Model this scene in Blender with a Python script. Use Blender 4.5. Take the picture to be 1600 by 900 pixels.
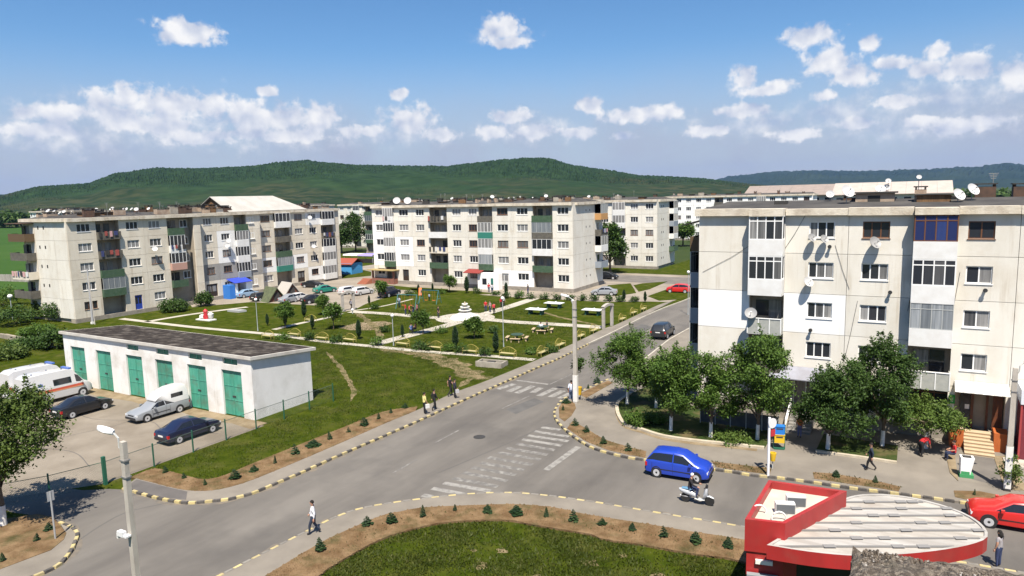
import bpy, bmesh, math, random
import numpy as np
from mathutils import Vector, Matrix
for o in list(bpy.data.objects): bpy.data.objects.remove(o)
S = bpy.context.scene
COL = S.collection
R = math.radians
rnd = random.Random(7)

# ------------------------------------------------------------------ camera
CAM_H = 16.5; FPX = 1090.0; CX, CY = 800.0, 450.0      # pixels of the 1600 x 900 photograph
def _axes():
    vb = (1430.0, 292.0); slope = -0.024                # vanishing point of the street, tilt of the horizon
    b = np.array([vb[0]-CX, vb[1]-CY, FPX]); b /= np.linalg.norm(b)
    c = np.array([-CX, vb[1]-slope*vb[0]-CY, FPX])
    n = np.cross(b, c); n /= np.linalg.norm(n)
    if n[1] > 0: n = -n
    return np.stack([np.cross(b, n), b, n])
AX = _axes()
def ray(x, y): return AX @ np.array([x-CX, y-CY, FPX])
def G(x, y, z=0.0):                                     # the place on the level z that a pixel looks at
    d = ray(x, y); t = (z-CAM_H)/d[2]; return (float(d[0]*t), float(d[1]*t))
def onY(x, y, Y): d = ray(x, y); t = Y/d[1]; return float(d[0]*t), float(CAM_H+d[2]*t)
def onX(x, y, X): d = ray(x, y); t = X/d[0]; return float(d[1]*t), float(CAM_H+d[2]*t)
def GL(pts, z=0.0): return [G(a, b, z) for a, b in pts]
cam = bpy.data.cameras.new('camera'); camo = bpy.data.objects.new('camera', cam); COL.objects.link(camo)
cam.sensor_width = 36.0; cam.lens = FPX/1600*36; cam.clip_start = 0.2; cam.clip_end = 40000
m = Matrix.Identity(4)
for i in range(3):
    m[i][0] = AX[i, 0]; m[i][1] = -AX[i, 1]; m[i][2] = -AX[i, 2]
m[2][3] = CAM_H
camo.matrix_world = m
S.camera = camo

# ------------------------------------------------------------------ light
LDIR = Vector((-0.62, 1.0, -2.1)).normalized()
SUN_EL = math.asin(-LDIR.z); SUN_AZ = math.atan2(-LDIR.x, -LDIR.y)
sun = bpy.data.lights.new('sun', 'SUN'); sun.energy = 5.0; sun.angle = R(0.55); sun.color = (1.0, 0.92, 0.80)
suno = bpy.data.objects.new('sun', sun); COL.objects.link(suno)
suno.rotation_euler = LDIR.to_track_quat('-Z', 'Y').to_euler(); suno.location = (20, -40, 90)
S.view_settings.view_transform = 'Standard'; S.view_settings.look = 'None'
S.view_settings.gamma = 1.0; S.view_settings.use_curve_mapping = False
S.view_settings.exposure = 0.95
S.render.engine = 'CYCLES'
S.cycles.max_bounces = 6; S.cycles.transparent_max_bounces = 8
try: S.cycles.volume_bounces = 0
except Exception: pass

W = bpy.data.worlds.new('World'); S.world = W; W.use_nodes = True
def build_world():
    nt = W.node_tree; N = nt.nodes; L = nt.links; N.clear()
    W.cycles.sampling_method = 'MANUAL'; W.cycles.sample_map_resolution = 256
    out = N.new('ShaderNodeOutputWorld'); bg = N.new('ShaderNodeBackground')
    sky = N.new('ShaderNodeTexSky'); sky.sky_type = 'NISHITA'; sky.sun_disc = False
    sky.sun_elevation = SUN_EL; sky.sun_rotation = SUN_AZ
    sky.altitude = 300; sky.air_density = 1.0; sky.dust_density = 0.6; sky.ozone_density = 3.5
    bg.inputs['Strength'].default_value = 0.068
    def M(op, a, b=None, c=None):
        n = N.new('ShaderNodeMath'); n.operation = op
        for i, v in enumerate((a, b, c)):
            if v is None: continue
            if isinstance(v, (int, float)): n.inputs[i].default_value = v
            else: L.new(v, n.inputs[i])
        return n.outputs[0]
    tc = N.new('ShaderNodeTexCoord'); sp = N.new('ShaderNodeSeparateXYZ'); L.new(tc.outputs['Generated'], sp.inputs[0])
    x, y, z = sp.outputs
    D2 = 180/math.pi
    c0 = ray(800, 300); az0 = math.atan2(c0[0], c0[1])
    az = M('ARCTAN2', x, y)
    # fold the azimuth so that the same kind of cumulus goes on all the way round
    rel = M('MULTIPLY', M('SUBTRACT', az, az0), D2)
    rel = M('SUBTRACT', M('PINGPONG', M('ADD', rel, 40.0), 80.0), 40.0)
    el = M('MULTIPLY', M('ARCSINE', z), D2)
    cv = N.new('ShaderNodeCombineXYZ'); L.new(rel, cv.inputs[0]); L.new(el, cv.inputs[1]); P = cv.outputs[0]
    def noise(scale, detail, rough, off=(0, 0, 0), dist=0.0):
        mp = N.new('ShaderNodeVectorMath'); mp.operation = 'ADD'; L.new(P, mp.inputs[0]); mp.inputs[1].default_value = off
        n = N.new('ShaderNodeTexNoise'); n.inputs['Scale'].default_value = scale; n.inputs['Detail'].default_value = detail
        n.inputs['Roughness'].default_value = rough; n.inputs['Distortion'].default_value = dist
        L.new(mp.outputs[0], n.inputs['Vector']); return n.outputs['Fac']
    blobs = [(297,52,56,20),(272,38,24,14),(785,45,40,26),(800,66,40,10),(95,176,62,16),(150,160,24,22),(197,150,26,22),(185,185,42,20),(262,168,58,30),(250,195,55,22),
             (330,166,44,24),(385,180,44,28),(395,205,44,16),(440,184,52,26),(500,184,36,26),(455,212,80,14),(415,142,20,9),(310,215,60,14),(640,186,48,26),(622,148,17,12),
             (690,210,40,12),(800,182,44,14),(770,205,36,14),(835,207,48,15),(922,164,24,16),(1000,180,72,15),(1050,175,22,14),(908,208,36,12),(972,213,22,9),(1163,126,28,22),
             (1200,140,44,13),(1266,57,46,18),(1296,98,40,24),(1335,118,38,18),(1358,65,16,13),(1395,98,34,12),(1462,80,18,13),(1505,105,48,24),(1450,108,36,13),(1592,118,28,26),
             (1500,196,66,14),(1440,190,30,11),(1395,160,44,12),(1338,192,32,11),(1160,172,48,13),(1110,204,44,11),(1240,210,44,12),(1290,150,24,10),(60,205,60,14),(560,205,40,12)]
    soft = [(255,190,210,48),(440,205,130,40),(90,215,150,40),(1330,175,130,30),(1180,195,120,24),(1500,150,120,34),(820,205,130,24),(620,210,90,26),(1450,200,160,26),(790,58,60,16)]
    def field(Pt, bl):
        acc = None
        for bx, by, w, h in bl:
            d = ray(bx, by); d = d/np.linalg.norm(d)
            a = (math.atan2(d[0], d[1])-az0)*D2; e = math.asin(d[2])*D2; k = D2/FPX*0.95
            vm = N.new('ShaderNodeVectorMath'); vm.operation = 'MULTIPLY_ADD'; sx, sy = 1/(w*k), 1/(h*k)
            L.new(Pt, vm.inputs[0]); vm.inputs[1].default_value = (sx, sy, 0); vm.inputs[2].default_value = (-a*sx, -e*sy, 0)
            ln = N.new('ShaderNodeVectorMath'); ln.operation = 'LENGTH'; L.new(vm.outputs[0], ln.inputs[0])
            acc = ln.outputs['Value'] if acc is None else M('SMOOTH_MIN', acc, ln.outputs['Value'], 0.3)
        return acc
    acc = field(P, blobs); acs = field(P, soft)
    n1 = noise(0.8, 8, 0.60, dist=0.1); n2 = noise(0.13, 4, 0.6, (31, 7, 0)); na = noise(0.5, 2, 0.5); nb = noise(0.5, 2, 0.5, (0.25, 0.75, 0))
    edge = M('SUBTRACT', 1.02, acc)
    dens = M('ADD', edge, M('MULTIPLY', M('SUBTRACT', n1, 0.5), 2.2))
    def sstep(v, a, b):
        mr = N.new('ShaderNodeMapRange'); mr.interpolation_type = 'SMOOTHSTEP'; L.new(v, mr.inputs['Value']); mr.inputs['From Min'].default_value = a; mr.inputs['From Max'].default_value = b; return mr.outputs[0]
    thin = sstep(M('ADD', M('SUBTRACT', 1.0, acs), M('MULTIPLY', M('SUBTRACT', n1, 0.5), 2.4)), -0.1, 1.1)
    cl = M('MAXIMUM', M('MULTIPLY', sstep(dens, -0.08, 0.52), 0.95), M('MULTIPLY', thin, 0.62))
    # thin veil of far cloud low over the horizon
    low = N.new('ShaderNodeMapRange'); low.interpolation_type = 'SMOOTHSTEP'; L.new(el, low.inputs['Value'])
    low.inputs['From Min'].default_value = 12.0; low.inputs['From Max'].default_value = 3.0
    veil = M('MULTIPLY', low.outputs[0], M('ADD', 0.82, M('MULTIPLY', M('SUBTRACT', n2, 0.5), 0.8)))
    veil = M('MAXIMUM', M('MINIMUM', veil, 0.95), 0.0)
    lit = M('ADD', 0.84, M('MULTIPLY', M('SUBTRACT', na, nb), 1.1))
    lit = M('ADD', lit, M('MULTIPLY', M('SUBTRACT', n1, 0.5), 0.55)); lit = M('ADD', lit, M('MULTIPLY', M('MINIMUM', M('SUBTRACT', dens, 0.3), 0.0), 0.15))
    lit = M('MAXIMUM', M('MINIMUM', lit, 1.06), 0.5)
    cm = N.new('ShaderNodeMix'); cm.data_type = 'RGBA'; L.new(M('MULTIPLY', M('SUBTRACT', lit, 0.5), 1.8), cm.inputs[0])
    cm.inputs['A'].default_value = (3.5, 4.05, 5.4, 1); cm.inputs['B'].default_value = (7.9, 7.75, 7.6, 1)
    def mix(f, a, b):
        n = N.new('ShaderNodeMix'); n.data_type = 'RGBA'; L.new(f, n.inputs[0])
        for s, v in (('A', a), ('B', b)):
            if isinstance(v, tuple): n.inputs[s].default_value = v
            else: L.new(v, n.inputs[s])
        return n.outputs['Result']
    hs = N.new('ShaderNodeHueSaturation'); hs.inputs['Saturation'].default_value = 1.22; hs.inputs['Value'].default_value = 1.04; L.new(sky.outputs[0], hs.inputs['Color'])
    c = mix(veil, hs.outputs[0], (3.7, 3.9, 4.7, 1))
    c = mix(cl, c, cm.outputs['Result'])
    L.new(c, bg.inputs['Color']); L.new(bg.outputs[0], out.inputs['Surface'])
build_world()

# ------------------------------------------------------------------ materials
MATS = {}
def mat(name, c, rough=0.8, c2=None, scale=1.0, stretch=(1, 1, 1), bump=0.0, bscale=None, metal=0.0, spec=0.4, c3=None, scale3=0.1, detail=5, amt3=0.5, rand=0.0, lo=0.35, hi=0.65, trans=0.0, coat=0.0, streak=None):
    if name in MATS: return MATS[name]
    m = bpy.data.materials.new(name); m.use_nodes = True; MATS[name] = m
    nt = m.node_tree; N = nt.nodes; L = nt.links; b = N['Principled BSDF']
    b.inputs['Roughness'].default_value = rough; b.inputs['Metallic'].default_value = metal
    b.inputs['Specular IOR Level'].default_value = spec
    if coat: b.inputs['Coat Weight'].default_value = coat; b.inputs['Coat Roughness'].default_value = 0.06
    col = None
    geo = N.new('ShaderNodeNewGeometry')
    def noise(sc, det, st=(1, 1, 1)):
        mp = N.new('ShaderNodeVectorMath'); mp.operation = 'MULTIPLY'; L.new(geo.outputs['Position'], mp.inputs[0]); mp.inputs[1].default_value = st
        n = N.new('ShaderNodeTexNoise'); n.inputs['Scale'].default_value = sc; n.inputs['Detail'].default_value = det; n.inputs['Roughness'].default_value = 0.6
        L.new(mp.outputs[0], n.inputs['Vector']); return n.outputs['Fac']
    def ramp(f, a, z):
        r = N.new('ShaderNodeMapRange'); L.new(f, r.inputs['Value']); r.inputs['From Min'].default_value = a; r.inputs['From Max'].default_value = z; return r.outputs[0]
    def mixc(f, a, bb):
        n = N.new('ShaderNodeMix'); n.data_type = 'RGBA'; L.new(f, n.inputs[0])
        for s, v in (('A', a), ('B', bb)):
            if isinstance(v, tuple): n.inputs[s].default_value = v
            else: L.new(v, n.inputs[s])
        return n.outputs['Result']
    col = (*c, 1)
    if c2 is not None: col = mixc(ramp(noise(scale, detail, stretch), lo, hi), col, (*c2, 1))
    if c3 is not None:
        f = ramp(noise(scale3, 4), 0.5, 0.72)
        mm = N.new('ShaderNodeMath'); mm.operation = 'MULTIPLY'; L.new(f, mm.inputs[0]); mm.inputs[1].default_value = amt3
        col = mixc(mm.outputs[0], col, (*c3, 1))
    if streak is not None:
        f = ramp(noise(1.0, 6, (2.6, 2.6, .16)), .55, .74); f2 = ramp(noise(.35, 3), .42, .6)
        mm = N.new('ShaderNodeMath'); mm.operation = 'MULTIPLY'; L.new(f, mm.inputs[0]); L.new(f2, mm.inputs[1])
        m3 = N.new('ShaderNodeMath'); m3.operation = 'MULTIPLY'; L.new(mm.outputs[0], m3.inputs[0]); m3.inputs[1].default_value = .6
        col = mixc(m3.outputs[0], col, (*streak, 1))
    if rand:
        oi = N.new('ShaderNodeObjectInfo'); hsv = N.new('ShaderNodeHueSaturation')
        r = N.new('ShaderNodeMapRange'); L.new(oi.outputs['Random'], r.inputs['Value']); r.inputs['To Min'].default_value = 1-rand; r.inputs['To Max'].default_value = 1+rand
        L.new(r.outputs[0], hsv.inputs['Value'])
        if isinstance(col, tuple): hsv.inputs['Color'].default_value = col
        else: L.new(col, hsv.inputs['Color'])
        col = hsv.outputs[0]
    if isinstance(col, tuple): b.inputs['Base Color'].default_value = col
    else: L.new(col, b.inputs['Base Color'])
    if bump:
        bn = N.new('ShaderNodeBump'); bn.inputs['Strength'].default_value = min(1, bump); bn.inputs['Distance'].default_value = 0.05
        L.new(noise(bscale or scale*4, 4), bn.inputs['Height']); L.new(bn.outputs[0], b.inputs['Normal'])
    if trans:
        tr = N.new('ShaderNodeBsdfTranslucent'); mx = N.new('ShaderNodeMixShader'); mx.inputs[0].default_value = trans
        if isinstance(col, tuple): tr.inputs['Color'].default_value = col
        else: L.new(col, tr.inputs['Color'])
        L.new(b.outputs[0], mx.inputs[1]); L.new(tr.outputs[0], mx.inputs[2]); L.new(mx.outputs[0], N['Material Output'].inputs['Surface'])
    return m
def paint(name, c, rough=0.35): return mat(name, c, rough, spec=0.5, coat=0.6)

# ------------------------------------------------------------------ mesh helpers
class MB:
    def __init__(s): s.v = []; s.f = []; s.m = []; s.T = None
    def add(s, vs, fs, m=0):
        n = len(s.v)
        if s.T is not None: vs = [tuple(s.T @ Vector(p)) for p in vs]
        s.v += [tuple(p) for p in vs]; s.f += [tuple(i+n for i in f) for f in fs]; s.m += [m]*len(fs); return s
    def box(s, x0, x1, y0, y1, z0, z1, m=0):
        return s.add([(x0,y0,z0),(x1,y0,z0),(x1,y1,z0),(x0,y1,z0),(x0,y0,z1),(x1,y0,z1),(x1,y1,z1),(x0,y1,z1)],
                     [(0,3,2,1),(4,5,6,7),(0,1,5,4),(1,2,6,5),(2,3,7,6),(3,0,4,7)], m)
    def prism(s, poly, z0, z1, m=0, bottom=True):
        a = sum(poly[i][0]*poly[(i+1) % len(poly)][1]-poly[(i+1) % len(poly)][0]*poly[i][1] for i in range(len(poly)))
        if a < 0: poly = poly[::-1]
        n = len(poly); vs = [(p[0], p[1], z0) for p in poly]+[(p[0], p[1], z1) for p in poly]
        fs = [tuple(range(n, 2*n))]+[(i, (i+1) % n, n+(i+1) % n, n+i) for i in range(n)]
        if bottom: fs.append(tuple(range(n-1, -1, -1)))
        return s.add(vs, fs, m)
    def tube(s, pts, rad, n=8, m=0):
        pts = [Vector(p) for p in pts]
        if isinstance(rad, (int, float)): rad = [rad]*len(pts)
        vs = []
        for i, p in enumerate(pts):
            t = (pts[min(i+1, len(pts)-1)]-pts[max(i-1, 0)]).normalized()
            u = t.cross(Vector((0, 0, 1)) if abs(t.z) < 0.9 else Vector((1, 0, 0))).normalized(); w = t.cross(u)
            for k in range(n):
                a = 2*math.pi*k/n; vs.append(p+(u*math.cos(a)+w*math.sin(a))*rad[i])
        fs = []
        for i in range(len(pts)-1):
            for k in range(n): fs.append((i*n+k, (i+1)*n+k, (i+1)*n+(k+1) % n, i*n+(k+1) % n))
        fs.append(tuple(range(n))); fs.append(tuple(range((len(pts)-1)*n+n-1, (len(pts)-1)*n-1, -1)))
        return s.add(vs, fs, m)
    def lathe(s, prof, n=16, m=0, c=(0, 0, 0)):
        vs = []; fs = []
        for r, z in prof:
            for k in range(n):
                a = 2*math.pi*k/n; vs.append((c[0]+r*math.cos(a), c[1]+r*math.sin(a), c[2]+z))
        for i in range(len(prof)-1):
            for k in range(n): fs.append((i*n+k, i*n+(k+1) % n, (i+1)*n+(k+1) % n, (i+1)*n+k))
        fs.append(tuple(range(n-1, -1, -1))); fs.append(tuple(range((len(prof)-1)*n, len(prof)*n)))
        return s.add(vs, fs, m)
    def mesh(s, name, mats, smooth=None):
        me = bpy.data.meshes.new(name); me.from_pydata(s.v, [], s.f)
        for q in (mats if isinstance(mats, (list, tuple)) else [mats]): me.materials.append(q)
        me.polygons.foreach_set('material_index', s.m)
        if smooth is not None:
            me.polygons.foreach_set('use_smooth', [True]*len(s.f)); me.set_sharp_from_angle(angle=R(smooth))
        me.update(); return me
    def build(s, name, mats, parent=None, loc=None, rz=None, smooth=None):
        return link(name, s.mesh(name, mats, smooth), parent, loc, rz)
def link(name, data, parent=None, loc=None, rz=None):
    o = bpy.data.objects.new(name, data); COL.objects.link(o)
    if parent is not None: o.parent = parent
    if loc is not None: o.location = loc
    if rz is not None: o.rotation_euler = (0, 0, rz)
    return o
def tag(o, label, cat, group=None):
    o['label'] = label; o['category'] = cat
    if group: o['group'] = group
    return o
def thing(name, label, cat, loc=(0, 0, 0), rz=0.0, group=None):
    o = link(name, None, None, loc, rz); o.empty_display_size = 0.3
    return tag(o, label, cat, group)
def struct(o, kind='structure'): o['kind'] = kind; return o
def copy_tree(o, parent=None):
    c = o.copy(); COL.objects.link(c); c.parent = parent
    for ch in o.children: copy_tree(ch, c)
    return c
def sheet(name, poly, z, m, z0=None, parent=None):
    """a flat piece of ground (a slab when z0 is given)"""
    bm = bmesh.new(); vs = [bm.verts.new((p[0], p[1], z)) for p in poly]
    f = bm.faces.new(vs); bm.normal_update()
    if f.normal.z < 0: f.normal_flip()
    if z0 is not None:
        lo = [bm.verts.new((p[0], p[1], z0)) for p in poly]; n = len(poly)
        for i in range(n): bm.faces.new((lo[i], lo[(i+1) % n], vs[(i+1) % n], vs[i]))
        bmesh.ops.recalc_face_normals(bm, faces=bm.faces)
    bmesh.ops.triangulate(bm, faces=[q for q in bm.faces if len(q.verts) > 4])
    me = bpy.data.meshes.new(name); bm.to_mesh(me); bm.free(); me.materials.append(m)
    o = link(name, me, parent)
    return o if parent is not None else struct(o)
def smoothline(pts, step=0.5):
    """Catmull-Rom through the points, resampled evenly"""
    P = [np.array(p, float) for p in pts]; P = [2*P[0]-P[1]]+P+[2*P[-1]-P[-2]]; out = []
    for i in range(1, len(P)-2):
        n = max(2, int(np.linalg.norm(P[i+1]-P[i])/0.1))
        for k in range(n):
            t = k/n; a, b, c, d = P[i-1], P[i], P[i+1], P[i+2]
            out.append(0.5*((2*b)+(-a+c)*t+(2*a-5*b+4*c-d)*t*t+(-a+3*b-3*c+d)*t**3))
    out.append(P[-2]); res = [out[0]]; acc = 0
    for i in range(1, len(out)):
        acc += np.linalg.norm(out[i]-out[i-1])
        if acc >= step: res.append(out[i]); acc = 0
    return [(float(p[0]), float(p[1])) for p in res]
# ================================================================== setting
GRASS = mat('grass', (.024,.039,.003), .95, (.052,.066,.007), 1.1, c3=(.10,.09,.03), scale3=.5, amt3=.5, bump=.9, bscale=9, spec=.02)
FIELD = mat('field grass', (.022,.040,.010), .95, (.040,.055,.018), .02, c3=(.12,.12,.05), scale3=.004, amt3=.7, bump=.6, bscale=2, spec=.1)
MEADOW = mat('young crop', (.026,.066,.010), .95, (.038,.08,.014), .05, bump=.5, bscale=2, spec=.1)
ASPH = mat('asphalt', (.096,.088,.080), .9, (.162,.149,.132), .24, (1,.22,1), .5, 45, c3=(.068,.064,.061), scale3=.16, amt3=.6, spec=.25, detail=8)
ASPH2 = mat('old asphalt', (.12,.11,.10), .9, (.165,.15,.132), .5, bump=.4, bscale=40, spec=.2)
PAVE = mat('pavement', (.155,.138,.116), .9, (.215,.192,.16), .35, bump=.35, bscale=30, c3=(.16,.145,.125), scale3=.15, amt3=.5, spec=.2)
CONC = mat('yard concrete', (.165,.14,.11), .92, (.235,.205,.165), .3, bump=.4, bscale=12, c3=(.12,.10,.072), scale3=.12, amt3=.7, spec=.2, detail=9)
LOTC = mat('lot concrete', (.20,.172,.138), .92, (.28,.245,.20), .22, bump=.3, bscale=8, c3=(.15,.125,.092), scale3=.1, amt3=.5, spec=.2)
PATH = mat('path concrete', (.33,.30,.25), .9, (.43,.40,.34), .8, bump=.3, bscale=15, spec=.2)
DIRT = mat('trodden dirt', (.16,.12,.072), .95, (.25,.20,.13), .8, bump=.6, bscale=10, spec=.1)
TRACK = mat('grassy track', (.20,.155,.09), .95, (.055,.062,.018), 1.1, bump=.6, bscale=10, lo=.42, hi=.66, spec=.05)
SOIL = mat('bed soil', (.11,.068,.034), .97, (.20,.135,.075), 1.2, bump=1, bscale=10, c3=(.045,.05,.018), scale3=.9, amt3=.75, spec=.1)
KYEL = mat('kerb yellow', (.48,.39,.17), .75, (.34,.29,.17), 5, bump=.2, bscale=40, rand=.12)
KBLK = mat('kerb black', (.050,.047,.044), .8, (.10,.09,.08), 4, rand=.2)
KGRY = mat('kerb grey', (.15,.14,.125), .85, (.20,.185,.16), 4, rand=.12)
STONE = mat('edge stone', (.36,.31,.23), .9, (.46,.41,.32), 2, bump=.4, bscale=20)
def worn(name, amount):
    m = mat(name, (.25,.24,.22), .8, (.125,.118,.108), 2.6, lo=amount, hi=amount+.22, detail=8, bump=.2, bscale=60); return m
PAINT1 = worn('road paint', .44); PAINT2 = worn('worn road paint', .33)

ground = struct(link('ground', None)); bpy.data.objects.remove(ground)
gm = MB(); n = 48; R0 = 14000
ring = [0, 60, 130, 250, 500, 1000, 2500, 6000, R0]
vs = [(-40, 60, 0)]; fs = []
for r in ring[1:]:
    for k in range(n): a = 2*math.pi*k/n; vs.append((-40+r*math.cos(a), 60+r*math.sin(a), 0))
for k in range(n): fs.append((0, 1+k, 1+(k+1) % n))
for j in range(len(ring)-2):
    for k in range(n): fs.append((1+j*n+k, 1+(j+1)*n+k, 1+(j+1)*n+(k+1) % n, 1+j*n+(k+1) % n))
gm.add(vs, fs); struct(gm.build('ground', FIELD))
sheet('lawn', [(-140,2),(-3.2,2),(-3.2,31),(-3,140),(-150,140)], .004, GRASS)
sheet('crop_field', [(-900,40),(-150,30),(-140,150),(-240,190),(-700,330),(-900,300)], .004, MEADOW)

# ---- kerb lines, as they run on the ground
KL = smoothline(GL([(192,765),(207,769),(221,773),(249,780.5),(285,787),(307,787),(333,784.5),(357,782),(381,776.5),(400,770.5),(436,755),(469,741),(525,715.5),(603,681.5),(658.5,657),(717,630),(780,602),(838.5,576),(874.5,560.5),(920,538)]), .39)
KLF = smoothline(GL([(920,538),(950,524),(980,509),(1010,494),(1040,481),(1070,470),(1088,462)])+[(-29.2,125),(-28.8,140)], 1.0)
SL = smoothline(GL([(213,750),(240,757),(267,764),(293,769),(320,770),(347,766.7),(400,750.5),(520,700),(600,664.6),(656,641),(708,616),(757,598),(832,567),(900,536),(946,514),(964,508),(1028,478)])+[(-31.5,103)], .6)
KW = smoothline(GL([(300,925),(365,891.5),(407.5,869.5),(447.5,849),(485,830),(520,812.5),(560,798),(607.5,789),(655,782.5),(702.5,777),(755,773),(801,772.5),(848,776),(894,782),(941,789),(987,797),(1034,805),(1081.5,812.7),(1133,821),(1156,825)])+[(2,34.6),(14,35.6),(30,36.8)], .43)
SW = smoothline(GL([(400,912),(422,899),(500,852),(540,832.5),(575,817.5),(600,807.5),(625,802.5),(662,796),(750,792),(807,791),(865,796),(917,807),(970,815.5),(1022,823.7),(1075,833),(1164,847)])+[(-1,32.6),(14,33.8),(30,35)], .6)
KR = smoothline(GL([(951,594),(910,612),(890,621),(879,626),(870,637.5),(866,647.5),(870,659),(880,670),(894,682.5),(915,696),(932.5,704),(962.5,712.5),(984,717),(1005,720),(1060,728),(1120,736),(1147,739.5),(1172,744),(1203,747),(1253,753),(1319,763),(1366,769),(1416,775),(1469,782),(1519,789)])+[(14,43.2),(30,44.8)], .43)
KRF = [(-22.0,140),(-22.3,100)]+GL([(1070,518),(1044,533)])+[(-22.6,64)]
KB = smoothline(GL([(93,818.7),(107,824),(117,830),(121.5,838),(117,850),(113,860),(104,872.5),(92,885),(65,898.7),(20,915)]), .40)

road = sheet('road', KL+KLF+KRF+KR+KW[::-1]+GL([(260,945),(150,960),(0,965)])+[(-46,8)]+[KB[-1]]+KB[::-1]+GL([(80,809),(20,801)])+[(-46,17.5),(-46,20.2),(-41.6,21.2)]+GL([(168,764)]), .008, ASPH)
pav_l = sheet('pavement', KL+KLF[1:6]+[(-31.4,104)]+SL[::-1], .115, PAVE, 0)
pav_w = sheet('pavement', KW+SW[::-1], .105, PAVE, 0)
pav_r = sheet('pavement', KR+[(30,62),(-13,62),(-13.5,140),(-21.9,140)]+KRF[1:], .115, PAVE, 0)
pav_b = sheet('pavement', KB+GL([(-60,935),(0,893),(80,862.7),(100,846),(104,836)]), .10, PAVE, 0)
def kerb(line, parent, dark, top=.145, wid=.17, ln=.40):
    me = [None, None]
    for k, mt in enumerate((KYEL, dark)):
        b = MB(); h = ln/2-.008; b.prism([(-h,-wid/2),(h,-wid/2),(h,wid/2),(-h,wid/2)], 0, top-.015)
        b.prism([(-h+.01,-wid/2+.012),(h-.01,-wid/2+.012),(h-.01,wid/2-.012),(-h+.01,wid/2-.012)], top-.0149, top, bottom=False)
        me[k] = b.mesh('kerb_stone', mt)
    for i in range(len(line)-1):
        a, c = line[i], line[i+1]
        o = link('kerb_stone', me[i % 2], parent, ((a[0]+c[0])/2, (a[1]+c[1])/2, rnd.uniform(-.008,.006)), math.atan2(c[1]-a[1], c[0]-a[0])+rnd.uniform(-.02,.02))
kerb(KL, pav_l, KBLK); kerb(KR, pav_r, KBLK, ln=.43); kerb(KB, pav_b, KBLK); kerb(KW, pav_w, KGRY, top=.118, ln=.43)
def ribbon(line, w, z0, z1):
    L_, R_ = [], []
    for i, p in enumerate(line):
        a = line[max(0, i-1)]; b = line[min(len(line)-1, i+1)]; d = math.hypot(b[0]-a[0], b[1]-a[1]) or 1
        nx, ny = -(b[1]-a[1])/d*w/2, (b[0]-a[0])/d*w/2
        L_.append((p[0]+nx, p[1]+ny)); R_.append((p[0]-nx, p[1]-ny))
    return L_+R_[::-1]
for i in range(0, len(KLF)-1, 2):
    sheet('kerb_stone', ribbon([KLF[i], KLF[min(i+2, len(KLF)-1)]], .16, 0, 0), .15, PATH, 0, pav_l)
for i in range(len(KRF)-1):
    sheet('kerb_stone', ribbon([KRF[i], KRF[i+1]], .16, 0, 0), .15, PATH, 0, pav_r)

# ---- dust along the kerbs, patches and stains on the carriageway
def offs(line, d):
    out = []
    for i, p in enumerate(line):
        a = line[max(0, i-1)]; b = line[min(len(line)-1, i+1)]; q = math.hypot(b[0]-a[0], b[1]-a[1]) or 1; out.append((p[0]-(b[1]-a[1])/q*d, p[1]+(b[0]-a[0])/q*d))
    return out
DUST = mat('gutter dust', (.17,.142,.108), .95, (.10,.094,.086), 1.6, lo=.4, hi=.62)
for ln_, sd in ((KL, -1), (KR, 1), (KW, 1), (KB, 1)):
    P_ = [p for p in ln_ if p[1] > 12]; inner = offs(P_, sd*.05); outer = [offs(P_, sd*(.2+.14*math.sin(i*.9)+rnd.uniform(0,.12)))[i] for i in range(len(P_))]; sheet('gutter_dust', inner+outer[::-1], .0105, DUST, None, road)
PAT = mat('repair patch', (.078,.075,.071), .9, (.105,.10,.094), .9); 
for pts in ([(790,640),(835,622),(850,628),(806,647)],[(985,515),(1003,506),(1020,511),(1002,521)]): sheet('asphalt_patch', GL(pts), .0098, PAT, None, road)
# ---- soil beds and islands
def bed(pts, z=.135): return sheet('flower_bed', pts, z, SOIL, 0)
bedL = smoothline(GL([(203,749),(240,735),(262,739),(280,743),(317,752),(347,747),(400,725),(462,700),(540,669),(600,645.5),(656,637)]), .5)
bed(SL[:next(i for i, p in enumerate(SL) if p[1] > G(656,641)[1])]+bedL[::-1])
bedW = smoothline(GL([(488,915),(505,897),(540,875),(585,850),(625,835),(687,820),(760,815),(800,816),(839,823.7),(925,838),(944,846),(996,852.6),(1075,867),(1148,877)])+[(-5.0,30.1)], .6)
bed(SW[:next(i for i, p in enumerate(SW) if p[0] > -5.2)]+bedW[::-1], .12)
bed(GL([(104,836),(100,846),(80,862.7),(0,893),(-90,930),(-80,850),(0,815),(60,806),(84,812)]), .12)
bed(GL([(873,640),(880,629),(897,630),(900,640),(893,652),(882,661),(874,655)]))
bed(GL([(905,618),(935,603),(950,597),(958,600),(930,616),(916,624)]))
bed(GL([(886,672),(895,660),(915,672),(945,690),(985,702),(1010,708),(1008,718),(985,714),(950,706),(915,692)]))
bed(GL([(1112,724),(1145,728),(1205,735),(1203,744),(1175,741),(1120,733)]))
bed(GL([(1270,741),(1300,743),(1370,755),(1407,764),(1404,771),(1370,765.5),(1272,751)]))
bed(GL([(1490,770),(1530,771),(1600,785),(1600,797),(1520,786),(1492,780)]))
I1 = smoothline(GL([(985,618),(966,632),(964,642.5),(967.5,655),(977.5,667.5),(1000,674),(1035,685),(1085,692.5),(1135,697.5),(1202,705)]), .6)
ISL = mat('island grass', (.022,.042,.008), .95, (.045,.06,.018), 1.5, c3=(.14,.10,.055), scale3=.6, amt3=.8, bump=.9, bscale=9, spec=.1)
isl1 = sheet('planted_island', I1+[(-7.6,50.6),(-13.5,51.4),(-19.0,56.5)], .16, ISL, 0)
sheet('edge_stone', ribbon(I1, .26, 0, 0), .27, STONE, 0, isl1)
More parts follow.
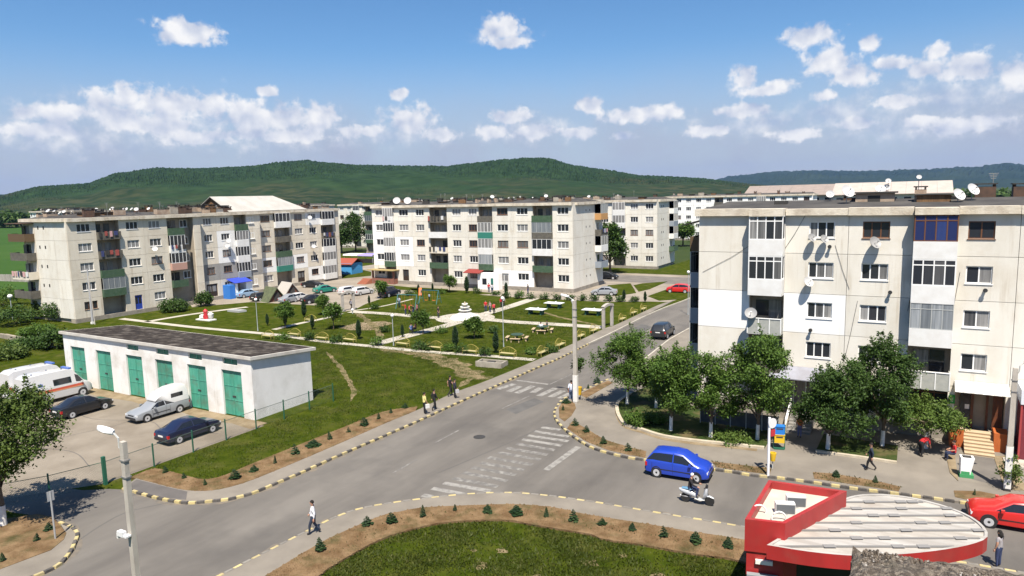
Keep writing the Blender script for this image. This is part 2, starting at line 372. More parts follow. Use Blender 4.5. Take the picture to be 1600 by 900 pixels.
I2 = GL([(1274,709),(1340,718),(1401,727),(1403,700)]); isl2 = sheet('planted_island', I2+[(-4.6,49.6)], .16, ISL, 0)
sheet('edge_stone', ribbon(I2[:3], .22, 0, 0), .25, STONE, 0, isl2)
sheet('dirt_strip', ribbon([(p[0]+.25, p[1]-.3) for p in I1[:-1]], .55, 0, 0), .122, DIRT)
isl3 = sheet('planted_island', GL([(1478,715),(1492,715),(1497,755),(1484,742)]), .15, DIRT, 0)
isl4 = sheet('planted_island', GL([(1552,716),(1572,716),(1600,760),(1600,770),(1570,768)]), .15, DIRT, 0)

for k_ in range(16):                                          # bare spots in the rough grass
    c = (rnd.uniform(-20,-7), rnd.uniform(23.5,29.5)); w = rnd.uniform(.15,.5)
    if c[1] > 29.5-.25*abs(c[0]+13): continue
    sheet('bare_patch', [(c[0]+w*math.cos(a)*rnd.uniform(.5,1.5), c[1]+w*.8*math.sin(a)*rnd.uniform(.5,1.5)) for a in [q*.628 for q in range(10)]], .008, TRACK)
# ---- road paint
def stripe(a, b, w, m, z=.013):
    A, B = G(*a), G(*b); return sheet('painted_stripe', ribbon([A, B], w, 0, 0), z, m, None, road)
def C4(x, y): return (600+x*.225, 560+y*.2245)
for k, (a, b) in enumerate([((1095,480),(1225,498)),((1045,508),(1285,546)),((1000,537),(1280,578)),((960,565),(1235,608)),((920,595),(1185,640)),((850,625),(1135,672)),((790,655),(1085,707)),((725,690),(1030,742)),((670,728),(975,778)),((610,760),(915,812)),((550,795),(855,855)),((480,835),(790,893)),((415,868),(740,925)),((335,905),(600,955)),((268,952),(390,975))]):
    stripe(C4(*a), C4(*b), .42, PAINT1 if k in (0,1,2,3,12,13,14) else PAINT2)
for a, b in [((790,215),(905,178)),((865,232),(945,195)),((920,243),(1035,192)),((1030,240),(1090,205)),((1075,262),(1190,208)),((1155,270),(1245,225)),((1220,280),(1300,240))]:
    stripe(C4(*a), C4(*b), .55, PAINT1)
stripe(C4(920,153), C4(1140,181), .3, PAINT1); stripe(C4(1125,778), C4(1350,615), .42, PAINT1)
stripe(C4(355,588), C4(520,500), .13, PAINT2); stripe(C4(820,350), C4(1010,262), .13, PAINT2); stripe(C4(1150,182), C4(1300,112), .13, PAINT2)
stripe(C4(60,800), C4(230,705), .13, PAINT2)
TARP = mat('new asphalt', (.085,.078,.073), .9, (.11,.10,.094), .8)
TAR = mat('tar seam', (.075,.072,.07), .8)
sheet('tar_seam', ribbon(smoothline(GL([(683,740),(740,716),(800,690),(860,662),(915,640)]), .5), .05, 0, 0), .012, TAR, None, road)
sheet('tar_seam', ribbon(smoothline(GL([(121,846),(160,820),(200,800),(262,786)]), .5), .05, 0, 0), .012, TAR, None, road)
mh = MB(); mh.lathe([(.42,0),(.42,.012),(.34,.012),(.34,.016),(.1,.018)], 20); mh.build('manhole_cover', mat('cast iron', (.05,.048,.045), .7, metal=.3), road, (*G(749,683), .006))

# ---- yards, lots and paths
sheet('concrete_yard', [(-41.4,22.4)]+[(-41.3,34.2),(-69,34.2),(-69,31),(-82,31),(-82,16),(-46,16.5)], .012, CONC)
lotp = GL([(300,480),(392,472),(451,475),(506,478),(530,480),(537,487),(552,485),(571,475),(604,464),(640,457),(720,458),(780,463),(833,466),(950,472),(1010,471)])
sheet('parking_lot', lotp+[(-31.5,103),(-30.5,140),(-120,140),(-120,116),(-109,116),(-109,76)], .008, LOTC)
def islet(pts, z=.05): return sheet('lawn', GL(pts), z, GRASS, 0)
islet([(946,452),(950,446),(985,443),(991,452),(994,458),(962,463)]); islet([(990,446),(1004,443),(1043,440),(1015,452),(998,456)]); islet([(1012,463),(1040,453),(1072,457),(1090,459),(1060,468),(1030,470)])
islet([(590,444),(640,449),(700,452),(700,456),(625,453)]); islet([(640,451),(740,455),(775,459),(735,461),(650,458)])
sheet('lawn', [(-62,138),(-31,138),(-31,200),(-47.5,190),(-47.5,146),(-62,147.5)], .05, GRASS, 0)
islet([(520,411),(580,425),(580,431),(528,436)]); sheet('lawn', [(-175,150),(-120,146),(-118,160),(-170,172)], .05, GRASS, 0)
sheet('side_street', [(-49,124),(-31,124),(-31,134),(-70,135),(-70,128)], .014, ASPH2)
def path(pts, w, m=None, z=.02, name='path'):
    if m is None or m is PATH: return sheet(name, ribbon(smoothline(GL(pts), 1.0), w, 0, 0), z, PATH, 0)
    ln = smoothline(GL(pts), .6); L_, R_ = [], []; n = len(ln)                    # a trodden track: uneven width, running out at its ends
    for i, p in enumerate(ln):
        a = ln[max(0, i-1)]; b = ln[min(n-1, i+1)]; d = math.hypot(b[0]-a[0], b[1]-a[1]) or 1; nx, ny = -(b[1]-a[1])/d, (b[0]-a[0])/d
        tp = min(1, .12+min(i, n-1-i)/max(3, n*.12)); q1 = w/2*tp*rnd.uniform(.55,1.35); q2 = w/2*tp*rnd.uniform(.55,1.35); L_.append((p[0]+nx*q1, p[1]+ny*q1)); R_.append((p[0]-nx*q2, p[1]-ny*q2))
    return sheet(name, L_+R_[::-1], z, TRACK)
path([(190,498),(300,511),(430,523),(500,533),(580,541),(660,549),(760,556),(842,563)], 1.0)
path([(228,503),(300,491),(392,479)], 1.1)
path([(428,515),(470,505),(509,497),(535,489)], .9)
path([(548,487),(600,490),(660,495),(715,499)], 1.7, z=.026)
path([(586,538),(640,524),(690,511),(720,502)], 1.8, z=.032)
path([(745,494),(790,481),(836,466)], 1.8, z=.026)
path([(752,498),(800,503),(870,507),(946,512)], 1.8, z=.032)
path([(556,487),(572,500),(590,515),(594,535)], 1.0, DIRT, .012, 'dirt_path')
sheet('sandy_patch', GL([(528,512),(560,504),(600,502),(615,505),(580,516),(548,516)]), .010, DIRT)
path([(845,487),(880,497),(935,508)], .6, DIRT, .012, 'dirt_path')
path([(590,543),(640,550),(670,555),(705,567),(735,585),(752,591),(775,588)], 2.4, DIRT, .012, 'dirt_path')
path([(740,586),(725,600),(712,608)], .8, DIRT, .014, 'dirt_path')
path([(510,550),(530,572),(546,597),(552,612),(548,628)], .5, DIRT, .012, 'dirt_path')
path([(548,486),(600,478),(650,466)], .5, PATH, .012)
sheet('sandy_patch', GL([(292,527),(335,533),(380,540),(420,545),(405,549),(330,540)]), .010, DIRT)
# plaza round the fountain
fc = G(727,497); pz = [(fc[0]+4.1*math.cos(k*math.pi/12), fc[1]+4.1*math.sin(k*math.pi/12)) for k in range(24)]
sheet('plaza', pz, .04, PATH, 0)
sheet('asphalt_patch', GL([(196,764),(214,752),(240,758.5),(268,765.5),(293,771),(291,784),(262,781),(225,774)]), .119, TARP)
sheet('dirt_strip', [(-41.6,33.2),(-44,33.5),(-47,33.1),(-50,33.6),(-54,33.3),(-57,33.7),(-61,33.3),(-65,33.6),(-68.9,33.2),(-68.9,34.78),(-41.6,34.78)], .016, DIRT)
for a_ in ([(-43,31.5),(-47,30.2),(-50.5,31),(-55,29.4),(-60,30)],[(-52,22),(-52.6,26),(-51.8,29.5),(-53,33)],[(-45,23.5),(-49,24.5),(-54,23.6),(-60,25.2)],[(-59,21),(-60.4,25),(-59.2,30)]): sheet('crack', ribbon(smoothline(a_, .4), .05, 0, 0), .016, TAR)
# entrance path of the block on the right
sheet('entrance_path', GL([(1503,714),(1549,716),(1575,752),(1580,768),(1519,752)]), .121, ASPH2)

# ---- hills
def fbm(x, y, s, o=5, seed=0):
    t = 0; a = 1; tot = 0
    for k in range(o):
        t += a*np.sin(x*s*1.7+1.3*k+seed+2*np.sin(y*s*1.1+k*2.1))*np.cos(y*s*1.9-0.7*k+seed*1.7+1.7*np.sin(x*s*.9+k)); tot += a; a *= .55; s *= 2.03
    return t/tot
def hills(name, prof, d0, d1, nx, ny, bumpy, m, tail=1.35):
    xs = np.linspace(prof[0][0], prof[-1][0], nx); ys = np.interp(xs, [p[0] for p in prof], [p[1] for p in prof])
    vs = np.zeros((ny, nx, 3)); rs = np.random.RandomState(3)
    D = np.array([ray(x, y) for x, y in zip(xs, ys)]); hd = np.hypot(D[:, 0], D[:, 1]); D = D/hd[:, None]
    for j in range(ny):
        t = j/(ny-1)*tail; d = d0+(d1-d0)*t
        ridge = np.maximum(CAM_H+D[:, 2]*d1, 4)
        sh = (math.sin(min(t, 1)*math.pi/2)**1.5) if t <= 1 else math.cos((t-1)/(tail-1)*math.pi/2)
        X = D[:, 0]*d; Y = D[:, 1]*d
        h = ridge*sh
        if 0 < t < 1: h = h+fbm(X, Y, .004)*ridge*.16*math.sin(t*math.pi)
        fw = np.clip((t-.38+.16*fbm(X, Y, .005, 3, 9))/.12, 0, 1) if t <= 1.15 else 0
        if bumpy: h = h+(rs.rand(nx)*bumpy-bumpy*.6)*fw
        vs[j, :, 0] = X; vs[j, :, 1] = Y; vs[j, :, 2] = h*np.clip(t*6, 0, 1)-(2 if j == 0 or j == ny-1 else 0)
    fs = [(j*nx+i, j*nx+i+1, (j+1)*nx+i+1, (j+1)*nx+i) for j in range(ny-1) for i in range(nx-1)]
    me = bpy.data.meshes.new(name); me.from_pydata(vs.reshape(-1, 3).tolist(), [], fs); me.materials.append(m); me.update()
    return struct(link(name, me))
def hillmat():
    m = mat('hill woods', (.011,.026,.010), .95, (.023,.046,.017), .03, bump=1, bscale=.15, spec=.05)
    nt = m.node_tree; N = nt.nodes; L = nt.links; b = N['Principled BSDF']; old = b.inputs['Base Color'].links[0].from_socket
    geo = N.new('ShaderNodeNewGeometry'); sp = N.new('ShaderNodeSeparateXYZ'); L.new(geo.outputs['Position'], sp.inputs[0])
    n = N.new('ShaderNodeTexNoise'); n.inputs['Scale'].default_value = .006; n.inputs['Detail'].default_value = 7; L.new(geo.outputs['Position'], n.inputs['Vector'])
    a = N.new('ShaderNodeMath'); a.operation = 'MULTIPLY_ADD'; L.new(n.outputs['Fac'], a.inputs[0]); a.inputs[1].default_value = 150; L.new(sp.outputs[2], a.inputs[2])
    r = N.new('ShaderNodeMapRange'); L.new(a.outputs[0], r.inputs['Value']); r.inputs['From Min'].default_value = 84; r.inputs['From Max'].default_value = 128
    n2 = N.new('ShaderNodeTexNoise'); n2.inputs['Scale'].default_value = .035; n2.inputs['Detail'].default_value = 9; L.new(geo.outputs['Position'], n2.inputs['Vector'])
    r2 = N.new('ShaderNodeMapRange'); L.new(n2.outputs['Fac'], r2.inputs['Value']); r2.inputs['From Min'].default_value = .4; r2.inputs['From Max'].default_value = .6
    mx = N.new('ShaderNodeMix'); mx.data_type = 'RGBA'; L.new(r2.outputs[0], mx.inputs[0]); mx.inputs['A'].default_value = (.013,.026,.011,1); mx.inputs['B'].default_value = (.042,.046,.022,1)
    m2 = N.new('ShaderNodeMix'); m2.data_type = 'RGBA'; L.new(r.outputs[0], m2.inputs[0]); L.new(mx.outputs['Result'], m2.inputs['A']); L.new(old, m2.inputs['B'])
    L.new(m2.outputs['Result'], b.inputs['Base Color']); return m
HILL = hillmat()
hills('hills', [(-260,318),(-100,312),(0,307),(60,292),(140,288),(180,273),(250,268),(320,266),(400,262),(480,255),(560,259),(640,262),(700,263),(740,258),(765,254),(820,251),(860,252),(900,261),(960,269),(1000,275),(1100,280),(1170,288),(1260,296)], 900, 2300, 980, 100, 6, HILL)
FARH = mat('far woods', (.010,.022,.014), .95, (.020,.034,.018), .002, bump=.4, bscale=.01, spec=.05)
hills('far_hills', [(980,300),(1090,289),(1140,276),(1200,270),(1260,267),(1330,268),(1400,267),(1470,264),(1530,262),(1570,256),(1600,258),(1660,254),(1760,262),(1900,280),(2050,300)], 5200, 8500, 260, 30, 25, FARH)
hills('far_hills', [(-420,322),(-300,316),(-150,310),(-60,306),(0,305),(40,303),(100,303),(200,300)], 4200, 6500, 120, 24, 15, FARH)
# ================================================================== apartment blocks
def wallmat(name, a, b, c, rand=.05):
    """precast concrete: blotches, rain streaks under the sills, slight change from panel to panel"""
    m = mat(name, a, .9, b, .9, (1,1,.22), .25, 18, c3=c, scale3=.55, amt3=.45, rand=rand, spec=.2, detail=7, streak=tuple(q*k for q, k in zip(c, (.72,.66,.58)))); return m
CREAM = wallmat('cream panel', (.54,.49,.40), (.60,.55,.46), (.47,.40,.30))
CREAM2 = wallmat('grey cream panel', (.57,.515,.425), (.64,.59,.50), (.43,.365,.275))
CREAM3 = wallmat('light panel', (.60,.57,.505), (.66,.635,.575), (.51,.45,.36))
WHITEP = wallmat('white render', (.74,.735,.72), (.78,.775,.76), (.68,.67,.65), .02)
GREYP = wallmat('grey render', (.26,.25,.235), (.32,.31,.29), (.20,.19,.18))
MORT = mat('mortar', (.17,.14,.10), .95)
PLINTH = mat('plinth', (.20,.18,.15), .9, (.28,.25,.21), 1.5, bump=.4)
BACKW = mat('loggia wall', (.34,.30,.235), .9, (.27,.23,.18), 1)  # wall cream painted darker, loggia shade put into the colour
SLABM = mat('slab concrete', (.34,.31,.26), .9, (.24,.21,.17), 1.4, bump=.3)
WFRAME = mat('white frame', (.74,.74,.73), .5); BFRAME = mat('brown frame', (.13,.055,.025), .5); GFRAME = mat('grey frame', (.40,.41,.40), .5)
ROOFM = mat('roof felt', (.050,.048,.048), .95, (.085,.08,.075), .5, bump=.5, bscale=6, spec=.1)
CORN = mat('cornice', (.60,.55,.46), .9, (.48,.42,.33), 1.0, (1,1,.35), .5, 10, c3=(.25,.19,.14), scale3=.9, amt3=.6)
def glass(name, dark, cur, thr):
    m = bpy.data.materials.new(name); m.use_nodes = True; N = m.node_tree.nodes; L = m.node_tree.links; b = N['Principled BSDF']
    b.inputs['Roughness'].default_value = .12; b.inputs['Specular IOR Level'].default_value = .6
    oi = N.new('ShaderNodeObjectInfo'); geo = N.new('ShaderNodeNewGeometry'); sc = N.new('ShaderNodeVectorMath'); sc.operation = 'MULTIPLY'; sc.inputs[1].default_value = (7, 7, .35); L.new(geo.outputs['Position'], sc.inputs[0])
    w = N.new('ShaderNodeTexNoise'); w.inputs['Scale'].default_value = 1.0; w.inputs['Detail'].default_value = 2; L.new(sc.outputs[0], w.inputs['Vector'])   # shading of curtain folds, painted into the pane colour
    r = N.new('ShaderNodeMapRange'); L.new(oi.outputs['Random'], r.inputs['Value']); r.inputs['From Min'].default_value = thr; r.inputs['From Max'].default_value = thr+.25
    f = N.new('ShaderNodeMapRange'); L.new(w.outputs['Fac'], f.inputs['Value']); f.inputs['From Min'].default_value = .3; f.inputs['From Max'].default_value = .7; f.inputs['To Min'].default_value = .35
    mu = N.new('ShaderNodeMath'); mu.operation = 'MULTIPLY'; L.new(r.outputs[0], mu.inputs[0]); L.new(f.outputs[0], mu.inputs[1])
    mx = N.new('ShaderNodeMix'); mx.data_type = 'RGBA'; L.new(mu.outputs[0], mx.inputs[0]); mx.inputs['A'].default_value = (*dark, 1); mx.inputs['B'].default_value = (*cur, 1)
    L.new(mx.outputs['Result'], b.inputs['Base Color']); return m
GLASS = glass('window glass', (.024,.027,.034), (.30,.295,.29), .5)
GLASSB = glass('blue blinds', (.02,.03,.10), (.03,.05,.16), .7)
GLASSL = glass('balcony glass', (.07,.085,.10), (.34,.36,.38), .25)
DARKIN = mat('dark opening', (.015,.013,.012), .8)
PAR = dict(w=mat('white parapet', (.66,.66,.65), .7, (.60,.59,.57), 1.5), c=CREAM2, g=mat('green parapet', (.035,.075,.04), .7, (.06,.10,.06), 2), G=mat('teal parapet', (.03,.17,.13), .6),
           k=mat('dark parapet', (.075,.07,.06), .8, (.12,.11,.09), 2), p=mat('pink parapet', (.42,.25,.20), .8), b=mat('blue grey parapet', (.22,.25,.29), .7), o=mat('orange parapet', (.42,.23,.09), .8),
           t=mat('frosted parapet', (.30,.31,.29), .35, (.38,.38,.35), 3), n=mat('brown parapet', (.10,.065,.035), .8))
MC = {}
def panel_mesh(w, h, t, hole, m):
    key = (round(w,3), round(h,3), t, hole and tuple(round(q,3) for q in hole), m.name)
    if key in MC: return MC[key]
    b = MB(); g = .014
    if hole is None: b.box(g, w-g, 0, t, g, h-g)
    else:
        x0, x1, z0, z1 = hole; o = [(g,g),(w-g,g),(w-g,h-g),(g,h-g)]; i = [(x0,z0),(x1,z0),(x1,z1),(x0,z1)]
        vs = [(x,0,z) for x, z in o]+[(x,0,z) for x, z in i]+[(x,t,z) for x, z in i]+[(x,t,z) for x, z in o]
        fs = []
        for k in range(4):
            n = (k+1) % 4; fs += [(k,n,4+n,4+k), (4+k,4+n,8+n,8+k), (n,k,12+k,12+n)]
        b.add(vs, fs)
    MC[key] = b.mesh('wall_panel', m); return MC[key]
def frame_mesh(w, h, n, m, bar=.07, top=False):
    key = ('f', round(w,2), round(h,2), n, m.name, top)
    if key in MC: return MC[key]
    b = MB(); d = .06
    b.box(0, w, 0, d, 0, bar); b.box(0, w, 0, d, h-bar, h); b.box(0, bar, 0, d, bar, h-bar); b.box(w-bar, w, 0, d, bar, h-bar)
    for k in range(1, n): b.box(w*k/n-bar*.55, w*k/n+bar*.55, .003, d-.003, bar, h-bar)
    if top: b.box(bar, w-bar, .006, d-.006, h*.74, h*.74+bar*.8)
    b.box(-.05, w+.05, -.14, 0, -.06, -.005)                  # sill
    MC[key] = b.mesh('window', m); return MC[key]
def pane_mesh(w, h, m):
    key = ('p', round(w,2), round(h,2), m.name)
    if key not in MC: MC[key] = MB().box(0, w, 0, .012, 0, h).mesh('pane', m)
    return MC[key]
class Face:
    def __init__(s, root, ox, oy, ang, off=0): s.r, s.ox, s.oy, s.a, s.off = root, ox, oy, ang, off
    def put(s, name, me, u, y, z):
        y += s.off; c, q = math.cos(s.a), math.sin(s.a)
        return link(name, me, s.r, (s.ox+u*c-y*q, s.oy+u*q+y*c, z), s.a)
def window(F, u, z, w, h, n, fm=WFRAME, gm=GLASS, y=.09, fine=False, top=False):
    o = F.put('window', frame_mesh(w, h, n, fm, top=top), u, y, z)
    for k in range(n if fine else 1):
        pw = w/n if fine else w; link('pane', pane_mesh(pw-.05, h-.05, gm), o, (k*pw+.025, .022, .025))
    return o
def balcony(F, u0, u1, z, fh, st, prot, rec, fine=False, n=4):
    """st: first letter o(pen) / g(lazed) / G(lazed, brown) / H (grey thin frames), second the parapet colour, third l = laundry"""
    w = u1-u0; pk = PAR[st[1]]
    o = F.put('balcony', MB().box(0, w, -prot, rec, -.15, 0).mesh('balcony', SLABM), u0, 0, z)
    ph = .98; b = MB(); b.box(0, w, -prot-.012, -prot+.06, -.16, ph)
    if prot > .12: b.box(-.012, .06, -prot+.06, -.002, -.16, ph); b.box(w-.06, w+.012, -prot+.06, -.002, -.16, ph)
    b.build('parapet', pk, o)
    if st[1] == 't':
        f = MB(); f.box(-.03, w+.03, -prot-.05, -prot+.09, ph+.002, ph+.05)
        for k in range(4): f.box(w*k/3*.985, w*k/3*.985+.06, -prot-.045, -prot-.014, -.1, ph)
        f.build('railing', WFRAME, o)
    bw = min(w*.4, .85)
    if rec > .3:
        d = MB(); d.box(w*.52, w*.52+bw, rec-.07, rec-.012, .02, 2.15); d.build('balcony_door', GLASS, o)
        d = MB(); d.box(w*.12, w*.12+bw*1.05, rec-.07, rec-.012, .95, 2.1); d.build('balcony_window', GLASS, o)
    else:
        d = MB(); d.box(w*.3, w*.3+bw, -.05, -.004, .02, 2.1); d.build('balcony_door', GLASS, o)
    if st[0] in 'gGH':
        fm = {'g': WFRAME, 'G': BFRAME, 'H': GFRAME}[st[0]]; gm = GLASSB if st[0] == 'G' else (GLASSL if st[0] == 'H' else GLASS)
        gh = fh-.15-ph; bar = .07 if st[0] != 'H' else .04
        f = MB(); y0, y1 = -prot-.004, -prot+.05
        f.box(0, w, y0, y1, ph, ph+bar); f.box(0, w, y0, y1, ph+gh-bar, ph+gh); f.box(0, bar, y0, y1, ph+bar, ph+gh-bar); f.box(w-bar, w, y0, y1, ph+bar, ph+gh-bar)
        for k in range(1, n): f.box(w*k/n-bar*.5, w*k/n+bar*.5, y0+.003, y1-.003, ph+bar, ph+gh-bar)
        if fine: f.box(bar, w-bar, y0+.006, y1-.006, ph+gh*.76, ph+gh*.76+bar)
        if prot > .12:
            for x in (0, w-.05): f.box(x, x+.05, y1+.002, 0, ph+gh-bar, ph+gh); f.box(x, x+.05, -.07, 0, ph, ph+gh-bar); f.box(x, x+.05, y1+.002, -.072, ph, ph+bar)
        fo = f.build('glazing_frame', fm, o)
        for k in range(n if fine else 1):
            pw = w/n if fine else w; link('pane', pane_mesh(pw-.04, gh-.04, gm), o, (k*pw+.02, -prot+.02, ph+.02))
        if prot > .12:
            for x in (.015, w-.03): link('pane', MB().box(0, .012, -prot+.06, -.01, ph+.03, ph+gh-.03).mesh('pane', gm), o)
    if len(st) > 2 and st[2] == 'l':
        q = MB(); cols = [mat('cloth red', (.30,.07,.06), .9), mat('cloth white', (.55,.55,.55), .9), mat('cloth blue', (.04,.05,.14), .9), mat('cloth pink', (.5,.3,.3), .9), CAPM]; rr = random.Random(hash((round(u0*7), round(z*3))) & 255)
        x = .1
        while x < w-.5:
            c = rr.uniform(.3, .6); q.box(x, x+c, -prot-.12, -prot-.09, ph-rr.uniform(.45,.85), ph+.1, rr.randrange(5)); x += c+rr.uniform(.05,.5)
        q.build('laundry', cols, o)
    return o
def facade(F, Wd, cols, base, fh, nf, sill, wh, wall, white=(), styles={}, prot=.35, rec=1.1, fine=False, wd=None, first=True, grey=(), doors={}, wtop=False, bn=4, fr={}):
    """cols: ('w', a, b, panes) | ('b', a, b) | ('p', a, b); panels meet half way between neighbouring windows"""
    edges = []
    for i, c in enumerate(cols):
        if c[0] in 'bp': edges.append((c[1], c[2])); continue
        pv = cols[i-1] if i else None; nx = cols[i+1] if i+1 < len(cols) else None
        lo = 0.0 if pv is None else (pv[2] if pv[0] in 'bp' else (pv[2]+c[1])/2)
        hi = Wd if nx is None else (nx[1] if nx[0] in 'bp' else (nx[1]+c[2])/2)
        edges.append((lo, hi))
    for i, c in enumerate(cols):
        lo, hi = edges[i]
        for r in range(nf):
            z = base+r*fh; wm = WHITEP if (i, r) in white else GREYP if (i, r) in grey else wall
            if c[0] == 'b':
                st = styles.get((i, r))
                if st: balcony(F, lo+.01, hi-.01, z, fh, st, prot, rec, fine, bn)
            elif c[0] == 'p': F.put('wall_panel', panel_mesh(hi-lo, fh, .22, None, wm), lo, 0, z)
            elif (i, r) in doors:
                dm, dw = doors[(i, r)]; mid = (c[1]+c[2])/2-lo
                F.put('wall_panel', panel_mesh(hi-lo, fh, .22, (mid-dw/2, mid+dw/2, .03, 2.25), wm), lo, 0, z)
                d = F.put('door', MB().box(0, dw, 0, .05, 0, 2.2).box(dw*.12, dw*.44, -.015, 0, .9, 1.9, 1).box(dw*.56, dw*.88, -.015, 0, .9, 1.9, 1).mesh('door', [dm, GLASS]), lo+mid-dw/2, .14, z+.03)
            else:
                a, b, n = c[1], c[2], c[3]
                F.put('wall_panel', panel_mesh(hi-lo, fh, .22, (a-lo, b-lo, sill, sill+wh), wm), lo, 0, z)
                fm = fr.get((i, r)) or (WFRAME if rnd.random() < .78 else BFRAME)
                window(F, a, z+sill, b-a, wh, n, fm, fine=fine)
    return edges
def core(root, boxes, m=MORT, name='inner_wall'):
    b = MB()
    for q in boxes: b.box(*q)
    return b.build(name, m, root)
def cornices(F, spans, z0, z1, out, m=CORN):
    for a, b, o in spans:
        F.put('cornice', MB().box(.012, b-a-.012, -o, .9, rnd.uniform(-.03,.03), z1-z0+rnd.uniform(-.03,.04)).mesh('cornice', m), a, 0, z0)
DISHW = mat('dish white', (.46,.46,.46), .5); DISHG = mat('dish grey', (.27,.27,.27), .5); ARM = mat('dish arm', (.25,.25,.25), .5, metal=.5)
def dish_mesh(r, m):
    key = ('d', r, m.name)
    if key not in MC:
        b = MB(); prof = [(r*k/6, .32*r*(k/6)**2) for k in range(1, 7)]; b.lathe(prof+[(r*.99, .32*r-.015*r)]+[(q, p-.02) for q, p in prof[::-1]], 20)
        MC[key] = b.mesh('satellite_dish', m, 60)
    return MC[key]
def dish(root, x, y, z, r, m=DISHW, az=-1.2, tilt=.75, pole=.0):
    o = link('satellite_dish', dish_mesh(r, m), root, (x, y, z)); o.rotation_euler = (0, math.pi/2-tilt, az)
    b = MB(); b.tube([(0,0,0),(r*.2,0,r*.5),(r*.05,0,r*.85)], .018, 5); b.box(r*.0,r*.14,-.05,.05,r*.8,r*.95); b.build('feed_arm', ARM, o)
    if pole:
        p = MB(); p.tube([(x,y,z-pole),(x,y,z)], .03, 6); p.build('dish_pole', ARM, root)
    else:
        p = MB(); p.tube([(x,y,z),(x-.25*math.cos(az),y-.25*math.sin(az),z-.1)], .025, 5); p.build('dish_bracket', ARM, root)
CHIM = mat('chimney brick', (.28,.20,.145), .9, (.36,.29,.22), 2, bump=.4); CAPM = mat('dark cap', (.04,.038,.036), .9); RUST = mat('rust', (.105,.06,.04), .9, (.06,.04,.03), 2)
WOOD = mat('roof timber', (.20,.11,.05), .85, (.11,.062,.032), 2, (6,6,.6), .3, 20)
def clutter(root, x0, x1, y0, y1, z, n, seed, big=1.0):
    q = random.Random(seed)
    for k in range(n):
        x, y = q.uniform(x0, x1), q.uniform(y0, y1); t = q.random(); s = big
        if t < .62:
            w, d, h = q.uniform(.6,2.4)*s, q.uniform(.5,1.2)*s, q.uniform(.6,1.5)*s
            c = MB().box(x-w/2, x+w/2, y-d/2, y+d/2, z, z+h).box(x-w/2-.08, x+w/2+.08, y-d/2-.08, y+d/2+.08, z+h+.15, z+h+.24, 1)
            for a in (-1, 1):
                for e in (-1, 1): c.box(x+a*(w/2-.08)-.06, x+a*(w/2-.08)+.06, y+e*(d/2-.08)-.06, y+e*(d/2-.08)+.06, z+h, z+h+.15)
            c.build('chimney', [q.choice([CHIM, RUST, SLABM, CAPM, WOOD, CHIM]), CAPM], root)
        elif t < .74: dish(root, x, y, z+q.uniform(.7,1.2), q.uniform(.25,.4), az=q.uniform(-1.7,-.6)-root.rotation_euler.z, pole=.8)
        elif t < .86:
            a = MB(); h = q.uniform(1.2,2.2); a.tube([(x,y,z),(x,y,z+h)], .025, 5)
            for e in range(4): a.tube([(x-.3+.05*e,y,z+h-.12*e),(x+.3-.05*e,y,z+h-.12*e)], .012, 4)
            a.build('antenna', ARM, root)
        else:
            w = q.uniform(1.4,3); c = MB().box(x-w/2, x+w/2, y-.8, y+.8, z, z+.75*s).prism([(x-w/2-.15,y-.95),(x+w/2+.15,y-.95),(x+w/2+.15,y+.95),(x-w/2-.15,y+.95)], z+.76*s, z+.84*s, 1)
            c.build('roof_hatch', [q.choice([WOOD, CREAM2, RUST]), ROOFM], root)
def roof(root, x0, x1, y0, y1, z, rise=.55):
    b = MB(); ym = y0+(y1-y0)*.55
    b.add([(x0,y0,z),(x1,y0,z),(x1,y1,z),(x0,y1,z),(x0,y0,z+.25),(x1,y0,z+.25),(x1,y1,z+.25),(x0,y1,z+.25),(x0+.8,ym,z+.25+rise),(x1-.8,ym,z+.25+rise)],
          [(0,3,2,1),(0,1,5,4),(1,2,6,5),(2,3,7,6),(3,0,4,7),(4,5,9,8),(6,7,8,9),(5,6,9),(7,4,8)]); b.build('flat_roof', ROOFM, root)
def vent(F, u, z, s=.22): F.put('vent', MB().box(0, s, -.02, .05, 0, s*1.5).mesh('vent', DARKIN), u, 0, z)

# ------------------------------------------------------------------ block on the right
RB = thing('apartment_block', 'nearest cream panel apartment block with white glazed balconies behind the roadside trees', 'apartment block', (-13.8, 52, 0))
F = Face(RB, 0, 0, 0); X = lambda x: x+13.8
cols = [('p', 0, 3.7), ('b', 3.75, 6.05), ('w', X(-6.2), X(-4.6), 3), ('w', X(-2.9), X(-1.3), 3), ('b', X(.05), X(2.45)), ('w', X(3.0), X(4.4), 2), ('w', X(6.9), X(8.4), 3), ('w', X(10.4), X(12), 3)]
cols[5] = ('w', X(3.0), X(4.4), 2)
B0, H0 = .9, 2.8
styles = {(1,4): 'gw', (1,3): 'gw', (1,2): 'ot', (1,1): 'ok', (4,4): 'Gw', (4,3): 'gw', (4,2): 'Hw', (4,1): 'ot'}
facade(F, 26.8, [c for c in cols], B0+H0, H0, 4, 1.1, 1.1, CREAM3, white={(0,1), (2,1)}, styles={(a, r-1): v for (a, r), v in styles.items()}, prot=.95, rec=.8, fine=True, fr={(3,3): BFRAME, (5,3): BFRAME, (2,3): WFRAME, (2,2): WFRAME, (2,1): WFRAME, (2,0): WFRAME, (3,2): WFRAME, (3,1): WFRAME, (3,0): WFRAME, (5,0): WFRAME, (5,1): WFRAME, (5,2): WFRAME})
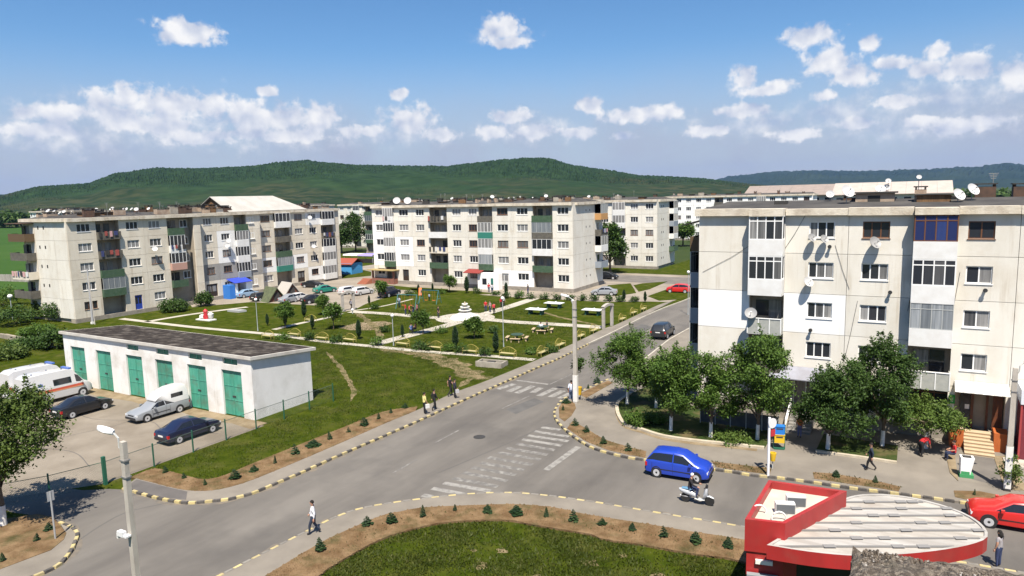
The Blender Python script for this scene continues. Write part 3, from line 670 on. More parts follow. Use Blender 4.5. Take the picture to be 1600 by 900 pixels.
# ground floor: shop fronts
gf = Face(RB, 0, 0, 0)
for a, b in ((0,3.7),(9.9,13.8)): gf.put('wall_panel', panel_mesh(b-a, H0, .22, (.5, b-a-.5, .5, 2.3), CREAM3), a, 0, B0); window(gf, a+.5, B0+.5, b-a-1, 1.8, 3, WFRAME, fine=True)
for a, b in ((3.75,6.0),(6.0,9.85),(13.85,16.2)):
    s = gf.put('shop_front', MB().box(0, b-a, .5, .56, 0, H0).mesh('shop_front', GLASS), a, 0, B0)
    f = MB()
    for k in range(int((b-a)/.8)+1): f.box(k*.8, k*.8+.07, .44, .5, 0, H0)
    f.box(.07, b-a, .45, .49, 2.1, 2.2); f.build('shop_frame', WFRAME if a < 13 else BFRAME, s)
for a in (3.72, 5.98, 9.8, 13.75, 16.22): gf.put('pillar', MB().box(0, .3, -.03, .5, 0, H0-.02).mesh('pillar', CREAM3), a, 0, B0)
pl = gf.put('plinth', MB().box(-.02, 16.8, -.06, .9, 0, B0-.01).box(19.3, 26.8, -.06, .9, 0, B0-.01).box(16.8, 19.3, .0, .9, 0, B0-.012).mesh('plinth', PLINTH), 0, 0, 0)
# entrance: recessed doorway, stair, striped awning
DOORB = mat('brown door', (.13,.045,.02), .5, (.09,.03,.015), 3)
en = gf.put('entrance', MB().box(0, 2.7, .95, 1.0, 0, H0).mesh('entrance', DARKIN), X(2.8), 0, B0)
MB().box(.95,1.08,.5,.6,0,2.3).box(1.75,1.87,.5,.6,0,2.3).box(.95,1.87,.5,.6,2.3,2.42).build('door_frame', DOORB, en)
MB().box(2.1,2.62,.45,.5,.1,2.3).build('door_leaf', [DOORB], en); MB().box(.35,.9,.6,.65,.05,2.3).build('door_leaf', [GLASS], en)
MB().box(.62,.86,.585,.598,1.25,1.55).build('notice', mat('paper', (.7,.7,.68), .8), en)
for a in (2.52, 5.5): gf.put('pillar', MB().box(0, .28, -.05, .9, 0, H0-.02).mesh('pillar', CREAM3), X(a), 0, B0)
for k in range(2): gf.put('wall_panel', panel_mesh(3.6, H0, .22, (.8, 2.8, .6, 2.2), CREAM3), X(5.8)+k*3.7, 0, B0)
aw = gf.put('awning', MB().mesh('awning', WFRAME), X(2.75), -.02, 3.5); aw.data.materials.clear()
AW1 = mat('awning white', (.70,.69,.66), .6); AW2 = mat('awning grey', (.50,.49,.46), .6)
for k in range(14):
    x = k*.205; q = MB(); q.add([(x,-.01,.62),(x+.198,-.01,.62),(x+.198,-1.15,.16),(x,-1.15,.16),(x,-.01,.585),(x+.198,-.01,.585),(x+.198,-1.15,.13),(x,-1.15,.13)], [(0,1,2,3),(4,7,6,5),(3,2,6,7),(0,3,7,4),(1,5,6,2)])
    q.build('awning_strip', AW1 if k % 2 else AW2, aw)
q = MB(); q.add([(0,-.02,.7),(4.4,-.02,.7),(4.4,-1.4,.1),(0,-1.4,.1),(0,-.02,.64),(4.4,-.02,.64),(4.4,-1.4,.04),(0,-1.4,.04)], [(0,3,2,1),(4,5,6,7),(3,7,6,2),(0,4,7,3),(1,2,6,5)])
q.build('awning', mat('grey sheet awning', (.27,.28,.33), .5, (.22,.22,.25), 1), RB, (X(-8.4), 0, 3.35))
STEP = mat('step tiles', (.46,.36,.24), .8, (.40,.31,.20), 3); STEPE = mat('step edge', (.30,.21,.12), .8); ORAN = mat('orange wall', (.42,.11,.025), .8, (.36,.09,.02), 2)
st = link('entrance_stair', None, RB, (X(3.35), -2.6, 0))
for k in range(7): MB().box(0, 1.55, k*.33, k*.33+.36 if k < 6 else 2.55, .11, .11+(k+1)*.125).box(0, 1.55, k*.33-.012, k*.33-.001, .11+(k+1)*.125-.05, .11+(k+1)*.125-.004, 1).build('step', [STEP, STEPE], st)
for x in (-.75, 1.56): MB().box(x, x+.74, 1.3, 2.5, .1, 1.3).build('stair_wall', ORAN, st)
MB().box(-.75,-.02,1.29,2.5,1.301,1.36).build('wall_cap', STEP, st)
st2 = link('shop_stair', None, RB, (X(-6.9), -2.9, 0)); GST = mat('grey steps', (.25,.24,.22), .9, (.18,.17,.16), 2)
for k in range(6): MB().box(0, 1.5, k*.34, k*.34+.36 if k < 5 else 2.85, .11, .11+(k+1)*.14).build('step', GST, st2)
q = MB(); q.tube([(-.08,-.1,.1),(-.08,-.1,1.0),(-.08,2.6,1.95),(-.08,2.6,.9)], .045, 6); q.tube([(-.08,-.1,.6),(-.08,2.6,1.5)], .03, 6); q.build('handrail', WFRAME, st2)
sg = gf.put('shop_sign', MB().box(0, .32, -.22, -.08, 0, .55).box(.10, .22, -.232, -.221, .12, .42, 1).mesh('shop_sign', [mat('green sign', (.02,.28,.05), .4), mat('sign light', (.45,.65,.4), .4)]), X(2.5), 0, B0+1.7)
# body, roof and cornice
core(RB, [(.02,3.72,.22,.8,B0,14.9),(6.07,13.83,.22,.8,B0+H0,14.9),(16.27,26.8,.22,.8,B0+H0,14.9),(.02,26.8,.81,11.7,0,14.9)], BACKW)
for r in range(1, 6): MB().box(0, 26.8, .23, .8, B0+r*H0-.12, B0+r*H0-.02).build('floor_slab', SLABM, RB)
cornices(F, [(-.25,3.72,.35),(3.75,6.05,1.05),(6.08,10.0,.35),(10.0,13.83,.35),(13.85,16.25,1.05),(16.27,19.4,.35),(19.4,23,.35),(23,26.8,.35)], 14.75, 15.2, .3)
roof(RB, -.2, 26.8, .9, 11.9, 14.92, .5)
LE = Face(RB, 0, 11.7, -math.pi/2)                            # the end wall towards the street
for r in range(4): LE.put('wall_panel', panel_mesh(11.45, H0, .22, None, CREAM3), 0, -.0, B0+(r+1)*H0)
LE.put('wall_panel', panel_mesh(11.45, H0, .22, None, CREAM3), 0, 0, B0)
for r, s in ((4,'on'),(3,'Hb'),(2,'Hb'),(1,'Ht')): balcony(LE, 6.9, 9.9, B0+r*H0, H0, s, 1.15, 0, True, 4)
q = MB(); q.add([(-.02,2.0,14.5),(-.02,5.2,14.5),(-2.0,5.2,13.95),(-2.0,2.0,13.95),(-.02,2.0,14.44),(-.02,5.2,14.44),(-2.0,5.2,13.9),(-2.0,2.0,13.9)], [(0,1,2,3),(4,7,6,5),(3,2,6,7),(0,3,7,4),(1,5,6,2)]); q.build('balcony_roof', CAPM, RB)
# dishes, flues, roof things
for x, y, r, mm in ((1268,372,.36,DISHG),(1287,374,.36,DISHG),(1366,380,.5,DISHG),(1262,441,.42,DISHW)):
    a, z = onY(x, y, 51.6); dish(RB, a+13.8, -.4, z, r*.85, mm, -.75, .5)
a, z = onY(1173,490,51.0); dish(RB, a+13.8, -1.0, z, .42, DISHG, -1.35, .6)
FLUE = mat('flue', (.03,.03,.03), .6)
for x, y in ((1297,385),(1391,456),(1539,453),(1267,515)):
    a, z = onY(x, y, 52); b = MB(); b.tube([(a+13.8,.1,z),(a+13.8,-.25,z)], .09, 10); b.tube([(a+13.8,-.25,z),(a+13.8,-.32,z)], .13, 10); b.build('flue', FLUE, RB)
for x, y, Y, r in ((1323,300,56,.62),(1297,304,58,.38),(1497,305,56,.55),(1519,297,57,.55),(1385,293,60,.3),(1388,283,60,.25),(1436,277,60,.22)):
    a, z = onY(x, y, Y); dish(RB, a+13.8, Y-52, z, r*.8, DISHW, -.8 if r > .5 else -1.4, .55, pole=max(.2, z-15.17))
a, z = onY(1363,312,57); MB().box(a+13-.3,a+15.2,5,6.4,15.17,16.1).box(a+13.5,a+14.3,4.985,5,15.35,15.95,1).box(a+12.5,a+15.4,4.8,6.6,16.11,16.22,1).build('stairhead', [CHIM, CAPM], RB)
a, z = onY(1470,306,57); MB().box(a+12.6,a+15.2,6,7.2,15.17,15.75).box(a+12.4,a+15.4,5.8,7.4,15.76,15.84,1).build('chimney', [CREAM, ROOFM], RB)
a, z = onY(1225,312,56); MB().box(a+13.1,a+14,4,4.8,15.17,15.7).build('chimney', [CAPM], RB)
clutter(RB, 8, 25, 4, 10, 15.17, 9, 5)

CABL = mat('cable', (.05,.05,.05), .7)
for pa, pb in (((1305,383),(1327,452)),((1440,372),(1418,486)),((1098,425),(1190,372)),((1222,395),(1262,330)),((1500,425),(1482,520)),((1340,470),(1320,560))):
    (xa, za), (xb, zb) = onY(*pa, 51.97), onY(*pb, 51.97); q = MB(); q.tube([(xa+13.8,-.03,za),((xa+xb)/2+13.8,-.04,(za+zb)/2-.12),(xb+13.8,-.03,zb)], .012, 4); q.build('cable', CABL, RB)
# ------------------------------------------------------------------ block in the middle of the picture
MBk = thing('apartment_block', 'long cream apartment block behind the park fountain with green and white balconies', 'apartment block', (-93.4, 107, 0))
F = Face(MBk, 0, 0, 0); X = lambda x: x+93.4
MW = 43.8; FHm, Bm = 2.88, .65
cols = [('w',X(-92.5),X(-90.7),2),('b',X(-90.3),X(-87.8)),('w',X(-86.6),X(-84.4),3),('w',X(-82.5),X(-80.6),3),('b',X(-79.3),X(-75.3)),('w',X(-74.1),X(-72.2),3),('w',X(-70.5),X(-68.7),3),('b',X(-68.3),X(-65.4)),('w',X(-64.4),X(-62.2),3),('w',X(-60.4),X(-58.2),3),('b',X(-57.2),X(-53.4)),('w',X(-52.5),X(-50.4),3)]
st = {(1,4):'gwl',(1,3):'gw',(1,2):'gw',(1,1):'gg',(4,4):'okl',(4,3):'ow',(4,2):'ocl',(4,1):'og',(7,4):'ok',(7,3):'gG',(7,2):'gw',(7,1):'Hg',(10,4):'og',(10,3):'Hk',(10,2):'gw',(10,1):'og'}
BRDOOR = mat('dark entrance door', (.035,.022,.016), .5)
facade(F, MW, cols, Bm, FHm, 5, 1.15, 1.2, CREAM3, {(0,2),(2,2),(0,1),(2,1),(0,3),(9,0),(8,0)}, st, prot=.5, rec=1.2, doors={(2,0):(BRDOOR,1.5),(8,0):(GFRAME,2.0)})
bc = [c for c in cols if c[0] == 'b']; ex = [0.02]
for c in bc: ex += [c[1], c[2]]
ex.append(MW-.02)
core(MBk, [(ex[i], ex[i+1], .22, 1.2, 0, 15.05) for i in range(0, len(ex), 2)]+[(.02, MW-.24, 1.21, 12.98, 0, 15.05)], BACKW)
F.put('plinth', MB().box(-.03, MW+.03, -.05, .2, 0, Bm-.01).mesh('plinth', PLINTH), 0, 0, 0)
sp = []; e = 0
while e < MW-.1: sp.append((e, min(e+5.4, MW), .45)); e += 5.4
cornices(F, sp, 14.85, 15.3, .45); roof(MBk, .3, MW-.3, .9, 12.7, 15.06)
E1 = Face(MBk, MW, 0, math.pi/2)
for r in range(5):
    E1.put('wall_panel', panel_mesh(4.3, FHm, .22, None, CREAM3), .25, 0, Bm+r*FHm); E1.put('wall_panel', panel_mesh(8.4, FHm, .22, None, CREAM3), 4.57, 0, Bm+r*FHm)
    vent(E1, 5.4, Bm+r*FHm+1.5); vent(E1, 7.0, Bm+r*FHm+1.5)
for r, s in ((4,'Ho'),(3,'okl'),(2,'gw'),(1,'ob')): balcony(E1, 9.4, 12.6, Bm+r*FHm, FHm, s, 1.2, 0)
E1.put('plinth', MB().box(.25, 13, -.05, .2, 0, Bm-.01).mesh('plinth', PLINTH), 0, 0, 0)
cornices(E1, [(.95,6.5,.45),(6.5,13.2,.45)], 14.85, 15.3, .45)
clutter(MBk, 1, MW-1, 2, 11, 15.3, 80, 11, .7)
for x in (620,637): a, z = onY(x, 314, 109); dish(MBk, X(a), 2, z, .72, DISHW, -1.05, .5, pole=.5)
# ground floor extras: white shop box with red canopy, brick porch with steps
sh = link('shop_porch', None, MBk, (X(-70.2), -1.4, 0)); MB().box(2.2,6.6,0,1.35,0,3.0).box(3.2,4.1,-.02,0,.9,2.0,1).build('porch_wall', [WHITEP, GLASS], sh)
q = MB(); q.add([(-.6,1.35,3.5),(3.0,1.35,3.5),(3.0,-.6,3.0),(-.6,-.6,3.0),(-.6,1.35,3.42),(3.0,1.35,3.42),(3.0,-.6,2.92),(-.6,-.6,2.92)], [(0,3,2,1),(4,5,6,7),(3,7,6,2),(0,4,7,3),(1,2,6,5)]); q.build('canopy', mat('red tile canopy', (.20,.03,.025), .8), sh)
MB().box(5.0,5.5,-.03,-.002,.1,2.1).build('porch_door', mat('teal door', (.02,.14,.11), .5), sh)
pb = link('brick_porch', None, MBk, (X(-93), -1.3, 0)); BRK = mat('porch brick', (.24,.10,.07), .9, (.17,.08,.06), 3)
MB().box(0,5.5,0,1.28,.0,1.1).box(0,.3,0,.3,1.1,2.7).box(5.2,5.5,0,.3,1.1,2.7).build('porch_wall', BRK, pb); MB().box(-.6,6,-.7,1.28,2.7,2.85).build('porch_roof', mat('ochre roof', (.30,.23,.10), .8), pb)
for k in range(5): MB().box(-2.2,-.02,-2.0+k*.4,-1.6+k*.4,0,.2+k*.2).build('step', mat('red steps', (.32,.12,.07), .8), pb)

# ------------------------------------------------------------------ long staggered block on the left
LB = thing('apartment_block', 'staggered cream apartment block on the left with a timber attic roof and satellite dishes', 'apartment block', (-103, 54, 0), math.pi/2)
FHl, Bl = 2.8, .6; TL = Bl+5*FHl
U = lambda y: y-54
OFF = (0, 1.0, 2.2); SEC = [(0, 21.3), (21.3, 34.4), (34.4, 56)]
c1 = [('w',U(55.4),U(57.3),3),('b',U(58.1),U(61.5)),('w',U(62.6),U(64.5),3),('w',U(66.2),U(68.1),3),('b',U(69.3),U(72.0)),('b',U(72.0),U(74.0)),('p',U(74.0),U(75.3))]
s1 = {(1,4):'okl',(1,3):'okl',(1,2):'og',(1,1):'Hg',(4,4):'og',(4,3):'gwl',(4,2):'gp',(4,1):'og'}
c2 = [('w',U(76.6),U(78.2),3),('w',U(80.0),U(81.7),3),('b',U(82.8),U(85.4)),('p',U(85.4),U(88.4))]
s2 = {(2,4):'og',(2,3):'gw',(2,2):'gw',(2,1):'gb'}
c3 = [('w',U(89.6),U(91.7),3),('b',U(92.7),U(96.4)),('w',U(97.8),U(99.8),3),('w',U(101.6),U(103.5),3),('b',U(104.8),U(108.3)),('p',U(108.3),U(110))]
s3 = {(1,4):'gw',(1,3):'ok',(1,2):'og',(1,1):'HG',(4,4):'gw',(4,3):'okl',(4,2):'gw',(4,1):'gw',(4,0):'gw'}
DBL = mat('blue door', (.02,.05,.30), .5)
for (a, b), of, cc, ss, wh_, gr_, dd in zip(SEC, OFF, (c1, c2, c3), (s1, s2, s3), ((), {(1,3),(1,2)}, {(0,1),(2,1),(3,4),(3,0)}), ((), {(0,1),(1,1),(3,1)}, ()), ({(2,0):(DBL,1.2)}, {(0,0):(BRDOOR,2.2)}, {(2,0):(BRDOOR,1.9)})):
    Fs = Face(LB, a, 0, 0, of); sh_ = [(c[0], c[1]-a, c[2]-a)+tuple(c[3:]) for c in cc]
    facade(Fs, b-a, sh_, Bl, FHl, 5, 1.15, 1.15, CREAM2, wh_, ss, prot=.45, rec=1.2, grey=gr_, doors=dd)
    bc = [c for c in sh_ if c[0] == 'b']; ex = [.02]
    for c in bc:
        if abs(ex[-1]-c[1]) < .01: ex[-1] = c[2]
        else: ex += [c[1], c[2]]
    ex.append(b-a-.02)
    core(LB, [(a+ex[i], a+ex[i+1], of+.22, of+1.2, 0, TL) for i in range(0, len(ex), 2)]+[(a+.02 if a else .24, b-.02, of+1.21, 11.8, 0, TL)], BACKW)
    Fs.put('plinth', MB().box(0, b-a, -.05, .2, 0, Bl-.01).mesh('plinth', PLINTH), 0, 0, 0)
    e = 0; sp = []
    while e < b-a-.1: sp.append((e, min(e+(b-a)/4, b-a), .4)); e += (b-a)/4
    cornices(Fs, sp, TL-.15, TL+.32, .4); roof(LB, a+.1, b-.1, of+.9, 11.6, TL+.02)
for r in range(1, 5): window(Face(LB, 0, 0, 0, 1.05), U(72.3), Bl+r*FHl+1.0, 1.3, 1.2, 2)
for r in range(0, 5): window(Face(LB, 0, 0, 0, .9), U(85.8), Bl+r*FHl+1.05, 1.2, 1.1, 2)
E2 = Face(LB, 0, 11.8, -math.pi/2)
for r in range(5):
    E2.put('wall_panel', panel_mesh(5.0, FHl, .22, None, CREAM3), 3.3, 0, Bl+r*FHl); E2.put('wall_panel', panel_mesh(3.25, FHl, .22, None, CREAM3), 8.32, 0, Bl+r*FHl)
    for u in (4.2, 5.7): vent(E2, u, Bl+r*FHl+1.6, .3)
    E2.put('wall_panel', panel_mesh(3.25, FHl, .22, (.4, 1.9, .2, 2.2), CREAM2), 0, 0, Bl+r*FHl); E2.put('balcony_door', MB().box(0, 1.5, 0, .05, 0, 2).mesh('balcony_door', GLASS), .4, .12, Bl+r*FHl+.2)
for r, s in ((4,'on'),(3,'ok'),(2,'ocl'),(1,'ok')): balcony(E2, -1.6, 3.1, Bl+r*FHl, FHl, s, 1.3, 0)
MB().box(-1.6,.3,8.6,13.5,TL-.35,TL-.25).build('balcony_roof', RUST, LB)
cornices(E2, [(-.2,5.6,.4),(5.6,11.5,.4)], TL-.15, TL+.32, .4)
clutter(LB, .8, 29, 2, 10.5, TL+.27, 80, 21, .95); clutter(LB, 46, 55.5, 4, 10.5, TL+.27, 12, 22, .7)
# hipped sheet-metal attic on timber gables
at = link('attic_roof', None, LB, (U(85), 2.0, TL+.28)); a0, a1, d0, d1, hh = -2.0, 15.5, .3, 9.2, 2.9
q = MB(); mid = (d0+d1)/2
q.add([(a0-.4,d0-.5,.15),(a1+.4,d0-.5,.15),(a1-3.6,mid,hh),(a0-.4,mid,hh),(a0-.4,d1+.5,.15),(a1+.4,d1+.5,.15),(a0-.4,d0-.5,.07),(a1+.4,d0-.5,.07),(a1-3.6,mid,hh-.09),(a0-.4,mid,hh-.09),(a0-.4,d1+.5,.07),(a1+.4,d1+.5,.07)],
      [(0,1,2,3),(3,2,5,4),(1,5,2),(6,9,8,7),(9,10,11,8),(7,8,11),(0,6,7,1),(1,7,11,5),(0,3,9,6),(3,4,10,9)])
q.build('roof_sheet', mat('attic sheet', (.40,.385,.355), .7, (.34,.325,.295), .6), at)
for k in range(14):
    y0 = d0+k*(d1-d0)/14; y1 = d0+(k+1)*(d1-d0)/14; hz = lambda y: .05+(hh-.25)*(1-abs(y-mid)/(mid-d0))
    q = MB(); q.add([(a0,y0+.01,0),(a0,y1-.01,0),(a0,y1-.01,max(.1,hz(y1))),(a0,y0+.01,max(.1,hz(y0))),(a0+.03,y0+.01,0),(a0+.03,y1-.01,0),(a0+.03,y1-.01,max(.1,hz(y1))),(a0+.03,y0+.01,max(.1,hz(y0)))], [(0,3,2,1),(4,5,6,7),(0,4,7,3),(1,2,6,5),(3,7,6,2)]); q.build('gable_board', WOOD, at)
MB().box(a0+.1,a1,d0,d0+.06,0,.12).build('gable_board', WOOD, at)
# dishes on the facade and the blue porch
for px, py, X_ in ((242,389,-102.4),(357,376,-103.4),(355,384,-103.4)):
    y, z = onX(px, py, X_); dish(LB, U(y), -(X_+103), z, .42, DISHW, -1.2-math.pi/2+.6, .55)
for px, py in ((484,340),(490,385)): y, z = onX(px, py, -104.6); dish(LB, U(y), 1.6, z, .42, DISHW, -2.2, .55)
bp = link('blue_porch', None, LB, (U(80.6), -.9, 0))
MB().box(0,.5,0,1.8,0,2.6).box(2.3,3.6,0,1.8,0,2.6).box(-1.2,-.1,0,1.8,0,2.4,1).build('porch_wall', [WHITEP, mat('blue sheet', (.03,.16,.50), .5)], bp)
q = MB(); q.add([(-.4,1.8,3.4),(3.4,1.8,3.4),(3.4,-.4,2.75),(-.4,-.4,2.75),(-.4,1.8,3.33),(3.4,1.8,3.33),(3.4,-.4,2.68),(-.4,-.4,2.68)], [(0,3,2,1),(4,5,6,7),(3,7,6,2),(0,4,7,3),(1,2,6,5)]); q.build('canopy', mat('blue canopy', (.03,.06,.42), .5), bp)

# ------------------------------------------------------------------ blocks further back
def far_block(label, loc, rz, Wd, D, ncol, seed, wall=CREAM3, bal=(2,), endbal=False, base=.6, fh=2.85, clut=10, nf=5, ends=(1,)):
    q = random.Random(seed); r_ = thing('apartment_block', label, 'apartment block', loc, rz)
    F = Face(r_, 0, 0, 0); cw = Wd/ncol; cols = []; st = {}
    for k in range(ncol):
        a = k*cw
        if k in bal:
            cols.append(('b', a+cw*.08, a+cw*.92))
            for r in range(1, nf): st[(k, r)] = q.choice(['gw','og','ok','ow','gg','Hk','gw'])
        else: cols.append(('w', a+cw*.25, a+cw*.75, 3))
    facade(F, Wd, cols, base, fh, nf, 1.1, 1.2, wall, (), st, prot=.4, rec=1.1)
    bc = [c for c in cols if c[0] == 'b']; ex = [.02]
    for c in bc: ex += [c[1], c[2]]
    ex.append(Wd-.02); top = base+nf*fh
    core(r_, [(ex[i], ex[i+1], .22, 1.1, 0, top) for i in range(0, len(ex), 2)]+[(.24, Wd-.24, 1.11, D, 0, top)], BACKW)
    cornices(F, [(k*Wd/4, (k+1)*Wd/4, .4) for k in range(4)], top-.2, top+.3, .4); roof(r_, .1, Wd-.1, .9, D-.1, top+.01)
    for e in ends:
        E = Face(r_, Wd, 0, math.pi/2) if e > 0 else Face(r_, 0, D, -math.pi/2)
        for r in range(nf):
            E.put('wall_panel', panel_mesh(D-.26, fh, .22, None, wall), .25 if e > 0 else .0, 0, base+r*fh)
            if endbal and r: balcony(E, D-4.4, D-1.2, base+r*fh, fh, q.choice(['gw','og','gb']), 1.1, 0)
            vent(E, 3, base+r*fh+1.4, .3); vent(E, 4.2, base+r*fh+1.4, .3)
        cornices(E, [(.95, D, .4)], top-.2, top+.3, .4)
    F.put('plinth', MB().box(-.03, Wd, -.05, .2, 0, base-.01).mesh('plinth', PLINTH), 0, 0, 0)
    clutter(r_, 1, Wd-1, 2, D-2, top+.26, clut, seed, .8)
    return r_
far_block('cream block with stacked loggias, just right of and behind the fountain block', (-62, 147, 0), 0, 13.9, 13, 4, 31, bal=(1,), endbal=True, clut=8)
far_block('long white block with small windows, far behind the street end', (-76, 240, 0), 0, 48, 12, 14, 32, WHITEP, (5,9), clut=14)
far_block('cream block with stacked side balconies in the gap left of the fountain block', (-147, 165, 0), 0, 15, 12, 4, 33, CREAM3, (0,), clut=6)
far_block('pale block with a tree before it, seen in the gap beside the staggered block', (-176, 184, 0), 0, 24, 12, 7, 34, CREAM3, (2,), clut=8)
far_block('white block whose top shows behind the left end of the staggered block', (-322, 155, 0), R(-14), 62, 12, 14, 35, WHITEP, (3,8), clut=18)
far_block('far block whose roof shows behind the middle of the fountain block', (-150, 205, 0), 0, 60, 12, 14, 36, CREAM3, (3,9), clut=20)
far_block('far block whose top floor shows left of the street end', (-98, 175, 0), 0, 34, 12, 9, 37, CREAM3, (3,6), clut=10)
far_block('far block behind the timber attic of the staggered block', (-265, 190, 0), 0, 70, 12, 14, 38, CREAM3, (3,8), clut=20)
# low halls with pitched roofs far behind the near block
def hall(label, loc, rz, Wd, D, hw, hr, wallm, roofm, red=True):
    r_ = thing('hall', label, 'hall', loc, rz)
    MB().box(0,Wd,0,D,0,hw).build('wall', wallm, r_)
    n = 8
    for s in (0, 1):
        for k in range(n):
            x0, x1 = -.6+k*(Wd+1.2)/n+.02, -.6+(k+1)*(Wd+1.2)/n-.02; ya, yb = (-1, D/2) if s == 0 else (D+1, D/2)
            b = MB(); b.add([(x0,ya,hw-.1),(x1,ya,hw-.1),(x1,yb,hr),(x0,yb,hr),(x0,ya,hw-.3),(x1,ya,hw-.3),(x1,yb,hr-.2),(x0,yb,hr-.2)], [(0,1,2,3),(4,7,6,5),(0,4,5,1),(2,6,7,3),(1,5,6,2),(0,3,7,4)]); b.build('roof_sheet', roofm, r_)
    for x in (0, Wd):
        b = MB(); b.add([(x,0,hw),(x,D,hw),(x,D/2,hr-.25),(x+.2,0,hw),(x+.2,D,hw),(x+.2,D/2,hr-.25)], [(0,1,2),(5,4,3),(0,2,5,3),(1,4,5,2)]); b.build('gable', mat('red gable', (.42,.04,.04), .6) if red else wallm, r_)
    for k in range(int(Wd/4)):
        o = link('window', MB().box(0,2,-.05,.1,0,1.4).mesh('window', GLASS), r_, (1+k*4, 0, hw-2.6))
    return r_
RF1 = mat('brown sheet roof', (.27,.22,.19), .7, (.23,.19,.165), .3); RF2 = mat('beige sheet roof', (.42,.36,.32), .7, (.36,.31,.27), .3)
hall('far hall with a dull brown pitched roof', (-58, 285, 0), 0, 32, 26, 14.6, 18.4, CREAM2, RF1, False)
hall('far hall with a beige pitched roof and red gables', (-24, 262, 0), 0, 34, 24, 14.6, 18.4, CREAM2, RF2)
# ================================================================== garage row, kiosk, ledge, fence
def ztop(base, y):
    """height of something standing at a pixel whose top is at image row y"""
    g = G(*base); lo, hi = 0.0, 60.0
    for _ in range(40):
        mid = (lo+hi)/2; c = AX.T @ np.array([g[0], g[1], mid-CAM_H])
        if CY+FPX*c[1]/c[2] > y: lo = mid
        else: hi = mid
    return lo
GWHITE = mat('garage white', (.68,.67,.65), .85, (.62,.605,.58), .8, (1,1,.4), .3, 20, c3=(.44,.40,.34), scale3=.7, amt3=.6, streak=(.36,.32,.26))
GTEAL = mat('garage green', (.04,.235,.165), .6, (.075,.29,.205), 1.8, (2,2,.4), .2, 30, c3=(.10,.11,.07), scale3=1.3, amt3=.55, rand=.12); GTEAL2 = mat('green glass block', (.02,.13,.09), .4)
gar = thing('garage_row', 'white garage row with six green double doors beside the yard', 'garage', (-68.9, 34.8, 0))
X = lambda x: x+68.9
DR = [(-67.8,-65.5),(-63.7,-61.4),(-59.1,-56.8),(-54.95,-52.65),(-50.7,-48.4),(-46.5,-44.2)]
GW, GD, DH = 25.9, 6.0, 3.65
b = MB(); e = 0
for a, c in DR: b.box(e, X(a), 0, .3, 0, DH); e = X(c)
b.box(e, GW, 0, .3, 0, DH)
e = 0
for k, (a, c) in enumerate(DR):
    if k < 2: continue
    x0, x1 = X(a)+.25, X(c)-.35; b.box(e, x0, 0, .3, DH+.001, 4.75); b.box(x0, x1, 0, .3, DH+.001, 4.12); b.box(x0, x1, 0, .3, 4.58, 4.75); e = x1
b.box(e, GW, 0, .3, DH+.001, 4.75)
b.build('front_wall', GWHITE, gar)
b = MB(); b.box(GW-.3, GW, .301, GD, 0, 4.2).box(0, .3, .301, GD, 0, 4.2).box(.301, GW-.301, GD-.3, GD, 0, 4.2)
b.add([(GW-.3,.301,4.2),(GW,.301,4.2),(GW,GD,4.2),(GW-.3,GD,4.2),(GW-.3,.301,4.75),(GW,.301,4.75)], [(0,4,5,1),(1,5,2),(0,3,4),(4,3,2,5)])
b.build('side_wall', mat('garage side', (.68,.67,.655), .9, (.61,.60,.58), .7, (1,1,.5), .3, 20, c3=(.42,.40,.36), scale3=.6, amt3=.4), gar)
for k, (a, c) in enumerate(DR):
    w = (X(c)-X(a))/2
    d = link('garage_door', MB().box(0, 2*w, .22, .24, 0, DH).mesh('garage_door', GTEAL2), gar, (X(a), 0, 0))
    for s in (0, 1):
        q = MB(); x0 = s*w+.015; x1 = (s+1)*w-.015; q.box(x0, x1, .16, .215, .03, DH-.03)
        for z in (.05, 1.2, 2.35, 3.5): q.box(x0, x1, .135, .16, z, z+.07)
        for x in (x0, x1-.06): q.box(x, x+.06, .137, .16, .12, 3.5)
        q.build('door_leaf', GTEAL, d)
    MB().box(w-.18, w+.18, .11, .135, 1.5, 1.62).build('latch', CAPM, d)
    if k > 1: link('top_window', MB().box(.25, 2*w-.35, .16, .2, 4.12, 4.58).box(w-.04, w+.04, .13, .159, 4.12, 4.58, 1).mesh('top_window', [GTEAL2, GTEAL]), gar, (X(a), 0, 0))
q = MB(); q.add([(-.25,-.22,4.76),(GW+.25,-.22,4.76),(GW+.3,GD+.35,4.22),(-.3,GD+.35,4.22),(-.25,-.22,5.0),(GW+.25,-.22,5.0),(GW+.3,GD+.35,4.46),(-.3,GD+.35,4.46)], [(0,3,2,1),(4,5,6,7),(0,1,5,4),(1,2,6,5),(2,3,7,6),(3,0,4,7)])
q.build('roof_slab', mat('roof edge', (.50,.48,.44), .9, (.40,.37,.33), 1.2), gar)
q = MB(); q.add([(-.1,-.05,4.995),(GW+.1,-.05,4.995),(GW+.1,GD+.2,4.483),(-.1,GD+.2,4.483)], [(0,1,2,3)])
q.build('roof_felt', mat('torn roof felt', (.022,.019,.018), .95, (.055,.047,.042), 1.6, bump=1, bscale=5, c3=(.40,.36,.31), scale3=1.1, amt3=.28, spec=.03), gar)

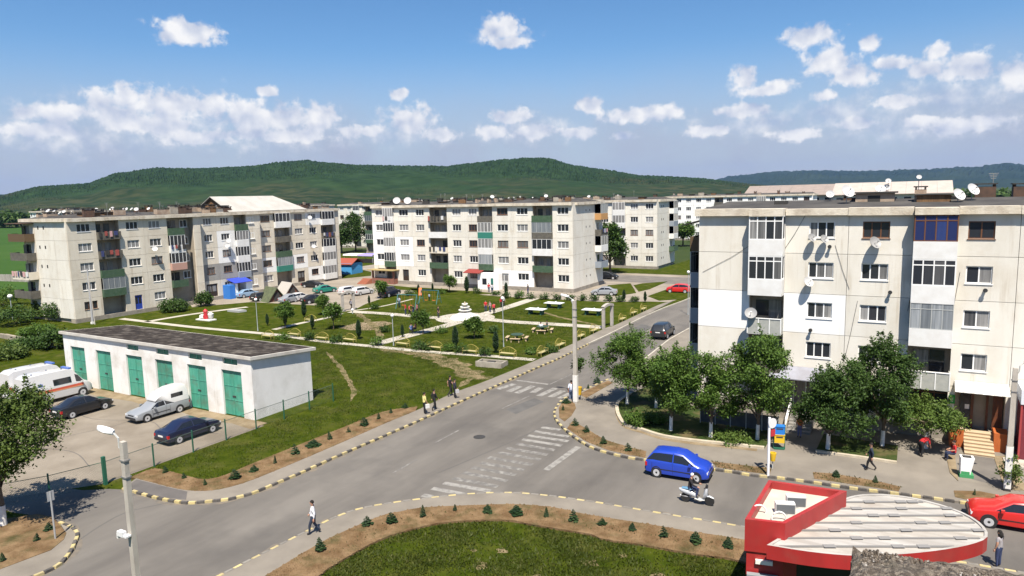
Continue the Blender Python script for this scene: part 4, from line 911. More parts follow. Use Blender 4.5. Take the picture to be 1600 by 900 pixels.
# ---- red kiosk with a leaf-shaped canopy, right in front
RED = mat('kiosk red', (.34,.022,.022), .5, (.27,.02,.02), 1.3, (1,1,.3), c3=(.24,.05,.04), scale3=.9, amt3=.5, coat=.1); RED2 = mat('kiosk red top', (.38,.03,.03), .5)
WROOF = mat('white sheet roof', (.40,.385,.36), .8, (.29,.272,.248), .9, (.35,2.5,1), .2, 20, c3=(.28,.25,.215), scale3=.7, amt3=.5)
WROOF2 = mat('beige sheet roof strip', (.40,.375,.335), .8, (.30,.275,.24), 1.1, (.35,2.5,1), .2, 20, c3=(.24,.20,.165), scale3=.8, amt3=.6)
ki = thing('kiosk', 'red kiosk with white leaf-shaped canopy roof at the pavement corner', 'kiosk', (-5, 25.5, 0))
o2 = lambda p: (p[0]+5, p[1]-25.5)
KT = 4.4
Q = [o2(G(1164,811,KT)), o2(G(1201,750,KT)), o2(G(1323,767,KT)), o2(G(1227,818,KT))]
def inset(poly, d):
    n = len(poly); cx_ = sum(p[0] for p in poly)/n; cy_ = sum(p[1] for p in poly)/n; out = []
    s = 1 if sum(poly[i][0]*poly[(i+1) % n][1]-poly[(i+1) % n][0]*poly[i][1] for i in range(n)) > 0 else -1
    for i in range(n):
        p0, p1, p2 = [Vector(poly[(i+k) % n]) for k in (-1, 0, 1)]
        a = (p1-p0).normalized(); c = (p2-p1).normalized(); na, nc = Vector((-a.y, a.x))*s, Vector((-c.y, c.x))*s
        bb = (na+nc).normalized(); k = d/max(.25, bb.dot(na)); out.append(tuple(p1+bb*k))
    return out
Qi = inset(Q, .16)
def ringwall(b, o, i, z0, z1, m=0, mt=None):
    n = len(o); vs = [(*p, z0) for p in o]+[(*p, z1) for p in o]+[(*p, z1) for p in i]+[(*p, z0) for p in i]; 
    for k in range(n):
        j = (k+1) % n; b.add([vs[k],vs[j],vs[n+j],vs[n+k]], [(0,1,2,3)], m); b.add([vs[n+k],vs[n+j],vs[2*n+j],vs[2*n+k]], [(0,1,2,3)], m if mt is None else mt); b.add([vs[2*n+k],vs[2*n+j],vs[3*n+j],vs[3*n+k]], [(0,1,2,3)], m if mt is None else mt)
b = MB(); ringwall(b, Q, Qi, KT-1.25, KT); b.build('parapet', RED, ki)
MB().prism(inset(Q, .165), KT-.42, KT-.3).build('inner_roof', mat('kiosk felt', (.50,.45,.38), .9, (.42,.37,.31), 1), ki)
MB().prism(inset(Q, .06), 0, KT-1.26).build('body', RED, ki)
fx, fy = Q[0]; dx = Vector((Q[3][0]-fx, Q[3][1]-fy)).normalized(); nrm = Vector((dx.y, -dx.x))
if nrm.y > 0: nrm = -nrm
def onface(u, y): return (fx+dx.x*u+nrm.x*y, fy+dx.y*u+nrm.y*y)
cb = MB(); cb.prism([onface(.1,.02), onface(1.2,.02), onface(1.2,.24), onface(.1,.24)], .6, 2.35); cab = cb.build('cabinet', mat('grey cabinet', (.22,.24,.25), .5), ki)
cb = MB(); cb.prism([onface(.4,.241), onface(.68,.241), onface(.68,.25), onface(.4,.25)], 1.95, 2.2); cb.build('cabinet_sign', mat('sign plate', (.55,.55,.55), .5), cab)
cb = MB(); cb.prism([onface(.4,-.04), onface(1.0,-.04), onface(1.0,.07), onface(.4,.07)], 2.72, 2.87); cb.build('wall_lamp', mat('lamp cover', (.7,.68,.62), .4), ki)
# air-conditioning units and loops on the inner roof
ACW = mat('unit white', (.62,.62,.60), .5); ACD = mat('unit grille', (.10,.11,.12), .6)
for px, py in ((1226,806),(1243,795)):
    g = o2(G(px, py, KT-.4)); u = link('air_conditioner', MB().box(-.42,.42,-.17,.17,0,.55).mesh('air_conditioner', ACW), ki, (g[0], g[1], KT-.29), .35); u.scale = (.85,.85,.8)
    MB().box(.421,.435,-.14,.14,.05,.5).lathe([(.2,0),(.2,.01)], 12).build('grille', ACD, u)
    MB().box(-.4,.4,-.185,-.171,.06,.5).build('grille', ACD, u)
for px, py in ((1186,802),(1217,813)):
    g = o2(G(px, py, KT-.3)); t = MB(); t.tube([(.26*math.cos(k*math.pi/8), 0, .26*math.sin(k*math.pi/8)) for k in range(17)], .035, 6); t.build('cable_coil', ACW, ki, (g[0], g[1], KT-.22), .4)
# canopy
CZ = 3.75
cpx = [(1198,853),(1226,836),(1277,803),(1325,778),(1365,773),(1410,776),(1450,784),(1490,796),(1522,811),(1540,827),(1543,840),(1530,848),(1500,856),(1455,863),(1400,868),(1340,870),(1285,866),(1240,860)]
CP = [o2(p) for p in smoothline(GL(cpx+[cpx[0]], CZ), .35)[:-1]]
CPi = inset(CP, .10)
ROT = R(27)
def spin(p, a): return (p[0]*math.cos(a)-p[1]*math.sin(a), p[0]*math.sin(a)+p[1]*math.cos(a))
CPr = [spin(p, -ROT) for p in CPi]; ys = [p[1] for p in CPr]; y0, y1 = min(ys), max(ys); ns = 8
def clip(poly, a, c):
    for axis_v, keep in ((a, 1), (c, -1)):
        out = []
        for i in range(len(poly)):
            p, q = poly[i], poly[(i+1) % len(poly)]; pi = (p[1]-axis_v)*keep >= 0; qi = (q[1]-axis_v)*keep >= 0
            if pi: out.append(p)
            if pi != qi: t = (axis_v-p[1])/(q[1]-p[1]); out.append((p[0]+t*(q[0]-p[0]), axis_v))
        poly = out
    return poly
cano = link('canopy', None, ki, (0, 0, 0))
for k in range(ns):                                           # one roof sheet after the other, lapped at battens
    a = y0+(y1-y0)*k/ns; c = y0+(y1-y0)*(k+1)/ns; P_ = [spin(p, ROT) for p in clip(CPr, a+.012, c-.012)]
    if len(P_) < 3: continue
    MB().prism(P_, CZ-.1, CZ-.02+.012*(k % 2)).build('roof_sheet', WROOF if k % 2 else WROOF2, cano)
    if k:
        xs = [p[0] for p in clip(CPr, a, a+.02)]
        MB().box(min(xs)+.1, max(xs)-.1, a-.045, a+.045, CZ-.03, CZ+.03).build('batten', mat('batten grey', (.17,.165,.16), .7), cano, (0,0,0), ROT)
        for q in range(3):
            x = min(xs)+(max(xs)-min(xs))*(.18+.3*q+.08*((k*7+q) % 3)); MB().box(x, x+.42, a-.12, a+.09, CZ+.031, CZ+.045).build('patch', mat('patch grey', (.20,.195,.19), .7), cano, (0,0,0), ROT)
b = MB(); ringwall(b, CP, CPi, CZ-.5, CZ+.04, 0, 1); b.build('fascia', [RED, WROOF], cano)
MB().prism(inset(CP, .12), CZ-.42, CZ-.3).build('ceiling', CAPM, cano)
for x, y in ((2.4,1.8),(6.6,4.2),(4.6,3.0),(5.2,5.2)): t = MB(); t.tube([(x,y,0),(x,y,CZ-.4)], .06, 8); t.build('column', GFRAME, cano)
MB().prism([(1.2,.9),(6.2,3.9),(6.0,5.0),(3.2,5.4),(1.3,3.6)], 0, CZ-.55).build('shop_body', mat('kiosk glass', (.02,.018,.02), .2), ki)

# ---- the rough ledge of the roof that the picture is taken from
LEDG = mat('pebbled concrete', (.10,.08,.062), .95, (.26,.22,.175), 40, bump=1, bscale=60, c3=(.075,.07,.045), scale3=5, amt3=.6, lo=.42, hi=.62, detail=3)
own = thing('apartment_block', 'roof edge of pebbled concrete in the bottom right corner', 'apartment block', (0, 0, 0))
rs = np.random.RandomState(5); nx, ny = 130, 60; vs = []; fs = []
for j in range(ny):
    for i in range(nx):
        x = -.165+i/(nx-1)*3.4; y = 1.2+j/(ny-1)*2.06; ed = min(i, nx-1-i, ny-1-j)
        z = 14.95+rs.uniform(-.009,.011)+.014*math.sin(x*9+2*math.sin(y*7))-(0.03 if ed == 0 else .008 if ed == 1 else 0)+(.008 if x < .05 else 0)
        vs.append((x+(rs.uniform(-.006,.006)), y+(.02*math.sin(x*3.1)+rs.uniform(-.006,.01))-.06*max(0, .4-x)*0+.035*x*(j/(ny-1)), z))
for j in range(ny-1):
    for i in range(nx-1): fs.append((j*nx+i, j*nx+i+1, (j+1)*nx+i+1, (j+1)*nx+i))
top = [(ny-1)*nx+i for i in range(nx)]; lf = [j*nx for j in range(ny)]
nb = len(vs); vs += [(vs[k][0], vs[k][1], 14.6) for k in top]; fs += [(top[i], top[i+1], nb+i+1, nb+i) for i in range(nx-1)]
nb = len(vs); vs += [(vs[k][0], vs[k][1], 14.6) for k in lf]; fs += [(lf[i], lf[i+1], nb+i+1, nb+i) for i in range(ny-1)]
MB().add(vs, fs).build('roof_ledge', LEDG, own)
MB().box(-2.5,14,-12,1.1,0,14.3).build('wall', CREAM, own)
pb_ = bpy.data.materials.new('pebble'); pb_.use_nodes = True; N = pb_.node_tree.nodes; cr = N.new('ShaderNodeValToRGB'); ge = N.new('ShaderNodeNewGeometry')
for q, c in ((.4,(.10,.078,.058)),(.75,(.17,.14,.11)),(.95,(.24,.215,.185))): e = cr.color_ramp.elements.new(q); e.color = (*c, 1)
cr.color_ramp.elements[0].color = (.06,.05,.04,1); cr.color_ramp.elements[-1].color = (.45,.43,.40,1); pb_.node_tree.links.new(ge.outputs['Random Per Island'], cr.inputs['Fac']); pb_.node_tree.links.new(cr.outputs[0], N['Principled BSDF'].inputs['Base Color']); N['Principled BSDF'].inputs['Roughness'].default_value = .9
q = MB()
for k in range(9000):
    x, y = rs.uniform(-.125,1.3), rs.uniform(2.5,3.205); s_ = rs.uniform(.003,.009); a = rs.uniform(0,6); z = 14.95; n_ = 5
    q.add([(x+s_*math.cos(a+i*1.2566)*rs.uniform(.7,1.3), y+s_*math.sin(a+i*1.2566)*rs.uniform(.7,1.3)+.035*x, z-.02) for i in range(n_)]+[(x+s_*.7*math.cos(a+i*1.2566), y+s_*.7*math.sin(a+i*1.2566)+.035*x, z+s_*rs.uniform(.5,1.1)+.006) for i in range(n_)], [(i,(i+1) % n_,n_+(i+1) % n_,n_+i) for i in range(n_)]+[tuple(range(n_,2*n_))])
struct(q.build('pebbles', pb_, own), 'stuff')

# ---- green mesh fence along the yard
FGRN = mat('fence green', (.02,.10,.06), .5); WIRE = mat('fence wire', (.10,.14,.12), .5, metal=.3)
fl = [(-41.1,41.2),(-41.15,38.6),(-41.15,36.0),(-41.2,33.4),(-41.2,30.8),(-41.2,28.2),(-41.2,25.4),(-41.2,22.3),(-42.0,19.6),(-43.4,17.2),(-45.4,14.8)]
fe = thing('mesh_fence', 'green wire mesh fence between the yard and the grass strip', 'fence', (-41.2, 22.3, 0))
for k, p in enumerate(fl):
    h = 1.55 if k != 7 else 1.75; r_ = .035 if k != 7 else .09
    MB().box(-r_, r_, -r_, r_, 0, h).build('post', FGRN, fe, (p[0]+41.2, p[1]-22.3, 0))
    if k+1 < len(fl):
        a, c = Vector(fl[k]), Vector(fl[k+1]); L_ = (c-a).length; w = MB(); nn = int(L_/.11); t = .0035
        for i in range(nn+12):
            for s in (1, -1):
                x0 = (i-12 if s > 0 else i)*.11; x1 = x0+s*1.3; z0, z1 = .1, 1.4
                if x0 > x1: x0, x1, z0, z1 = x1, x0, z1, z0
                if x0 < 0: z0 += (z1-z0)*(-x0)/(x1-x0); x0 = 0
                if x1 > L_: z1 = z0+(z1-z0)*(L_-x0)/(x1-x0); x1 = L_
                if x1-x0 < .02: continue
                w.add([(x0,0,z0-t),(x1,0,z1-t),(x1,0,z1+t),(x0,0,z0+t)], [(0,1,2,3)])
        w.box(0, L_, -.012, .012, 1.4, 1.43)
        w.build('mesh_panel', WIRE if k < 7 else FGRN, fe, (a.x+41.2, a.y-22.3, 0), math.atan2(c.y-a.y, c.x-a.x))

# ================================================================== street furniture
PCON = mat('pole concrete', (.33,.30,.26), .9, (.42,.39,.34), 3, (1,1,.3), .3, 30); LAMPW = mat('lamp housing', (.66,.66,.66), .4); LGL = mat('lamp glass', (.45,.45,.44), .2)
WHT = mat('whitewash', (.70,.69,.66), .9, (.60,.58,.54), 4); PDK = mat('pole dark', (.10,.095,.085), .9)
def lamp_post(label, base, h, hd, white=0, ln=1.1, r0=.2, r1=.12, lm=.66):
    t = thing('street_lamp', label, 'street lamp', (*base, 0))
    b = MB(); z = [0, h*.3, h*.6, h]; rr = [r0+(r1-r0)*q/h for q in z]
    for i in range(3):
        b.add([(-rr[i],-rr[i]*.8,z[i]),(rr[i],-rr[i]*.8,z[i]),(rr[i],rr[i]*.8,z[i]),(-rr[i],rr[i]*.8,z[i]),(-rr[i+1],-rr[i+1]*.8,z[i+1]),(rr[i+1],-rr[i+1]*.8,z[i+1]),(rr[i+1],rr[i+1]*.8,z[i+1]),(-rr[i+1],rr[i+1]*.8,z[i+1])],
              [(0,1,5,4),(1,2,6,5),(2,3,7,6),(3,0,4,7)]+([(4,5,6,7)] if i == 2 else []))
    for k in range(int(h/.9)): b.box(-.045,.045,-r0*.8-.004,-r0*.8+.0,.9*k+.5,.9*k+.95,1) if k < 2 else None
    b.build('pole', [PCON, PDK], t)
    if white: MB().box(-r0-.006, r0+.006, -r0*.8-.006, r0*.8+.006, .25, white).build('painted_base', WHT, t)
    d = Vector(hd).normalized(); a = MB(); e = Vector((d.x*ln, d.y*ln, h+.28)); a.tube([(0,0,h-.45),(d.x*.18,d.y*.18,h-.2),(d.x*ln*.5,d.y*ln*.5,h+.12),tuple(e)], .035, 6); a.build('arm', GFRAME, t)
    q = MB(); q.T = Matrix.Translation(e) @ Matrix.Rotation(math.atan2(d.y, d.x), 4, 'Z') @ Matrix.Rotation(-.22, 4, 'Y')
    pr = [(0,.06),(.12,.13),(.3,.16),(.5,.14),(lm,.05)]; vs = []
    for x, w in pr: vs += [(x,-w,0),(x,-w*.6,.11),(x,w*.6,.11),(x,w,0),(x,w*.7,-.05),(x,-w*.7,-.05)]
    fs = [(i*6+k,(i+1)*6+k,(i+1)*6+(k+1) % 6,i*6+(k+1) % 6) for i in range(4) for k in range(6)]+[(0,1,2,3,4,5),(29,28,27,26,25,24)]
    q.add(vs, fs); hd_ = q.build('lamp_head', LAMPW, t, smooth=50)
    b = MB()
    for z in (h-.7, h-1.3): b.box(-r1-.035, r1+.035, -r1*.9-.02, r1*.9+.02, z, z+.05)
    b.build('band', ARM, t)
    return t
lp = lamp_post('tall concrete lamp post in the left foreground with a small camera on it', G(192,690,8.4), 8.4, (-.85,-.25,0), 0, .35, .12, .105)
b = MB(); b.box(-.12,.12,-.3,-.1,5.0,5.06).box(-.34,-.02,-.34,-.18,5.02,5.2).box(-.4,-.34,-.32,-.2,4.9,5.1); b.build('camera_housing', LAMPW, lp)
lp = lamp_post('concrete lamp post with whitewashed foot on the corner by the zebra crossing', (-22.65, 49.0), 8.35, (-.9,-.2,0), 2.4, .45, .17, .12)
bn = thing('litter_bin', 'yellow litter bin hung beside the whitewashed lamp post', 'litter bin', (*G(905,627), .1)); b = MB(); b.lathe([(.17,.45),(.24,1.05),(.25,1.08),(.22,1.08),(.16,.6)], 14); b.build('bucket', mat('bin yellow', (.60,.38,.02), .5), bn, smooth=40); MB().box(-.03,.03,.2,.26,0,1.0).build('stand', GFRAME, bn)
rp = lamp_post('concrete lamp post before the dark red wall on the right', (5.02, 44.3), 6.9, (.9,.3,0), 2.6, .4, .15, .11)
MB().box(-.16,.16,-.13,.13,.0,.26).build('dark_base', CAPM, rp)
wp = thing('sign_post', 'slim white sign post at the kerb above the kiosk', 'sign post', (-6.66, 40.75, .1)); t = MB(); t.tube([(0,0,0),(0,0,3.5)], .075, 10); t.build('post', mat('post white', (.72,.72,.74), .4), wp)
q = MB(); q.T = Matrix.Translation((.16,.1,3.15)) @ Matrix.Rotation(.95, 4, 'Z') @ Matrix.Rotation(math.pi/2, 4, 'X'); q.lathe([(.05,-.012),(.3,-.012),(.3,.012),(.05,.012)], 24); q.build('round_sign', mat('sign back', (.62,.62,.62), .4), wp)
q = MB(); q.T = Matrix.Translation((.2,.05,2.6)) @ Matrix.Rotation(.95, 4, 'Z'); q.box(-.16,.16,-.012,.012,-.2,.2); q.build('plate', mat('sign red', (.4,.03,.04), .5), wp)
sp_ = thing('sign_post', 'thin grey metal post in the soil bed at the lower left', 'sign post', (*G(87,845), .1)); t = MB(); t.tube([(0,0,0),(0,0,2.5)], .045, 8); t.build('post', mat('galvanised', (.42,.43,.44), .45, metal=.4), sp_); MB().box(-.012,.012,-.16,.16,2.0,2.5).build('sign_plate', mat('galvanised', (.4,.4,.4)), sp_)
# recycling bins, white-green bin
rb = thing('recycling_bin', 'blue and yellow recycling bin stand by the island edge', 'recycling bin', (*G(1217,704), .12), .25)
for k, (c, z) in enumerate(((mat('bin blue', (.02,.16,.50), .45), 1.0), (mat('bin yellow', (.60,.38,.02), .5), .45))): MB().box(-.3,.3,-.2,.2,z,z+.5).box(-.33,.33,-.23,.23,z+.5,z+.55).box(-.2,.2,-.215,-.201,z+.34,z+.42,1).build('container', [c, CAPM], rb)
MB().box(-.36,-.31,-.05,.05,0,1.6).box(.31,.36,-.05,.05,0,1.6).box(-.31,.31,-.18,.18,.0,.1).build('stand', FGRN, rb)
yb = thing('litter_bin', 'small yellow litter bin right beside the slim white post', 'litter bin', (*G(1207,735), .1)); MB().lathe([(.13,.5),(.2,.95),(.2,1.0),(.15,1.0),(.1,.6)], 12).build('bucket', mat('bin yellow', (.6,.38,.02)), yb, smooth=40); MB().box(-.025,.025,-.025,.025,0,.5).build('stand', GFRAME, yb)
wb = thing('litter_bin', 'white litter bin with a green foot near the entrance stair', 'litter bin', (*G(1508,747), .12), .1)
q = MB(); q.add([(-.28,-.25,.2),(.2,-.25,.2),(.2,.25,.2),(-.28,.25,.2),(-.3,-.28,1.15),(.36,-.28,1.15),(.36,.28,1.15),(-.3,.28,1.15)], [(0,3,2,1),(4,5,6,7),(0,1,5,4),(1,2,6,5),(2,3,7,6),(3,0,4,7)]); q.build('body', WFRAME, wb); MB().box(-.32,.36,-.3,.3,0,.19).box(-.26,.16,-.256,-.251,.2,.36).build('foot', mat('bin green', (.05,.25,.10), .5), wb); MB().box(-.2,.24,-.2,.2,1.151,1.165).build('opening', CAPM, wb)
# dark red shop wall at the right edge
rw = thing('shop', 'dark red shop with white fascia at the right edge of the picture', 'shop', (6.1, 49.6, 0)); MB().box(0,9,0,2.2,0,3.6).build('wall', mat('wine red', (.17,.025,.035), .6, (.13,.02,.03), 1), rw); MB().box(-.12,9,-.15,2.2,3.61,4.5).build('fascia', mat('fascia white', (.6,.62,.66), .5), rw); MB().box(-.1,.0,-.1,.06,0,3.6).build('corner_post', mat('red post', (.33,.05,.05), .5), rw); MB().box(-.8,3,-1.4,-.02,.1,.22).build('step', PATH, rw)
# ================================================================== park
YEL = mat('bench yellow', (.30,.25,.055), .7, (.23,.19,.05), 4); YSEAT = mat('bench seat', (.38,.33,.16), .7)
ORD = ['first','second','third','fourth','fifth','sixth','seventh','eighth','ninth','tenth','eleventh','twelfth','thirteenth','fourteenth','fifteenth']
def make_bench():
    t = thing('park_bench', 'x', 'bench')
    b = MB(); pts = [(-.95,0,.05)]+[(-.95+1.9*k/10, .04, .75+.42*math.sin(math.pi*k/10)) for k in range(11)]+[(.95,0,.05)]; b.tube(pts, .035, 6); b.tube([(-.95,0,.45),(.95,0,.45)], .03, 6)
    b.build('back_frame', YEL, t)
    for k in range(1, 9): x = -.95+1.9*k/9; q = MB(); q.tube([(x,0,.45),(x,.03,.74+.42*math.sin(math.pi*k/9))], .012, 4); q.build('back_bar', YEL, t)
    for y in (-.12,-.28,-.44): MB().box(-.95,.95,y-.065,y+.065,.43,.47).build('seat_slat', YSEAT, t)
    for x in (-.95,.95):
        q = MB(); q.tube([(x,-.5,.05),(x,-.5,.7),(x,0,.75)], .04, 6); q.build('arm_rest', YEL, t)
    return t
bench = make_bench(); first = True
BP = [(421,529,0),(462,526,0),(505,532,0),(548,534.5,0),(631,541,0),(682,547,0),(737,553,0),(795,557,0),(845,555,1),(873,543,1),(905,529,1),(926,520,1),(970,502,1),(988,492,1),(1003,486,1),(487,503,0),(515,490,0)]
for k, (x, y, r) in enumerate(BP):
    o = bench if first else copy_tree(bench); first = False
    g = G(x, y); o.location = (*g, .02); o.scale = (.9,.9,.86); o.rotation_euler = (0, 0, r*math.pi/2+rnd.uniform(-.06,.06)+(0 if k < 8 else .05)); o['group'] = 'yellow arched benches in the park'
    o['label'] = (f'yellow arched bench, {ORD[k]} from the left along the front path of the park' if k < 8 else f'yellow arched bench on the street side of the park, {ORD[k-8]} from the front' if k < 15 else f'yellow arched bench on the inner path, {ORD[k-15]} from the huts')
GLOBE = mat('lamp globe', (.72,.72,.70), .3); PGR = mat('park lamp pole', (.30,.33,.34), .5)
def park_lamp(px, top, label):
    g = G(*px); h = ztop(px, top); t = thing('park_lamp', label, 'park lamp', (*g, 0), 0, 'globe lamps in the park')
    q = MB(); q.tube([(0,0,0),(0,0,.5),(0,0,h-.2)], [.08,.05,.04], 8); q.build('pole', PGR, t); MB().lathe([(.04,-.2),(.17,-.14),(.2,0),(.17,.12),(.08,.19)], 14).build('globe', GLOBE, t, (0,0,h), smooth=60)
park_lamp((615,540), 493, 'globe lamp at the mouth of the path to the fountain'); park_lamp((787,542), 466, 'tall globe lamp in the lawn right of the fountain'); park_lamp((403,517), 468, 'slim globe lamp left of the park, before the parked cars'); park_lamp((551,490), 484, 'low globe on the path end near the portal'); park_lamp((1075,492), 425, 'slim lamp at the far end of the street pavement'); park_lamp((895,506), 470, 'slim lamp behind the corner lamp post')
fo = thing('fountain', 'white tiered fountain in the middle of the park', 'fountain', (*fc, .04)); fo.scale = (.86,.86,.84); FW = mat('fountain white', (.68,.67,.64), .7, (.56,.54,.50), 3)
for k, (r0, r1, z0, z1) in enumerate(((2.5,2.1,0,.35),(1.9,1.4,.36,.65),(1.25,.9,.66,.95))): MB().lathe([(r0,z0),(r1,z1),(r1*.9,z1),(r1*.7,z1-.1)], 20).build('basin_step', FW, fo, smooth=30)
for z, r in ((1.25,1.05),(1.75,.78),(2.25,.5)): MB().lathe([(.25,z-.12),(r,z),(r,z+.14),(r*.9,z+.1),(.15,z+.08)], 20).build('bowl', FW, fo, smooth=30)
MB().lathe([(.3,.9),(.2,1.3),(.2,2.3),(.12,2.55),(.02,2.75)], 12).build('column', mat('fountain stone', (.34,.28,.2), .8), fo)
TGRN = mat('table green', (.03,.10,.06), .6); TTOP = mat('table top', (.68,.69,.68), .5)
for px, lb in (((838,491),'concrete table tennis table nearest the fountain'),((866,481),'concrete table tennis table at the back by the entrance'),((926,492),'concrete table tennis table beside the stone portal')):
    t = thing('tennis_table', lb, 'table', (*G(*px), 0), .0, 'table tennis tables in the park'); MB().box(-1.37,1.37,-.76,.76,.7,.78).build('top', TTOP, t); MB().box(-.02,.02,-.76,.76,.781,.9).build('net', TTOP, t)
    for x in (-.9,.9): MB().box(x-.1,x+.1,-.5,.5,0,.699).build('leg', TGRN, t)
POR = mat('portal stone', (.32,.29,.26), .9, (.40,.37,.33), 3)
def portal(a, c, h, label):
    A, B = Vector(G(*a)), Vector(G(*c)); t = thing('portal', label, 'portal', (*A, 0)); d = B-A; L_ = d.length; ang = math.atan2(d.y, d.x)
    for x in (0, L_): MB().box(x-.16, x+.16, -.16, .16, 0, h).build('pillar', POR, t, (0,0,0), ang)
    q = MB(); n = 8
    for k in range(n):
        z0 = h+.25*math.sin(math.pi*k/n); z1 = h+.25*math.sin(math.pi*(k+1)/n); x0 = -.22+(L_+.44)*k/n; x1 = -.22+(L_+.44)*(k+1)/n
        q.add([(x0,-.2,z0-.2),(x1,-.2,z1-.2),(x1,-.2,z1+.1),(x0,-.2,z0+.1),(x0,.2,z0-.2),(x1,.2,z1-.2),(x1,.2,z1+.1),(x0,.2,z0+.1)], [(0,1,2,3),(7,6,5,4),(3,2,6,7),(1,0,4,5)])
    q.build('arch', POR, t, (0,0,0), ang)
portal((943,514),(956,509), 2.7, 'stone portal of the park on the street side'); portal((536,487),(553,484), 2.7, 'stone portal of the park beside the car park')
SWG = mat('swing teal', (.05,.16,.17), .5)
for px, rz, lb in (((637,482),.2,'teal swing frame left of the fountain path'),((672,474),.1,'teal swing frame further back near the block')):
    t = thing('swing', lb, 'swing', (*G(*px), 0), rz, 'teal swing frames'); q = MB()
    for x in (-1.6,1.6):
        for y in (-.8,.8): q.tube([(x,y,0),(x,0,2.1)], .05, 6)
    q.tube([(-1.7,0,2.1),(1.7,0,2.1)], .05, 6); q.tube([(-1.6,-.5,.8),(-1.6,.5,.8)], .04, 6); q.tube([(1.6,-.5,.8),(1.6,.5,.8)], .04, 6); q.build('frame', SWG, t)
    for x in (-.7,.7):
        q = MB(); q.box(x-.25,x+.25,-.12,.12,.48,.52); q.tube([(x-.23,0,.5),(x-.23,0,2.1)], .012, 4); q.tube([(x+.23,0,.5),(x+.23,0,2.1)], .012, 4); q.build('seat', mat('swing seat', (.5,.12,.03), .6), t)
SWH = mat('slide orange', (.5,.13,.03), .6)
t = thing('slide', 'small orange slide behind the swing frames', 'slide', (*G(657,461), 0), .6); q = MB(); q.add([(-.25,-1.3,.15),(.25,-1.3,.15),(.25,.2,1.25),(-.25,.2,1.25),(-.25,-1.3,.1),(.25,-1.3,.1),(.25,.2,1.2),(-.25,.2,1.2)], [(0,1,2,3),(4,7,6,5),(0,3,7,4),(1,5,6,2)]); q.build('chute', SWH, t); q = MB(); q.tube([(-.25,.2,1.3),(-.25,.8,0)], .035, 6); q.tube([(.25,.2,1.3),(.25,.8,0)], .035, 6); q.build('ladder', SWG, t)
for px, lb in (((808,532),'dark round picnic table with plank seats on the front lawn'),((848,519),'picnic table where two people sit, below the table tennis tables')):
    t = thing('picnic_table', lb, 'table', (*G(*px), 0), .3, 'picnic tables on the park lawn'); MB().lathe([(.1,0),(.08,.7),(.75,.7),(.75,.76)], 14).build('table_top', mat('table dark', (.03,.06,.04), .7), t)
    for k in range(4):
        a = k*math.pi/2; q = MB(); q.T = Matrix.Rotation(a, 4, 'Z'); q.box(.95,1.3,-.6,.6,.4,.45); q.box(1.05,1.2,-.5,-.4,0,.4); q.box(1.05,1.2,.4,.5,0,.4); q.build('seat', mat('plank', (.42,.32,.2), .8), t)
t = thing('sculpture', 'red and white playground figure on a white plinth', 'sculpture', (*G(322,500), 0)); MB().box(-1.5,1.5,-.6,.6,0,.15).build('plinth', WHT, t); MB().lathe([(.3,.15),(.4,.5),(.25,1.0),(.35,1.3),(.1,1.6)], 12).build('body', mat('sculpture red', (.45,.03,.04), .5), t, smooth=50); MB().lathe([(.1,.15),(.45,.3),(.4,.65),(.1,.8)], 12, c=(-.75,0,0)).lathe([(.1,.15),(.35,.4),(.42,.9),(.1,1.1)], 12, c=(.7,.3,0)).build('side_figure', WHT, t, smooth=50)
t = thing('hatch_cover', 'grey slab lying in the lawn near the red and white figure', 'slab', (*G(370,487), 0)); MB().prism([(-1.4,-.6),(1.2,-.6),(1.5,.6),(-1.2,.6)], 0, .3).box(-.4,.4,-.2,.2,.301,.38).build('slab', mat('slab grey', (.30,.31,.31), .8), t)
t = thing('concrete_shaft', 'broken grey concrete shaft beside the dirt path', 'shaft', (*G(764,574), 0), .1); MB().box(-1.4,1.4,-.15,.0,0,.55).box(-1.4,1.4,1.3,1.45,0,.45).box(-1.4,-1.25,.001,1.299,0,.5).box(1.25,1.4,.001,1.299,0,.5).build('shaft_wall', SLABM, t); MB().box(-.6,.2,.2,1.2,.3,.38).build('cover', CAPM, t)
# huts by the left block, blue hut, stall
HF = mat('hut front', (.13,.055,.035), .8); HR1 = mat('mossy roof', (.10,.12,.06), .9, (.06,.07,.04), 2); HR2 = mat('grey board roof', (.36,.34,.31), .9)
for px, rm, lb in (((433,471),HR1,'low gabled cellar hut with mossy roof by the parked cars'),((457,462),HR2,'low gabled cellar hut with pale roof behind the mossy one')):
    t = thing('hut', lb, 'hut', (*G(*px), 0), math.pi/2-.25)
    for y in (0, 3.32): MB().add([(-1.5,y,0),(1.5,y,0),(0,y,2.1),(-1.5,y+.08,0),(1.5,y+.08,0),(0,y+.08,2.1)], [(0,1,2),(5,4,3),(0,2,5,3),(1,4,5,2)]).build('gable', HF, t)
    for s in (-1, 1): q = MB(); q.add([(s*1.85,-.3,-.05),(0,-.3,2.35),(0,3.6,2.35),(s*1.85,3.6,-.05),(s*1.7,-.3,-.05),(0,-.3,2.2),(0,3.6,2.2),(s*1.7,3.6,-.05)], [(0,1,2,3),(7,6,5,4),(0,4,5,1),(2,6,7,3)]); q.build('roof_slope', rm, t)
    MB().box(-.5,.5,-.05,-.005,0,1.5).build('door', CAPM, t)
t = thing('hut', 'bright blue hut with a red roof at the end of the staggered block', 'hut', (*G(541,427), 0), .15); MB().box(-3,3,-2.2,2.2,0,2.5).build('wall', mat('hut blue', (.06,.28,.55), .7), t)
